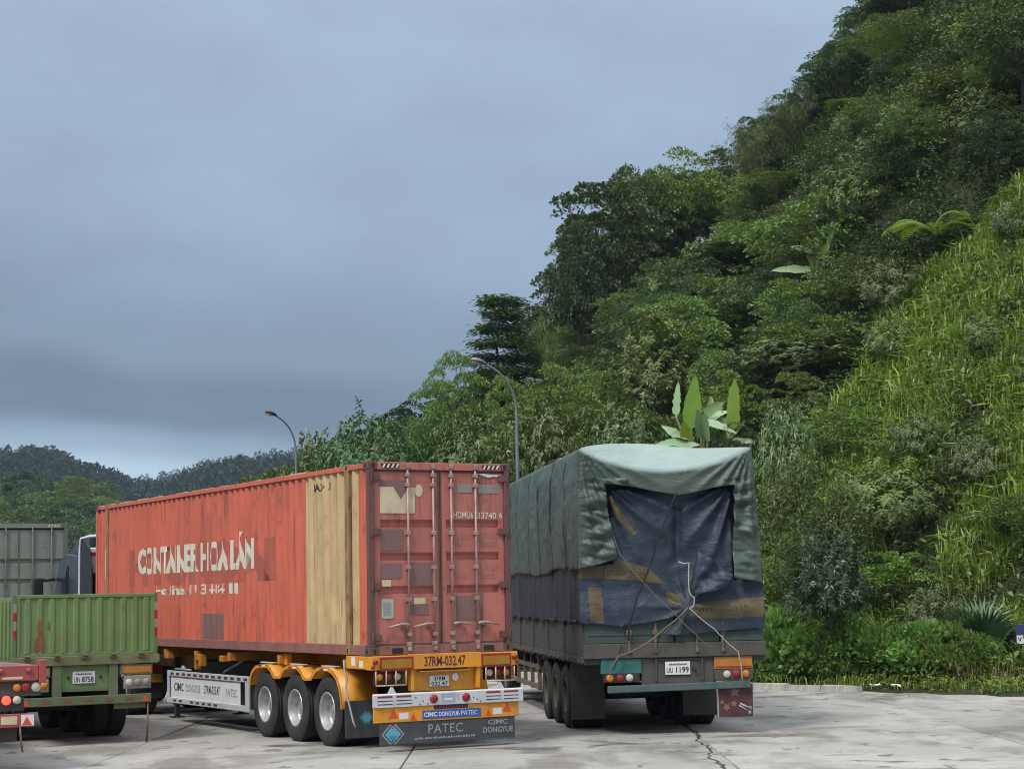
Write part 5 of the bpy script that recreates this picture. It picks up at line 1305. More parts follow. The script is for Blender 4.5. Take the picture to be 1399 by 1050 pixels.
MB().box(-0.10, 0.14, 1.26, -0.03, 11.0, 1.44).build('side_rail', M['red'], rtl, 0.008); MB().box(-2.5, 0.12, 1.26, -2.43, 11.0, 1.44).build('side_rail', M['red'], rtl, 0.008)
for k in range(12): MB().box(-2.43, 0.125 + k * 0.9, 1.40, -0.10, 0.125 + k * 0.9 + 0.885, 1.438).build('deck_plank', M['rustbrown'], rtl)
MB().box(-0.60, -0.004, 1.265, -0.32, -0.0005, 1.30).build('reflective_tape', M['label_tan'], rtl)
for a in (-2.2, -1.8, -0.62, -0.24): lamp(rtl, 'marker_stud', (a, 0.0, 1.38), 0.035, M['red'])
MB().box(-1.95, 0.2, 0.75, -1.8, 11.0, 1.26).build('frame_rail', M['dark'], rtl); MB().box(-0.75, 0.2, 0.75, -0.62, 11.0, 1.26).build('frame_rail', M['dark'], rtl)
MB().box(-2.4, 0.05, 1.03, -0.06, 0.11, 1.235).build('lamp_panel', M['beamdirty'], rtl)
for a, mt, r in ((-0.39, 'lampamber', 0.055), (-0.27, 'lampred', 0.065), (-0.125, 'lampwhite', 0.068), (-2.1, 'lampamber', 0.055), (-2.22, 'lampred', 0.065)): lamp(rtl, 'rear_lamp', (a, 0.05, 1.15), r, M[mt])
MB().box(-0.70, 0.0, 0.84, -0.30, 0.10, 1.02).build('lamp_box', M['dark'], rtl)
m_, nt_, b_ = new_mat('lamp_lit_red'); b_.inputs['Base Color'].default_value = (0.6, 0.02, 0.01, 1); b_.inputs['Emission Color'].default_value = (1.0, 0.05, 0.03, 1); b_.inputs['Emission Strength'].default_value = 1.6
M['lamplit'] = m_
lamp(rtl, 'rear_lamp', (-0.545, 0.0, 0.985), 0.062, M['lamplit'])['label'] = 'lit red tail lamp'
lamp(rtl, 'rear_lamp', (-0.40, 0.0, 0.985), 0.055, M['lampwhite'])
MB().box(-2.45, -0.03, 0.62, -0.16, 0.05, 0.80).build('bumper', M['red'], rtl, 0.008)
MB().box(-0.62, -0.036, 0.66, -0.40, -0.0305, 0.77).build('reflector', M['label_tan'], rtl)
MB().box(-0.345, -0.036, 0.635, -0.17, -0.0305, 0.785).build('reflector', M['white'], rtl)
MB().prism([(-0.335, 0.645), (-0.20, 0.645), (-0.27, 0.76)], lambda u, v, t: (u, t, v), -0.042, -0.0365).build('warning_triangle', M['triangle'], rtl)
MB().box(-0.60, 0.2, 0.42, -0.34, 0.35, 0.62).build('spare_bracket', M['beamdirty'], rtl)
MB().box(-2.3, 0.05, 0.35, -2.2, 0.15, 1.3).build('upright', M['dark'], rtl); MB().box(-0.75, 0.05, 0.5, -0.62, 0.15, 1.3).build('upright', M['dark'], rtl)
MB().tube([(-0.36, -0.02, 0.64), (-0.34, -0.03, 0.4), (-0.32, -0.03, 0.28)], 0.014, 6).build('ground_strap', M['rustbrown'], rtl)
MB().box(-2.3, 9.0, 0.0, -2.15, 9.15, 1.3).build('landing_leg', M['dark'], rtl); MB().box(-0.4, 9.0, 0.0, -0.25, 9.15, 1.3).build('landing_leg', M['dark'], rtl)

# ------------------------------------------------------------------ grey-green container behind, at the left edge
M['greygreen'] = paint('container_grey_green', (0.19, 0.205, 0.17), 0.6, var=0.12, dirt=(0.075, 0.08, 0.065), dirt_amt=0.45, streak=0.3, rust=0.15, scale=1.0)
M['greydark'] = paint('container_grey_dark', (0.11, 0.12, 0.10), 0.6, var=0.2, dirt_amt=0.4, scale=2)
YG = 0.47
_w = at_depth(93, 718, 47.0); gx, gy = _w[0] - 2.438 * math.cos(YG), _w[1] - 2.438 * math.sin(YG)
gc = empty('shipping_container', (gx, gy, 1.36), YG, 'weathered grey-green shipping container at the left edge behind the green trailer', 'container')
for x0, x1 in ((0.1, 1.215), (1.223, 2.338)):
    d = MB(); v = []; f = []
    G = [(0.14, 0), (0.90, 0), (0.91, .04), (0.99, .04), (1.03, 0), (1.40, 0), (1.41, .04), (1.49, .04), (1.53, 0), (1.89, 0), (1.90, .04), (1.98, .04), (2.02, 0), (2.74, 0)]
    for z, q in G: v += [(x0, 0.04 + q, z), (x1, 0.04 + q, z)]
    d.add(v, [(2 * i, 2 * i + 1, 2 * i + 3, 2 * i + 2) for i in range(len(G) - 1)])
    dd = d.build('door', M['greygreen'], gc)
    MB().box(x0, 0.03, 0.14, x0 + 0.03, 0.09, 2.74).build('gasket', M['greydark'], dd)
    for t in (0.30, 0.72):
        a = x0 + t * (x1 - x0) / 1.0
        MB().cyl((a, -0.005, 0.06), (a, -0.005, 2.82), 0.018, 8).build('locking_bar', M['greydark'], dd)
        for z in (0.2, 0.85, 1.4, 2.0, 2.65): MB().box(a - 0.035, -0.02, z - 0.03, a + 0.035, 0.041, z + 0.03).build('bar_bracket', M['greydark'], dd)
lettering(gc, 'DFSU 662065 2', (1.45, 0.034, 2.42), XR, ZU, 0.72, 0.085, M['label_grey'], 0.01)
lettering(gc, '45G1', (1.72, 0.034, 2.28), XR, ZU, 0.22, 0.075, M['label_grey'], 0.01)
for x0 in (0.0, 2.338): MB().box(x0, 0, 0.118, x0 + 0.1, 0.09, 2.778).build('corner_post', M['greydark'], gc); MB().box(x0, 12.1, 0.118, x0 + 0.1, 12.19, 2.778).build('corner_post', M['greydark'], gc)
for x0 in (0.0, 2.276):
    for bb in (0.0, 12.014):
        for zz in (0.0, 2.778): MB().box(x0, bb - 0.004, zz, x0 + 0.162, bb + 0.178, zz + 0.118).build('corner_casting', M['greydark'], gc, 0.008)
MB().box(0.163, 0.0, 2.778, 2.275, 0.1, 2.888).build('rear_header', M['greygreen'], gc); MB().box(0.163, 0.0, 0.0, 2.275, 0.1, 0.135).build('rear_sill', M['greydark'], gc)
for k in range(4): MB().prism([(1.93 + k * 0.075, 2.80), (1.965 + k * 0.075, 2.80), (2.0 + k * 0.075, 2.865), (1.965 + k * 0.075, 2.865)], lambda u, v, t: (u, t, v), -0.004, -0.0005).build('hazard_stripe', M['label_tan'], gc)
corr_wall(gc, 'side_panel', 0.02, 1, 0.1, 12.1, 0.14, 2.82, M['greygreen']); corr_wall(gc, 'side_panel', 2.418, -1, 0.1, 12.1, 0.14, 2.82, M['greygreen'])
for x0 in (0.0, 2.378): MB().box(x0, 0.18, 2.80, x0 + 0.06, 12.01, 2.87).build('top_rail', M['greygreen'], gc); MB().box(x0, 0.18, 0.0, x0 + 0.06, 12.01, 0.14).build('bottom_rail', M['greydark'], gc)
MB().box(0.05, 0.1, 2.84, 2.39, 12.1, 2.862).build('roof', M['greygreen'], gc); MB().box(0.1, 12.12, 0.1, 2.34, 12.16, 2.8).build('front_wall', M['greygreen'], gc); MB().box(0.05, 0.05, 0.10, 2.39, 12.1, 0.13).build('floor', M['greydark'], gc)
gch = empty('semi_trailer', (gx, gy, 0), YG, 'dark chassis under the grey-green container behind the green trailer', 'trailer')
for a in (0.7, 1.6): MB().box(a, 0.1, 0.9, a + 0.14, 12.1, 1.355).build('main_beam', M['dark'], gch)
MB().box(0, 0.0, 1.15, 2.44, 0.2, 1.352).build('rear_bolster', M['dark'], gch)
for b in (2.0, 3.3): put_wheel(kit_r, gch, 0.18, b, -1); put_wheel(kit_r, gch, 2.26, b, 1); MB().cyl((0.4, b, 0.52), (2.0, b, 0.52), 0.08, 8).build('axle', M['dark'], gch); MB().box(0.7, b - .1, 0.5, 0.84, b + .1, 0.95).build('suspension_hanger', M['dark'], gch); MB().box(1.6, b - .1, 0.5, 1.74, b + .1, 0.95).build('suspension_hanger', M['dark'], gch)
for a in (0.55, 1.78): MB().box(a, 10.0, 0.0, a + 0.12, 10.14, 1.2).build('landing_leg', M['dark'], gch)

# ------------------------------------------------------------------ street lamps
M['pole'] = paint('galvanised_pole', (0.20, 0.215, 0.22), 0.5, metal=0.4, var=0.12, dirt_amt=0.3, scale=2)
M['lamphead'] = plain('lamp_head', (0.05, 0.055, 0.06), 0.4)
M['lensgrey'] = plain('lamp_lens', (0.38, 0.38, 0.36), 0.3)
def street_lamp(px, y, tip, label, dark):
    base = at_depth(px, 640, y)
    x0 = base[0]; z0 = float(tz(x0, y)) - 0.05
    root = empty('street_lamp', (x0, y, z0), 0, label, 'street lamp')
    dx, dy_, dzz = tip[0] - x0, tip[1] - y, tip[2] - z0
    H = dzz
    pts = [(0, 0, 0.3), (0, 0, H * 0.4), (0, 0, H * 0.83)]
    for k in range(1, 13):
        t = k / 12 * 0.86
        pts.append((dx * t * t, dy_ * t * t, H * 0.83 * (1 - t) ** 2 + 2 * t * (1 - t) * H * 0.972 + H * t * t))
    rr = [0.09, 0.07, 0.046] + [0.034] * (len(pts) - 3)
    MB().tube(pts, rr, 12).build('pole', M['pole'], root)
    MB().box(-0.2, -0.2, 0.0, 0.2, 0.2, 0.05).build('base_plate', M['pole'], root); MB().cyl((0, 0, 0.05), (0, 0, 0.32), 0.12, 12).build('pole_base', M['pole'], root)
    a = Vector(pts[-1]); d = (Vector((dx, dy_, dzz)) - a); L = d.length + 0.12; d.normalize(); a = a - d * 0.12
    # cobra head: tapering lofted body
    s = d.cross(Vector((0, 0, 1))).normalized(); up = s.cross(d)
    hb = MB(); rings = []
    for t, w, h in ((0, 0.05, 0.05), (0.18, 0.075, 0.07), (0.4, 0.15, 0.095), (0.7, 0.17, 0.095), (0.92, 0.12, 0.07), (1.0, 0.03, 0.02)):
        c = a + d * (L * t); rings.append([c + s * (w * math.cos(q)) + up * (h * math.sin(q) * (1.0 if math.sin(q) > 0 else 0.55)) for q in [k * math.pi / 7 for k in range(14)]])
    v = [p for r in rings for p in r]; f = []
    for i in range(len(rings) - 1):
        for k in range(14): f.append((i * 14 + k, i * 14 + (k + 1) % 14, (i + 1) * 14 + (k + 1) % 14, (i + 1) * 14 + k))
    f += [tuple(range(13, -1, -1)), tuple(len(v) - 14 + k for k in range(14))]
    hd = hb.add(v, f, True).build('lamp_head', M['lamphead'] if dark else M['pole'], root)
    ln = MB(); c0 = a + d * L * 0.36 - up * 0.055
    ov = [(math.cos(q), math.sin(q)) for q in [k * math.pi / 8 for k in range(16)]]
    ln.prism(ov, lambda u, v_, t: tuple(a + d * (L * (0.63 + 0.27 * u)) + s * (0.12 * v_) - up * (0.05 + t)), 0.0, 0.02).build('lens', M['lensgrey'], hd)
    return root
t1 = at_depth(643, 491, 54.0); t2 = at_depth(363, 562, 66.6)
street_lamp(707, 54.7, t1, 'grey curved street lamp behind the tarpaulin truck, right of the two', False)
street_lamp(404.5, 67.5, t2, 'dark-headed curved street lamp behind the orange container, left of the two', True)

# ------------------------------------------------------------------ small sign at the right edge, litter along the kerb
sp = at_depth(1397, 866, 41.5); sgz = float(tz(sp[0], 41.5))
sg_ = empty('small_sign', (sp[0], 41.5, sgz), math.radians(-8), 'small blue sign with white panel in the grass at the right edge', 'sign')
MB().box(-0.02, 0.0, -0.1, 0.02, 0.03, sp[2] - sgz + 0.2).build('post', M['letter_grey'], sg_)
hz = sp[2] - sgz
MB().box(-0.15, -0.02, hz - 0.22, 0.22, -0.001, hz + 0.22).build('sign_panel', M['navy'], sg_, 0.004)
MB().box(-0.13, -0.024, hz - 0.20, 0.20, -0.0205, hz - 0.02).build('sign_field', M['white'], sg_)
lettering(sg_, 'V', (-0.11, -0.026, hz - 0.16), XR, ZU, 0.09, 0.10, M['navy'], 0.02)
rnd = random.Random(21)
M['litter'] = plain('litter_white', (0.62, 0.62, 0.60), 0.6); M['litter2'] = plain('litter_grey', (0.30, 0.32, 0.34), 0.6)
LIT = [(1196, 946, .22, 0), (1213, 943, .30, 1), (1224, 947, .26, 0), (1238, 941, .2, 0), (1252, 942, .16, 1), (1268, 935, .16, 0), (1081, 936, .14, 0), (1128, 955, .12, 1), (1242, 952, .12, 1), (1046, 944, .1, 0)]
_words = ['leftmost of', 'second from left of', 'third from left of', 'fourth from left of', 'fifth from left of', 'sixth from left of', 'seventh from left of', 'eighth from left of', 'ninth from left of', 'rightmost of']
for n_, (px, py, s, c) in enumerate(sorted(LIT)):
    d = ray(px, py); t = (0.0 - CAM_H) / d[2]; x, y = d[0] * t, d[1] * t
    kd_ = float(kerb_dist(np.array([x]), np.array([y]))[0]); z = 0.13 if 0 < kd_ < 0.3 else (float(tz(x, y)) if kd_ >= 0.3 else 0.0)
    v = []
    for i in range(5):
        for j in range(4): v.append((s * (i / 4 - 0.5) + rnd.uniform(-.02, .02), s * 0.7 * (j / 3 - 0.5) + rnd.uniform(-.02, .02), 0.015 + rnd.uniform(0, s * 0.28)))
    f = [(j * 1 + i * 4, j + 1 + i * 4, j + 1 + (i + 1) * 4, j + (i + 1) * 4) for i in range(4) for j in range(3)]
    o = MB().add(v, f).build('litter', M['litter2'] if c else M['litter']); o.location = (x, y, z); o.rotation_euler = (0, 0, rnd.uniform(0, 6))
    tag(o, '%s the crumpled pale litter scraps along the kerb' % _words[n_], 'litter', 'litter along the kerb')

# ================================================================== VEGETATION
M['bark'] = paint('bark_brown', (0.075, 0.062, 0.048), 0.9, var=0.3, dirt=(0.04, 0.045, 0.03), dirt_amt=0.5, scale=3, spec=0.15, bmp=0.6)
M['bark_pale'] = paint('bark_pale', (0.23, 0.21, 0.17), 0.9, var=0.2, dirt=(0.10, 0.10, 0.07), dirt_amt=0.5, scale=2, spec=0.15, bmp=0.5)
LM = dict(
    dark=leaf_mat('leaf_dark', (0.034, 0.066, 0.022), (0.122, 0.178, 0.052), 0.15, 0.40, 0.40),
    deep=leaf_mat('leaf_deep', (0.027, 0.055, 0.025), (0.085, 0.125, 0.050), 0.15, 0.38, 0.45),
    mid=leaf_mat('leaf_mid', (0.060, 0.106, 0.024), (0.210, 0.270, 0.062), 0.15, 0.45, 0.35),
    olive=leaf_mat('leaf_olive', (0.050, 0.088, 0.024), (0.165, 0.205, 0.062), 0.15, 0.42, 0.40),
    bright=leaf_mat('leaf_bright', (0.10, 0.165, 0.028), (0.235, 0.305, 0.066), 0.15, 0.45, 0.35),
    yellow=leaf_mat('leaf_yellow', (0.075, 0.115, 0.026), (0.21, 0.245, 0.068), 0.15, 0.45, 0.35),
    feather=leaf_mat('leaf_feathery', (0.075, 0.110, 0.034), (0.165, 0.205, 0.065), 0.15, 0.5, 0.25),
    grey=leaf_mat('leaf_greyish', (0.045, 0.082, 0.032), (0.115, 0.165, 0.062), 0.15, 0.5, 0.3),
    grass=leaf_mat('leaf_grass', (0.105, 0.170, 0.026), (0.360, 0.440, 0.105), 0.35, 0.40, 0.40, 0.0),
    dry=leaf_mat('leaf_dry', (0.14, 0.12, 0.055), (0.32, 0.29, 0.155), 0.30, 0.6, 0.2, 0.0),
    cover=leaf_mat('leaf_cover', (0.062, 0.105, 0.024), (0.210, 0.265, 0.066), 0.15, 0.45, 0.3, 0.0),
    bean=leaf_mat('leaf_bean', (0.065, 0.135, 0.030), (0.185, 0.285, 0.070), 0.32, 0.42, 0.35),
    lime=leaf_mat('leaf_lime', (0.11, 0.155, 0.030), (0.215, 0.250, 0.060), 0.32, 0.5, 0.3, 0.0),
    banana=leaf_mat('leaf_banana', (0.167, 0.270, 0.035), (0.246, 0.348, 0.055), 0.45, 0.35, 0.4, 0.05),
    banana_pale=leaf_mat('leaf_banana_pale', (0.22, 0.33, 0.16), (0.32, 0.43, 0.24), 0.10, 0.35, 0.5, 0.05),
    fern=leaf_mat('leaf_fern', (0.109, 0.180, 0.026), (0.196, 0.270, 0.042), 0.40, 0.5, 0.3),
    palm=leaf_mat('leaf_palm', (0.050, 0.092, 0.045), (0.105, 0.160, 0.078), 0.25, 0.38, 0.45),
    shade=leaf_mat('leaf_shade', (0.026, 0.052, 0.018), (0.085, 0.125, 0.036), 0.15, 0.5, 0.25, 0.0),  # darker copy of cover for forest floor; shade under trees put into colour
    far=leaf_mat('leaf_far', (0.014, 0.026, 0.018), (0.030, 0.048, 0.030), 0.2, 0.6, 0.2, 0.0))
UP = np.array([0, 0, 1.0])
def unit(a): return a / np.maximum(np.linalg.norm(a, axis=-1, keepdims=True), 1e-9)
def rdirs(rng, n): return unit(rng.normal(size=(n, 3)))
def leaf_quads(C, D, N, L, W, droop=0.15):
    n = len(C); D = unit(D); S = unit(np.cross(D, N)); N2 = np.cross(S, D)
    L = np.broadcast_to(np.asarray(L, float), (n,))[:, None]; W = np.broadcast_to(np.asarray(W, float), (n,))[:, None]
    mid = C + D * L * 0.48 + N2 * L * 0.06
    tip = C + D * L - UP * L * droop
    V = np.stack([C, mid + S * W * 0.5, tip, mid - S * W * 0.5], 1).reshape(-1, 3)
    F = np.arange(4 * n).reshape(n, 4)
    return V, F
class Leafage:
    def __init__(s): s.V, s.F, s.T, s.n = [], [], [], 0
    def add(s, V, F, tint):
        s.V.append(V); s.F.append(F + s.n); s.T.append(np.repeat(tint, 4) if len(tint) * 4 == len(V) else tint); s.n += len(V)
    def mesh(s, name): return np_mesh(name, np.concatenate(s.V), np.concatenate(s.F), np.clip(np.concatenate(s.T), 0, 1))
def clump_centres(rng, n, rx, rz, zc, flat=0.55, power=0.30):
    d = rdirs(rng, n); d[:, 2] = np.where(d[:, 2] < 0, d[:, 2] * flat, d[:, 2])
    r = rng.uniform(0.15, 1, n) ** power
    lump = 1 + 0.22 * np.sin(3 * np.arctan2(d[:, 1], d[:, 0]) + rng.uniform(0, 6)) * (1 - np.abs(d[:, 2])) + np.clip(rng.normal(0, 0.07, n), -0.15, 0.08)
    return d * (r * lump)[:, None] * np.array([rx, rx, rz]) + np.array([0, 0, zc]), d
def crown_broad(seed, rx=3.2, rz=3.0, zc=5.2, n=70, per=155, cr=0.80, L=0.21, W=0.105, droop=0.2, squash=0.6, up=0.35):
    rng = np.random.default_rng(seed); lf = Leafage(); C, O = clump_centres(rng, n, rx, rz, zc)
    for c, o in zip(C, O):
        k = int(per * rng.uniform(0.7, 1.3)); r = cr * rng.uniform(0.65, 1.3)
        q = rdirs(rng, k); q[:, 2] = np.abs(q[:, 2]) * 0.9 - 0.15
        P = c + q * (rng.uniform(0.35, 1, k) ** 0.5)[:, None] * r * np.array([1, 1, squash])
        D = q * 0.9 + o * 0.5 + rdirs(rng, k) * 0.55 + UP * 0.05
        N = UP * up + q * 0.5 + rdirs(rng, k) * 0.5
        ls = L * rng.uniform(0.65, 1.3, k)
        V, F = leaf_quads(P, D, N, ls, ls * (W / L), droop)
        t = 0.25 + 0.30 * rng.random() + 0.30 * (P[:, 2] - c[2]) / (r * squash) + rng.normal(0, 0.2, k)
        lf.add(V, F, t)
    return lf
def crown_rosette(seed, rx=3.2, rz=2.2, zc=3.6, n=600, per=12, L=0.27, W=0.115, droop=0.22, power=0.22):
    """ends of twigs carrying whorls of long drooping leaves"""
    rng = np.random.default_rng(seed); lf = Leafage(); C, O = clump_centres(rng, n, rx, rz, zc, 0.5, power)
    C += rng.normal(0, 0.12, C.shape)
    for c, o in zip(C, O):
        k = int(per * rng.uniform(0.8, 1.25)); a = rng.uniform(0, 6.28) + np.arange(k) * 2.4
        ax = unit(o + UP * 0.8 + rdirs(rng, 1)[0] * 0.3); u = unit(np.cross(ax, [0.3, 0.9, 0.1])); w = np.cross(ax, u)
        el = rng.uniform(-0.25, 0.7, k)
        D = (u * np.cos(a)[:, None] + w * np.sin(a)[:, None]) * np.cos(el)[:, None] + ax * np.sin(el)[:, None]
        P = c + ax * rng.uniform(-0.18, 0.08, k)[:, None]
        ls = L * rng.uniform(0.65, 1.2, k)
        V, F = leaf_quads(P, D, np.broadcast_to(ax, D.shape) + rdirs(rng, k) * 0.3, ls, ls * W / L, droop)
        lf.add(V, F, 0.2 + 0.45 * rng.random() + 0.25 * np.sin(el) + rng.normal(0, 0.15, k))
    return lf
def crown_layered(seed, rx=2.9, H=9.0, tiers=11):
    """stacked flat sprays, narrowing to the top"""
    rng = np.random.default_rng(seed); lf = Leafage()
    for t in range(tiers):
        f = t / (tiers - 1); z = 1.6 + f * (H - 2.0); R = rx * (1.0 - 0.72 * f ** 1.5) * rng.uniform(0.85, 1.12)
        nb = int(12 + 12 * (1 - f))
        for b in range(nb):
            a = rng.uniform(0, 6.28); rr = R * rng.uniform(0.45, 1.0)
            for s in np.linspace(0.35, 1, 5):
                c = np.array([math.cos(a) * rr * s, math.sin(a) * rr * s, z - 0.10 * rr * s ** 2 + rng.normal(0, 0.13)])
                k = 15; P = c + rng.normal(0, 1, (k, 3)) * np.array([0.30, 0.30, 0.085])
                D = np.array([math.cos(a), math.sin(a), 0.1]) + rdirs(rng, k) * 0.8; D[:, 2] *= 0.4
                V, F = leaf_quads(P, D, UP + rdirs(rng, k) * 0.35, rng.uniform(0.22, 0.36, k), 0.13, 0.15)
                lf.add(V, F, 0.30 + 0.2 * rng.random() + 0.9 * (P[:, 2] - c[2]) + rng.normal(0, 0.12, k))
    return lf
def crown_bamboo(seed, n=46, H=7.0, spread=2.0, L=0.24, W=0.035):
    rng = np.random.default_rng(seed); lf = Leafage()
    for i in range(n):
        a = rng.uniform(0, 6.28); r0 = rng.uniform(0, 0.6); h = H * rng.uniform(0.6, 1.05); out = spread * rng.uniform(0.3, 1.1)
        k = 150; s = rng.uniform(0.22, 1.0, k)
        x = r0 + out * s ** 2.4; z = h * (s - 0.28 * s ** 4)
        P = np.stack([np.cos(a) * x, np.sin(a) * x, z], -1) + rng.normal(0, 0.22, (k, 3)) * (0.5 + 0.7 * (1 - s))[:, None]
        D = rdirs(rng, k) * 0.8 + np.array([math.cos(a), math.sin(a), -0.25]) * 0.6
        V, F = leaf_quads(P, D, UP * 0.5 + rdirs(rng, k), L * rng.uniform(0.7, 1.3, k), W, 0.35)
        lf.add(V, F, 0.3 + 0.35 * rng.random() + 0.25 * (s - 0.5) + rng.normal(0, 0.12, k))
    return lf
def crown_twiggy(seed, H=4.0, rx=1.5):
    """sparse small-leaved sapling with visible limbs"""
    rng = np.random.default_rng(seed); lf = Leafage()
    C, O = clump_centres(rng, 75, rx, H * 0.34, H * 0.66, 0.7, 0.4)
    for c, o in zip(C, O):
        k = 60; P = c + rng.normal(0, 1, (k, 3)) * np.array([0.24, 0.24, 0.12])
        V, F = leaf_quads(P, rdirs(rng, k) + o * 0.4, UP * 0.6 + rdirs(rng, k) * 0.6, rng.uniform(0.10, 0.19, k), 0.045, 0.1)
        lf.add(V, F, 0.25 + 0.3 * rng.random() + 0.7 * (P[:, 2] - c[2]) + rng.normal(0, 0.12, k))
    return lf
def trunk_mesh(seed, H, r, lean=0.15, limbs=6, crown_r=2.0, fork=0.45):
    rnd = random.Random(seed); mb = MB(); top = Vector((rnd.uniform(-lean, lean) * H * 0.4, rnd.uniform(-lean, lean) * H * 0.4, H * 0.74)); pts = []
    for k in range(7):
        t = k / 6; pts.append(Vector((top.x * t ** 1.3 + 0.05 * math.sin(5 * t + seed), top.y * t ** 1.3 + 0.05 * math.cos(4 * t + seed), -0.5 + (top.z + 0.5) * t)))
    mb.tube(pts, [r * (1.25 - 1.05 * k / 6) for k in range(7)], 8)
    for i in range(limbs):
        t = fork + (0.92 - fork) * i / max(1, limbs - 1); j = min(5, int(t * 6)); p = pts[j].lerp(pts[j + 1], t * 6 - j)
        a = i * 2.4 + rnd.uniform(-.4, .4); L = crown_r * rnd.uniform(0.45, 0.68) * (1.15 - 0.6 * t)
        d = Vector((math.cos(a), math.sin(a), rnd.uniform(0.35, 0.8)))
        q1 = p + d * L * 0.5 + Vector((0, 0, 0.05)); q2 = p + Vector((d.x, d.y, d.z * 1.25)) * L
        mb.tube([p, q1, q2], [r * 0.5 * (1.1 - 0.6 * t), r * 0.30, r * 0.10], 6)
        for s in (-1, 1):
            e = q1 + (Vector((math.cos(a + s * 0.8), math.sin(a + s * 0.8), 0.6)) * L * 0.45); mb.tube([q1, e], [r * 0.22, r * 0.07], 5)
    return mb.mesh('trunk')
KIND = {}
def kind(name, cat, crown, leaf, H, R, tr=0.16, bark='bark', limbs=6, fork=0.45):
    """nominal height H and crown radius R are used for scaling to the surveyed size"""
    KIND[name] = dict(crown=crown.mesh('crown'), leaf=LM[leaf], trunk=trunk_mesh(hash(name) % 97 if False else sum(map(ord, name)), H, tr, limbs=limbs, crown_r=R, fork=fork), bark=M[bark], H=H, R=R, cat=cat)
    KIND[name]['crown'].materials.append(LM[leaf]); KIND[name]['trunk'].materials.append(M[bark])
kind('dark_a', 'tree', crown_broad(1), 'dark', 8.1, 3.4)
kind('dark_b', 'tree', crown_broad(2, 2.8, 3.4, 5.3, 77, 162, 0.74, 0.20, 0.11), 'dark', 8.6, 3.0)
kind('deep_a', 'tree', crown_broad(3, 2.7, 3.1, 5.2, 65, 162, 0.78, 0.23, 0.12, 0.3), 'deep', 8.2, 2.9)
kind('deep_b', 'tree', crown_broad(33, 3.1, 3.3, 5.2, 74, 162, 0.81, 0.23, 0.125, 0.3), 'deep', 8.4, 3.2)
kind('mid_a', 'tree', crown_broad(4, 2.9, 2.7, 5.0, 58, 162, 0.85, 0.20, 0.095, 0.2, 0.5), 'mid', 7.6, 3.1)
kind('mid_b', 'tree', crown_broad(5, 2.5, 3.0, 5.0, 55, 162, 0.78, 0.20, 0.09), 'mid', 7.9, 2.8)
kind('mid_c', 'tree', crown_broad(55, 2.6, 2.4, 4.6, 49, 178, 0.90, 0.19, 0.08, 0.3, 0.42), 'mid', 7.0, 2.9)
kind('grey_a', 'tree', crown_broad(6, 2.6, 2.8, 5.0, 52, 170, 0.74, 0.17, 0.07, 0.25), 'grey', 7.7, 2.8)
kind('bright_a', 'tree', crown_broad(7, 2.3, 2.3, 4.4, 48, 162, 0.72, 0.20, 0.10), 'bright', 6.6, 2.5)
kind('olive_a', 'tree', crown_rosette(8), 'olive', 5.8, 3.3, limbs=8, fork=0.25)
kind('olive_b', 'tree', crown_rosette(9, 2.7, 2.0, 3.3, 500, 12, 0.27, 0.115, 0.22), 'olive', 5.3, 2.8, limbs=8, fork=0.25)
kind('olive_c', 'tree', crown_rosette(19, 3.0, 2.0, 3.2, 540, 12, 0.26, 0.11, 0.22), 'grey', 5.2, 3.1, limbs=8, fork=0.25)
kind('yellow_a', 'tree', crown_rosette(10, 2.1, 3.3, 4.6, 330, 15, 0.27, 0.12, 0.25, 0.3), 'yellow', 7.8, 2.2)
kind('yellow_b', 'tree', crown_broad(11, 2.2, 1.5, 6.4, 31, 147, 0.65, 0.18, 0.09, 0.1, 0.35), 'yellow', 7.9, 2.4, 0.10, 'bark_pale', 7, 0.6)
kind('layered', 'tree', crown_layered(12), 'dark', 9.0, 2.4)
kind('layered_y', 'tree', crown_broad(14, 3.0, 1.7, 5.4, 50, 162, 0.85, 0.20, 0.10, 0.1, 0.25), 'mid', 7.1, 3.2)
kind('bamboo_a', 'bamboo', crown_bamboo(13), 'feather', 6.0, 2.3, 0.05, 'bark_pale', 3)
kind('bamboo_b', 'bamboo', crown_bamboo(15, 40, 6.0, 1.7), 'feather', 5.1, 2.0, 0.05, 'bark_pale', 3)
kind('sapling', 'tree', crown_twiggy(16), 'mid', 4.0, 1.7, 0.07, 'bark', 9, 0.3)
kind('roadside', 'tree', crown_rosette(17, 1.25, 1.25, 2.0, 480, 15, 0.15, 0.036, 0.1, 0.35), 'deep', 3.2, 1.3, 0.06, 'bark', 7, 0.25)
kind('shrub_a', 'shrub', crown_broad(20, 1.5, 1.0, 0.95, 75, 110, 0.40, 0.12, 0.055), 'mid', 1.9, 1.6, 0.04, 'bark', 5, 0.1)
kind('shrub_b', 'shrub', crown_rosette(21, 1.6, 1.1, 1.0, 380, 12, 0.18, 0.06, 0.35), 'olive', 2.0, 1.7, 0.04, 'bark', 5, 0.1)
kind('shrub_c', 'shrub', crown_broad(22, 1.3, 1.1, 1.0, 70, 100, 0.38, 0.15, 0.045, 0.3), 'dark', 2.0, 1.5, 0.04, 'bark', 5, 0.1)
kind('shrub_d', 'shrub', crown_rosette(23, 1.4, 1.2, 1.1, 330, 11, 0.20, 0.06, 0.3), 'mid', 2.2, 1.5, 0.04, 'bark', 5, 0.1)
kind('shrub_e', 'shrub', crown_broad(27, 1.5, 0.9, 0.8, 70, 105, 0.40, 0.14, 0.055), 'bright', 1.7, 1.6, 0.04, 'bark', 5, 0.1)
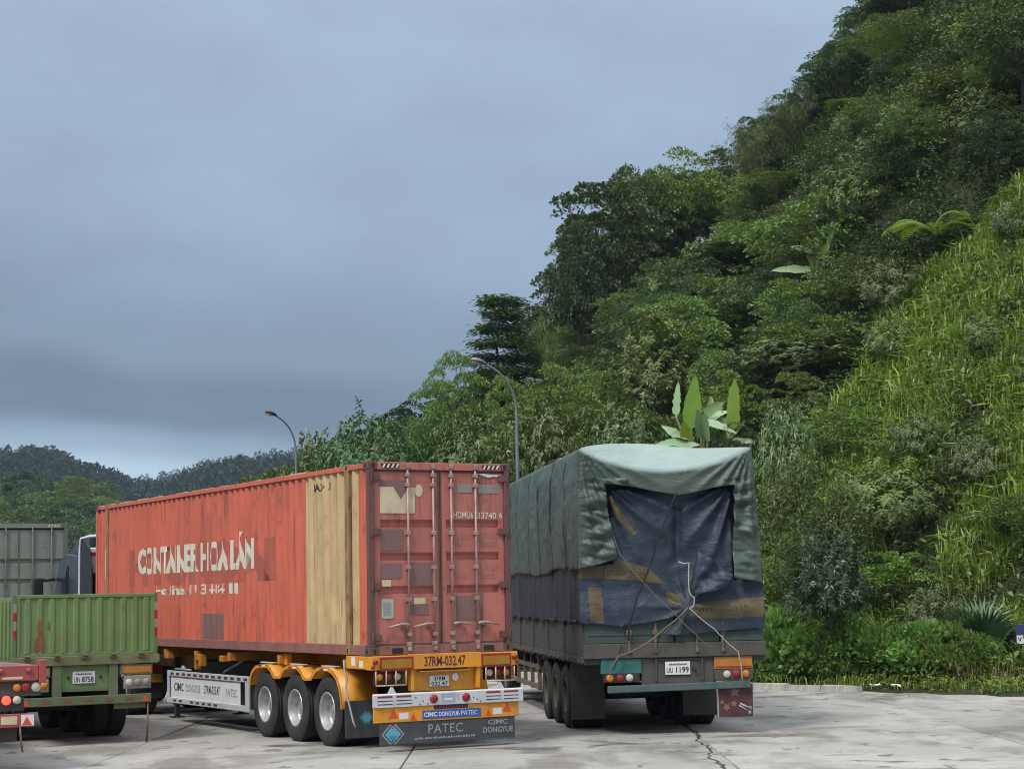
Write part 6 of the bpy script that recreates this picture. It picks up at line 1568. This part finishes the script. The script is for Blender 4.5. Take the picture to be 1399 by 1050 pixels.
kind('bush_a', 'bush', crown_broad(24, 1.0, 0.62, 0.50, 60, 46, 0.30, 0.14, 0.085, 0.1, 0.6), 'bean', 1.05, 1.05, 0.03, 'bark', 4, 0.1)
kind('bush_b', 'bush', crown_broad(25, 1.2, 0.55, 0.45, 66, 46, 0.30, 0.15, 0.08, 0.1, 0.6), 'bean', 0.95, 1.2, 0.03, 'bark', 4, 0.1)
NAMES = dict(tree='tree', bamboo='bamboo', shrub='shrub', bush='bush')
_prng = random.Random(77)
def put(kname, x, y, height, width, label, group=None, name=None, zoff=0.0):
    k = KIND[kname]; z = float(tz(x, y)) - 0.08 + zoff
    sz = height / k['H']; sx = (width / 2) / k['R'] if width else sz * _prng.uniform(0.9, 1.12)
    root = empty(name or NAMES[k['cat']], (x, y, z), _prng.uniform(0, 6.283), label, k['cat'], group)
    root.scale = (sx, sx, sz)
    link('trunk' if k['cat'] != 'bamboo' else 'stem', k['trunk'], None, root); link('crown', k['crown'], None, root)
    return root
def hero(kname, px, top, wpx, y, label, name=None, base=None, group=None):
    p = at_depth(px, top, y); w = wpx / FPX * y
    zb = float(tz(p[0], y)); return put(kname, p[0], y, max(0.6, p[2] - zb), w, label, group, name)
TAKEN = []
CLEAR = [(905, 1020, 505, 612, 57.0), (1075, 1145, 310, 375, 68.0), (1215, 1335, 275, 340, 70.0), (1268, 1290, 170, 250, 78.0)]   # kept free in front of: banana, banana, fern, pale trunk
def H_(*a, **k):
    o = hero(*a, **k); TAKEN.append((o.location.x, o.location.y, a[3] / FPX * a[4] * 0.36))
    kb = project(o.location.x, o.location.y, o.location.z)[1]
    CLEAR.append((a[1] - a[3] * 0.42, a[1] + a[3] * 0.42, a[2], a[2] + (kb - a[2]) * 0.62, a[4])); return o
ANCHOR = [(682, 440, 'the layered tree'), (830, 320, 'the big shoulder tree'), (935, 240, 'the bright skyline crown'), (1243, 30, 'the topmost dark tree'), (1143, 100, 'the dark skyline tree'), (1265, 200, 'the pale-trunked tree'),
          (1022, 180, 'the skyline bamboo'), (897, 490, 'the whorled yellowish tree'), (962, 560, 'the clump of banana plants'), (1110, 345, 'the single banana plant'), (1275, 310, 'the tree fern'), (1105, 510, 'the rusty olive bush'),
          (1128, 780, 'the small roadside tree'), (1110, 670, 'the grey-green sapling'), (1342, 830, 'the large fan palm'), (707, 560, 'the right street lamp'), (404, 600, 'the left street lamp'), (600, 620, 'the orange container'), (900, 600, 'the green tarpaulin'),
          (1399, 868, 'the small blue sign'), (1220, 690, 'the bare-stemmed shrub'), (1390, 450, 'the right photo edge'), (1390, 150, 'the upper right corner'), (40, 700, 'the grey-green container'), (176, 655, 'the far skyline dip'), (0, 650, 'the left photo edge'), (118, 725, 'the tractor cab'), (300, 660, 'the orange container roof')]
def whereabouts(px, py):
    ax, ay, nm = min(ANCHOR, key=lambda q: (q[0] - px) ** 2 + (q[1] - py) ** 2)
    dx, dy = px - ax, py - ay; near = 'just ' if math.hypot(dx, dy) < 40 else ''
    if abs(dx) < 0.45 * abs(dy): w = 'above' if dy < 0 else 'below'
    elif abs(dy) < 0.45 * abs(dx): w = 'left of' if dx < 0 else 'right of'
    else: w = ('above' if dy < 0 else 'below') + ' and ' + ('left' if dx < 0 else 'right') + ' of'
    return '%s%s %s' % (near, w, nm)
# ---- trees one can point to
H_('layered', 684, 398, 128, 92, 'tall tree with stacked flat sprays standing out above the left skyline')
H_('dark_b', 818, 232, 150, 90, 'big dark round-topped tree at the left shoulder of the hill skyline')
H_('dark_a', 872, 224, 110, 93, 'dark tree on the skyline just right of the big shoulder tree')
H_('deep_a', 790, 300, 95, 86, 'dark leafy tree hanging at the left edge of the hill forest')
H_('bright_a', 935, 212, 110, 95, 'yellow-green crown on the skyline between dark trees')
H_('deep_b', 1243, -30, 135, 93, 'very dark glossy tree at the top edge of the photo')
H_('deep_a', 1143, 50, 90, 90, 'dark tree on the skyline left of the topmost dark tree')
H_('layered_y', 1250, 62, 175, 84, 'flat-topped tree with yellowish sprays below the topmost dark tree')
H_('yellow_b', 1252, 128, 75, 78, 'slender tree with pale bare trunk and small yellowish crown')
H_('bamboo_a', 1022, 138, 90, 96, 'feathery pale bamboo on the skyline in the middle of the hill')
H_('bamboo_b', 1078, 118, 80, 97, 'smaller feathery bamboo on the skyline left of the dark skyline tree')
H_('bamboo_b', 748, 415, 70, 92, 'wispy pale bamboo between the layered tree and the big shoulder tree')
H_('mid_c', 622, 478, 90, 90, 'light green tree just left of the layered tree')
H_('mid_b', 597, 505, 80, 92, 'pale green tree stepping down the left skyline')
H_('yellow_a', 897, 427, 120, 66, 'yellow-green tree with pale leaf whorls above the banana plants')
H_('olive_c', 500, 566, 175, 74, 'wide olive tree with drooping leaves above the middle of the orange container')
H_('olive_b', 432, 594, 105, 76, 'low olive tree at the left end of the hill behind the street lamp')
H_('olive_a', 640, 578, 165, 66, 'broad olive-yellow tree behind the red container doors')
H_('olive_a', 745, 548, 150, 61, 'olive-yellow leafy tree behind the right street lamp')
H_('olive_b', 850, 545, 150, 59, 'dense yellow-green tree directly above the green tarpaulin')
H_('bright_a', 765, 506, 110, 70, 'rounded bright green tree behind the right street lamp arm')
H_('mid_a', 690, 520, 90, 74, 'mid green tree below the layered tree')
H_('olive_b', 1105, 455, 205, 60, 'wide rusty olive bush halfway up the slope right of the banana plants')
H_('roadside', 1128, 708, 135, 43.6, 'small dark roadside tree with whorled leaves right of the tarpaulin truck')
H_('sapling', 1108, 612, 160, 47.5, 'thin grey-green sapling with bare limbs behind the roadside tree')
H_('shrub_d', 1215, 632, 205, 49, 'leafy olive shrub on bare stems right of the sapling')
H_('shrub_b', 1075, 560, 110, 53, 'pale-leaved shrub between tarpaulin and sapling')
H_('deep_a', 1010, 470, 100, 72, 'dark tree behind the banana plants')
H_('mid_b', 1060, 230, 110, 84, 'mid green tree in the middle of the upper forest')
H_('deep_b', 1010, 330, 120, 80, 'dark crown in the centre of the forest below the bamboo')
H_('bright_a', 1165, 205, 70, 86, 'small bright green crown below the left dark skyline tree')
# ---- the rest of the forest
SKY = curve_px([(380, 648), (410, 618), (450, 590), (500, 574), (560, 558), (580, 532), (600, 512), (632, 500), (642, 512), (725, 505), (735, 470), (748, 440), (762, 380), (768, 330), (780, 285), (800, 258), (850, 236), (890, 230), (930, 222), (960, 210), (1000, 195), (1040, 158), (1090, 130), (1130, 70), (1170, 50), (1190, -20), (1260, -90), (1420, -260), (1700, -500)])
GRASS = [(1500, 190), (1399, 255), (1320, 345), (1215, 420), (1180, 530), (1110, 590), (1050, 680), (1035, 940), (1500, 1000)]
rng = np.random.default_rng(42)
auto = []
cand = np.stack([rng.uniform(-22, 42, 9000), rng.uniform(44, 108, 9000)], -1)
kd = kerb_dist(cand[:, 0], cand[:, 1]); cz = tz(cand[:, 0], cand[:, 1])
order = np.argsort(cand[:, 1])
FOREST = ('forest trees on the upper slope', 'forest trees on the middle slope', 'trees at the left foot of the hill')
LABEL = dict(dark_a='dark green round-crowned tree', dark_b='dark green tall-crowned tree', deep_a='blackish green glossy-leaved tree', deep_b='blackish green wide-crowned tree', mid_a='mid green loose-crowned tree', mid_b='mid green upright tree',
             mid_c='fresh green flat-clumped tree', grey_a='greyish green fine-leaved tree', bright_a='bright yellow-green tree', olive_a='olive tree with drooping leaves', olive_b='low olive tree with drooping leaves', olive_c='grey-olive tree with drooping leaves',
             yellow_a='yellowish tree with whorled leaves', bamboo_a='feathery pale bamboo clump', bamboo_b='small feathery bamboo clump', layered_y='flat-layered green tree', sapling='thin grey-green sapling')
placed = list(TAKEN)
for i in rng.permutation(len(cand)):
    x, y = cand[i]
    if kd[i] < 4.0: continue
    px, py = project(x, y, cz[i])
    if px < 385 or px > 1450 or py < -5: continue
    if in_poly((px, py), GRASS): continue
    gap = 1.55 + 0.009 * (y - 50)
    if any((x - a) ** 2 + (y - b) ** 2 < max(gap, r * 0.8) ** 2 for a, b, r in placed): continue
    n1 = noise.noise(Vector((x * 0.09, y * 0.09, 1.0))); q = rng.random()
    if px < 760 and y < 78: kn_ = rng.choice(['olive_a', 'olive_b', 'olive_c', 'mid_c'])
    elif y > 78: kn_ = rng.choice(['dark_a', 'dark_b', 'deep_a', 'deep_b', 'mid_a', 'mid_b', 'grey_a', 'mid_c', 'bamboo_a', 'layered_y', 'bright_a'], p=[.19, .19, .10, .08, .10, .10, .06, .05, .05, .04, .04])
    else: kn_ = rng.choice(['dark_a', 'deep_a', 'mid_a', 'mid_b', 'grey_a', 'bright_a', 'mid_c', 'bamboo_b', 'olive_b'], p=[.16, .11, .15, .14, .12, .07, .12, .06, .07])
    h = (3.0 + 4.6 * rng.random() ** 1.4) * (0.8 if y < 60 else (1.0 if y < 76 else 1.12))
    lim = float(SKY(px)) + rng.uniform(0, 14)
    hmax = at_depth(px, lim, y)[2] - cz[i]
    h = min(h, hmax)
    if h < 1.7: continue
    tp = project(x, y, cz[i] + h)[1]
    rp_ = KIND[str(kn_)]['R'] * h / KIND[str(kn_)]['H'] * FPX / y * 0.45
    if any(a - rp_ * (2 if b - a > 69 and yy in (57.0, 68.0, 70.0, 78.0) else 1) < px < b + rp_ * (2 if yy in (57.0, 68.0, 70.0, 78.0) else 1) and tp < d - 6 and py > c and y < yy - 0.6 for a, b, c, d, yy in CLEAR): continue
    auto.append((x, y, h, str(kn_), px, py)); placed.append((x, y, gap * 0.8))
for x, y, h, kn_, px, py in auto:
    g_ = FOREST[2] if (px < 760 and y < 80) else (FOREST[0] if y > 76 else FOREST[1])
    where = {FOREST[0]: 'in the forest high on the hill', FOREST[1]: 'in the thicket on the middle slope', FOREST[2]: 'at the left foot of the hill'}[g_]
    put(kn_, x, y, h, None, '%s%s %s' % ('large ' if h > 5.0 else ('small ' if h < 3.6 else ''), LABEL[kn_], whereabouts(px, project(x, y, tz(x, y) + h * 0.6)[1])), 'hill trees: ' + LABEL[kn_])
# ---- shrubs of the open slope
SL = dict(shrub_a='mid green rounded shrub', shrub_b='olive shrub with drooping leaves', shrub_c='dark narrow-leaved shrub', shrub_d='green shrub with long leaf whorls', shrub_e='bright yellow-green low shrub')
ns = 0; sp_ = []
for i in rng.permutation(len(cand)):
    x, y = cand[i]
    px, py = project(x, y, cz[i])
    if kd[i] < 3.2 or px > 1430 or px < 560 or y > 90 or py < 10: continue
    ing = in_poly((px, py), GRASS)
    if not ing and rng.random() > 0.35: continue
    if any((x - a) ** 2 + (y - b) ** 2 < (2.4 if ing else 1.7) ** 2 for a, b in sp_): continue
    if ing and (1190 < px and rng.random() < 0.38): continue
    kn_ = str(rng.choice(['shrub_a', 'shrub_b', 'shrub_d', 'shrub_e'] if ing else ['shrub_a', 'shrub_c', 'shrub_a', 'shrub_d']))
    hs_ = rng.uniform(1.2, 2.3) * (1.15 if not ing else 0.8)
    tp = project(x, y, cz[i] + hs_)[1]
    if any(a - 30 < px < b + 30 and tp < d - 4 and py > c and y < yy - 0.6 for a, b, c, d, yy in CLEAR): continue
    sp_.append((x, y))
    put(kn_, x, y, hs_, None, '%s %s' % (SL[kn_], whereabouts(px, py - 15)), 'hillside shrubs: ' + SL[kn_])
    ns += 1
    if ns > 230: break
# ---- bushes along the kerb
BU = [(1052, 838, 70), (1078, 862, 75), (1105, 845, 80), (1135, 858, 85), (1160, 846, 75), (1190, 858, 80), (1215, 870, 80), (1240, 862, 70), (1270, 858, 90), (1300, 855, 85), (1322, 872, 70), (1345, 885, 70), (1088, 890, 50), (1255, 884, 75), (1290, 892, 80), (1312, 898, 60)]
for i, (px, top, w) in enumerate(sorted(BU)):
    d = ray(px, 935); y = 45.5 - (px - 1040) * 0.0135 + (0.9 if i % 2 else 0.0)
    o = hero('bush_a' if i % 3 else 'bush_b', px, top, w * 1.35, y, 'leafy green bush number %d from the left along the kerb' % (i + 1) if False else '%s leafy bush from the left in the row along the kerb' % ('first second third fourth fifth sixth seventh eighth ninth tenth eleventh twelfth thirteenth fourteenth fifteenth sixteenth'.split()[i]), group='leafy bushes along the kerb')
# ---- banana plants
def banana_leaf(lf, rng, base, d, L, W, arch, tintc, fold=0.25, n=16):
    d = unit(np.array(d, float)); ya = rng.uniform(-0.7, 0.7); s = unit(np.cross(d, np.array([math.sin(ya), -math.cos(ya), rng.uniform(0.1, 0.7)])))
    pts = []
    for k in range(n + 1):
        t = k / n; p = base + d * L * t + np.array([d[0], d[1], 0]) * arch * t ** 2 * L * 0.6 - UP * arch * L * 0.7 * t ** 2.2
        w = W * (math.sin(math.pi * min(1, (t * 0.96 + 0.04)) ** 0.75) ** 0.7) * 0.5 if t > 0.10 else 0.03
        w *= rng.uniform(0.72, 1.08) if 0.2 < t < 0.95 else 1.0
        nrm = np.cross(s, d); pts.append((p, p + s * w + nrm * w * fold, p - s * w + nrm * w * fold))
    V = []; F = []
    for k, (c, a, b) in enumerate(pts): V += [c, a, b]
    for k in range(n): F += [(3 * k, 3 * k + 3, 3 * k + 4, 3 * k + 1), (3 * k, 3 * k + 2, 3 * k + 5, 3 * k + 3)]
    lf.V.append(np.array(V)); lf.F.append(np.array(F) + lf.n); lf.T.append(np.clip(tintc + rng.normal(0, 0.1, len(V)), 0, 1)); lf.n += len(V)
def banana_plant(px, y, base_py, leaves, label):
    """leaves: list of (px0,py0, px1,py1, width_px, pale, dy, arch): stalk point to tip"""
    rng = np.random.default_rng(int(px)); b = at_depth(px, base_py, y); zb = float(tz(b[0], y))
    root = empty('banana_plant', (b[0], y, zb), 0, label, 'plant'); o = np.array([b[0], y, zb])
    sc = FPX / y; st = MB()
    for (x0, y0, x1, y1, w, pale, dy, arch) in leaves:
        p0 = at_depth(x0, y0, y) - o; p1 = at_depth(x1, y1, y + dy) - o; d = p1 - p0
        lf = Leafage(); L = np.linalg.norm(d); banana_leaf(lf, rng, p0, d + UP * arch * L * 0.5, L, w / sc, arch, 0.5)
        me = lf.mesh('leaf'); ob = link('leaf', me, LM['banana_pale'] if pale else LM['banana'], root)
        for pl in me.polygons: pl.use_smooth = True
        st.tube([(0, 0, max(0.0, p0[2] * 0.35)), (p0[0] * 0.6, p0[1] * 0.6, p0[2] * 0.75), tuple(p0)], [0.09, 0.06, 0.03], 7)
    st.tube([(0, 0, -0.3), (0.03, 0, 0.8), (0, 0, 1.8)], [0.16, 0.13, 0.09], 10)
    st.build('stem', M['bark_stem'], root)
    return root
M['bark_stem'] = paint('banana_stem', (0.10, 0.13, 0.05), 0.7, var=0.3, dirt=(0.08, 0.06, 0.035), dirt_amt=0.6, scale=3)
banana_plant(960, 57.0, 640, [(924, 570, 927, 521, 14, 1, 0.1, 0.0), (944, 590, 950, 513, 26, 0, 0, 0.0), (1002, 590, 1004, 516, 24, 0, 0.2, 0.0), (938, 612, 934, 572, 18, 0, -.4, 0.05), (960, 600, 952, 556, 22, 1, -0.5, 0.1),
                             (966, 605, 964, 560, 20, 1, -0.6, 0.12), (962, 568, 988, 545, 16, 1, -0.3, 0.25), (970, 575, 996, 556, 16, 1, 0.3, 0.4), (958, 575, 1000, 590, 15, 1, -0.5, 0.2), (980, 588, 1000, 566, 16, 1, 0.4, 0.2),
                             (945, 598, 918, 592, 14, 1, -.3, 0.15), (975, 600, 985, 548, 20, 0, 0.4, 0.1), (985, 606, 1016, 570, 18, 0, 0.2, 0.25), (935, 606, 905, 575, 16, 1, 0.2, 0.3), (968, 606, 972, 540, 18, 0, 0.5, 0.02), (990, 610, 1030, 600, 16, 1, -0.3, 0.25), (948, 606, 900, 606, 18, 1, -0.6, 0.25), (955, 606, 925, 616, 16, 1, -0.8, 0.2)], 'clump of banana plants with upright leaves above the green tarpaulin')
_pk = pick(1118, 385); print('banana at', _pk)
banana_plant(1118, min(68.0, _pk[1]), 400, [(1116, 372, 1102, 320, 20, 0, 0, 0.05), (1112, 370, 1058, 368, 14, 1, -.4, 0.15), (1120, 365, 1142, 300, 9, 1, 0.2, 0.0), (1118, 352, 1140, 325, 14, 0, 0.3, 0.3), (1110, 345, 1082, 336, 12, 1, -.2, 0.2)], 'single banana plant in the middle of the forest slope')
# ---- tree fern
def tree_fern(px, py, y, label):
    rng = np.random.default_rng(5); c = at_depth(px, py, y); zb = float(tz(c[0], y)); h = max(0.5, c[2] - zb)
    root = empty('tree_fern', (c[0], y, zb), 0, label, 'fern')
    MB().tube([(0, 0, -0.3), (0.05, 0, h * 0.5), (0, 0, h)], [0.10, 0.085, 0.09], 8).build('trunk', M['bark'], root)
    for i in range(13):
        a = i * 2.4 + 0.3; L = rng.uniform(1.7, 2.4); el = rng.uniform(0.25, 0.75); lf = Leafage()
        n = 24; t = np.linspace(0.08, 1, n); hx = L * t * math.cos(el); z = h + L * (t * math.sin(el) - 0.55 * t ** 2.4)
        P = np.stack([np.cos(a) * hx, np.sin(a) * hx, z], -1); side = np.array([-math.sin(a), math.cos(a), 0]); fw = np.array([math.cos(a), math.sin(a), 0])
        for s in (-1, 1):
            pl = 0.46 * np.sin(np.pi * np.clip(t * 0.92 + 0.08, 0, 1)) ** 0.7 + 0.04
            V, F = leaf_quads(P, np.broadcast_to(side * s + fw * 0.45 - UP * 0.12, P.shape), np.broadcast_to(UP, P.shape), pl, 0.075, 0.15); lf.add(V, F, 0.5 + rng.normal(0, 0.2, n))
        link('frond', lf.mesh('frond'), LM['fern'], root)
    return root
_pk = pick(1277, 352); print('fern at', _pk)
tree_fern(1277, 318, min(70.0, _pk[1]), 'bright tree fern with spreading fronds below the pale-trunked tree')
# ---- fan palm
def fan_palm(px, py, y, label, n=11, R=0.95, seed=3):
    rng = np.random.default_rng(seed); c = at_depth(px, py, y); zb = float(tz(c[0], y))
    root = empty('fan_palm', (c[0], y, zb), 0, label, 'palm')
    st = MB()
    for i in range(n):
        a = i * 2.39 + 0.4; el = rng.uniform(0.35, 1.25); Ls = rng.uniform(0.5, 1.0)
        d = np.array([math.cos(a) * math.cos(el), math.sin(a) * math.cos(el), math.sin(el)]); e = d * Ls
        if i == 0: e = np.array([-0.05, -0.55, 0.75]); d = unit(np.array([-0.1, -0.45, 0.75]))
        if i == 1: e = np.array([-0.6, -0.3, 0.35]); d = unit(np.array([-0.8, -0.2, 0.35]))
        if i == 2: e = np.array([0.35, -0.4, 0.6]); d = unit(np.array([0.5, -0.1, 0.7]))
        st.tube([(0, 0, 0), tuple(e * 0.55 + UP * 0.05), tuple(e)], [0.02, 0.016, 0.012], 5)
        s = unit(np.cross(d, UP)); nn = np.cross(s, d); lf = Leafage(); k = 34; th = np.linspace(-2.25, 2.25, k)
        D = d * np.cos(th)[:, None] + s * np.sin(th)[:, None] + nn * (0.10 * np.abs(np.sin(th)))[:, None]
        P = np.broadcast_to(e, D.shape); ls = R * (0.80 + 0.2 * np.cos(th)) * rng.uniform(0.95, 1.05, k)
        alt = np.where(np.arange(k) % 2 == 0, 0.25, -0.25)[:, None]
        V, F = leaf_quads(P, D, nn + s * alt, ls, 0.085, 0.10); lf.add(V, F, 0.4 + 0.25 * np.cos(th) + rng.normal(0, 0.12, k))
        link('leaf', lf.mesh('leaf'), LM['palm'], root)
    st.build('stalks', M['bark_stem'], root)
    return root
fan_palm(1342, 858, 42.6, 'fan palm with wide pleated leaves right of the kerb bushes')
fan_palm(1295, 868, 43.6, 'smaller dark fan palm half hidden left of the larger palm', 6, 0.6, 8)

# ---- uncountable cover: blades of grass, dry grass, low leafage
def blades(pos, nper, Lr, Wr, seed, tint0=0.45, lean=0.55):
    rng = np.random.default_rng(seed); n = len(pos) * nper
    B = np.repeat(pos, nper, 0) + rng.normal(0, 1, (n, 3)) * np.array([0.16, 0.16, 0.0])
    tl = np.repeat(rng.uniform(0.6, 1.25, len(pos)), nper); tt_ = np.repeat(rng.normal(0, 0.18, len(pos)), nper)
    L = rng.uniform(*Lr, n) * tl; W = rng.uniform(*Wr, n); a = rng.uniform(0, 6.283, n); e = rng.uniform(0.15, 1.0, n) * lean
    h = np.stack([np.cos(a), np.sin(a), np.zeros(n)], -1); s = np.stack([-np.sin(a), np.cos(a), np.zeros(n)], -1)
    sd = unit(s + rng.normal(0, 0.5, (n, 3)))
    P1 = B + UP * (L * 0.55)[:, None] + h * (L * 0.30 * e)[:, None]
    dr = rng.uniform(-0.15, 0.40, n)
    P2 = B + UP * (L * (0.9 - 0.75 * e * 0.8 - dr * 0.3))[:, None] + h * (L * (0.85 * e + 0.1))[:, None]
    w = (W * 0.5)[:, None]
    V = np.stack([B - sd * w * 0.6, B + sd * w * 0.6, P1 - sd * w, P1 + sd * w, P2 - sd * w * 0.12, P2 + sd * w * 0.12], 1).reshape(-1, 3)
    i6 = np.arange(n)[:, None] * 6
    F = np.concatenate([i6 + np.array([0, 1, 3, 2]), i6 + np.array([2, 3, 5, 4])], 0)
    T = np.repeat(np.clip(tint0 + tt_ + rng.normal(0, 0.16, n), 0, 1), 6)
    return V, F, T
def scatter(n, xr, yr, seed, test):
    rng = np.random.default_rng(seed); P = np.stack([rng.uniform(*xr, n), rng.uniform(*yr, n)], -1)
    k = kerb_dist(P[:, 0], P[:, 1]); z = tz(P[:, 0], P[:, 1]); keep = []
    for i in range(n):
        if k[i] < 0.5: continue
        px, py = project(P[i, 0], P[i, 1], z[i])
        if px < 380 or px > 1480 or py < -60: continue
        if test(px, py, P[i, 0], P[i, 1], k[i], rng): keep.append((P[i, 0], P[i, 1], z[i]))
    return np.array(keep)
def clumpy(x, y, s, sd): return noise.noise(Vector((x * s, y * s, sd)))
gp_ = scatter(21000, (2, 26), (38, 84), 3, lambda px, py, x, y, k, r: k > 2.6 and in_poly((px, py), GRASS) and clumpy(x, y, 0.33, 4.0) > -0.22)
V, F, T = blades(gp_, 19, (0.45, 1.15), (0.026, 0.065), 1, 0.42, 0.68)
tag(link('grass', np_mesh('grass', V, F, T), LM['grass']), 'long bright green grass covering the open slope at the right', 'grass', kind='stuff')
dp_ = scatter(9000, (0, 26), (38, 80), 6, lambda px, py, x, y, k, r: k > 1.0 and (in_poly((px, py), GRASS) or r.random() < 0.06) and clumpy(x, y, 0.45, 9.0) > 0.12)
V, F, T = blades(dp_, 8, (0.5, 1.0), (0.014, 0.03), 2, 0.35, 0.8)
tag(link('dry_grass', np_mesh('dry_grass', V, F, T), LM['dry']), 'withered straw-coloured grass between the green tufts on the slope', 'grass', kind='stuff')
vp_ = scatter(2600, (2, 18), (34, 50), 8, lambda px, py, x, y, k, r: k < 3.4 and px > 1000)
V, F, T = blades(vp_, 9, (0.12, 0.42), (0.012, 0.028), 4, 0.4, 0.8)
tag(link('verge_grass', np_mesh('verge_grass', V, F, T), LM['grass']), 'short grass on the verge behind the kerb', 'grass', kind='stuff')
def leaf_cover(pos, per, L, W, seed, spread, hgt):
    rng = np.random.default_rng(seed); n = len(pos) * per
    P = np.repeat(pos, per, 0) + rng.normal(0, 1, (n, 3)) * np.array([spread, spread, 0]); P[:, 2] += rng.uniform(0.05, 1, n) * hgt
    D = rdirs(rng, n); D[:, 2] = D[:, 2] * 0.5 + 0.15; ls = L * rng.uniform(0.6, 1.4, n)
    Vv, Ff = leaf_quads(P, D, UP + rdirs(rng, n) * 0.6, ls, ls * W / L, 0.25)
    t = np.repeat(rng.uniform(0.15, 0.75, len(pos)), per) + rng.normal(0, 0.15, n)
    return Vv, Ff, np.repeat(np.clip(t, 0, 1), 4)
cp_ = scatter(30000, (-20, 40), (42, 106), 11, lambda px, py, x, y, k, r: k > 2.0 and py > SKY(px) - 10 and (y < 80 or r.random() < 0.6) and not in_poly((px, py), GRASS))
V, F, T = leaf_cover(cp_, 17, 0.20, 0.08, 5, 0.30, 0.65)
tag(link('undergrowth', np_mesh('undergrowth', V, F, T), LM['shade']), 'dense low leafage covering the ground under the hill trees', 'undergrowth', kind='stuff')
cp_ = scatter(16000, (0, 40), (40, 84), 12, lambda px, py, x, y, k, r: k > 2.0 and in_poly((px, py), GRASS) and r.random() < 0.75)
V, F, T = leaf_cover(cp_, 16, 0.21, 0.085, 15, 0.30, 0.6)
tag(link('slope_weeds', np_mesh('slope_weeds', V, F, T * 0.75), LM['cover']), 'broad-leaved weeds between the grass of the open slope', 'weeds', kind='stuff')
lp_ = scatter(2600, (3, 18), (36, 50), 13, lambda px, py, x, y, k, r: 0.5 < k < 2.4 and px > 1010 and clumpy(x, y, 0.55, 2.0) > -0.05)
V, F, T = leaf_cover(lp_, 14, 0.11, 0.06, 6, 0.16, 0.28)
tag(link('ground_creeper', np_mesh('ground_creeper', V, F, T), LM['lime']), 'yellow-green creeper on the verge in front of the bushes', 'plants', kind='stuff')

# ---- trees on the nearer far hill, and the woods beyond
rng = np.random.default_rng(8); fn_near = ridge_near; fplaced = []
FN = ['dark_a', 'dark_b', 'mid_a', 'mid_b', 'mid_c', 'deep_b', 'mid_a']
tries = 0
while len(fplaced) < 95 and tries < 4000:
    tries += 1
    y = rng.uniform(205, 312); px = rng.uniform(-40, 470); x = (px - 699.5) / FPX * y
    if any((x - a) ** 2 + (y - b) ** 2 < 6.0 ** 2 for a, b in fplaced): continue
    z = float(fn_near(np.array([x]), np.array([y]))[0]); fplaced.append((x, y)); kn_ = str(rng.choice(FN)); k = KIND[kn_]; s = rng.uniform(0.95, 1.45)
    root = empty('tree', (x, y, z - 0.2), rng.uniform(0, 6.28), '%s on the far hill %s' % (LABEL[kn_], whereabouts(px, project(x, y, z + 5)[1])), 'tree', 'trees on the low wooded hill at the left: ' + LABEL[kn_])
    root.scale = (s * 1.15, s * 1.15, s); link('trunk', k['trunk'], None, root); link('crown', k['crown'], None, root)
def far_wood(fn, crest, depth, n, seed, size, x_px, quads):
    rng = np.random.default_rng(seed); lf = Leafage()
    y = crest - depth * rng.uniform(-0.12, 0.75, n) ** 1.0; px = rng.uniform(*x_px, n); x = (px - 699.5) / FPX * crest
    z = fn(x, y)
    for i in range(n):
        s = size * rng.uniform(0.7, 1.3); k = quads; q = rdirs(rng, k); q[:, 2] = np.abs(q[:, 2])
        P = np.array([x[i], y[i], z[i] + s * 0.25]) + q * s * np.array([0.55, 0.55, 0.8]) * rng.uniform(0.75, 1.05, (k, 1))
        V, F = leaf_quads(P, q + rdirs(rng, k) * 0.8, q + rdirs(rng, k) * 0.6, rng.uniform(0.25, 0.42, k) * s * 0.42, s * 0.10, 0.1)
        lf.add(V, F, rng.uniform(0.2, 0.8) + rng.normal(0, 0.12, k))
    return lf
tag(link('far_wood', far_wood(ridge_dark, 760, 260, 1000, 1, 9.5, (-60, 560), 230).mesh('far_wood'), LM['far']), 'dark woods covering the ridge far behind at the left', 'woods', kind='stuff')
tag(link('far_wood', far_wood(ridge_mist, 1300, 260, 450, 2, 10.0, (60, 560), 110).mesh('far_wood'), LM['far']), 'pale misty woods on the farthest ridge at the left', 'woods', kind='stuff')

# ------------------------------------------------------------------ air
hz_ = MB().box(-1500, -40, -1.1, 1500, 1550, 130).build('haze', None)
m, nt, b = new_mat('haze'); nt.nodes.remove(b)
pvn = nd(nt, 'ShaderNodeVolumePrincipled'); pvn.inputs['Color'].default_value = (0.62, 0.76, 0.95, 1); pvn.inputs['Density'].default_value = 0.00016; pvn.inputs['Anisotropy'].default_value = 0.2
nt.links.new(pvn.outputs[0], nt.nodes['Material Output'].inputs['Volume'])
hz_.data.materials.append(m); tag(hz_, kind='stuff')
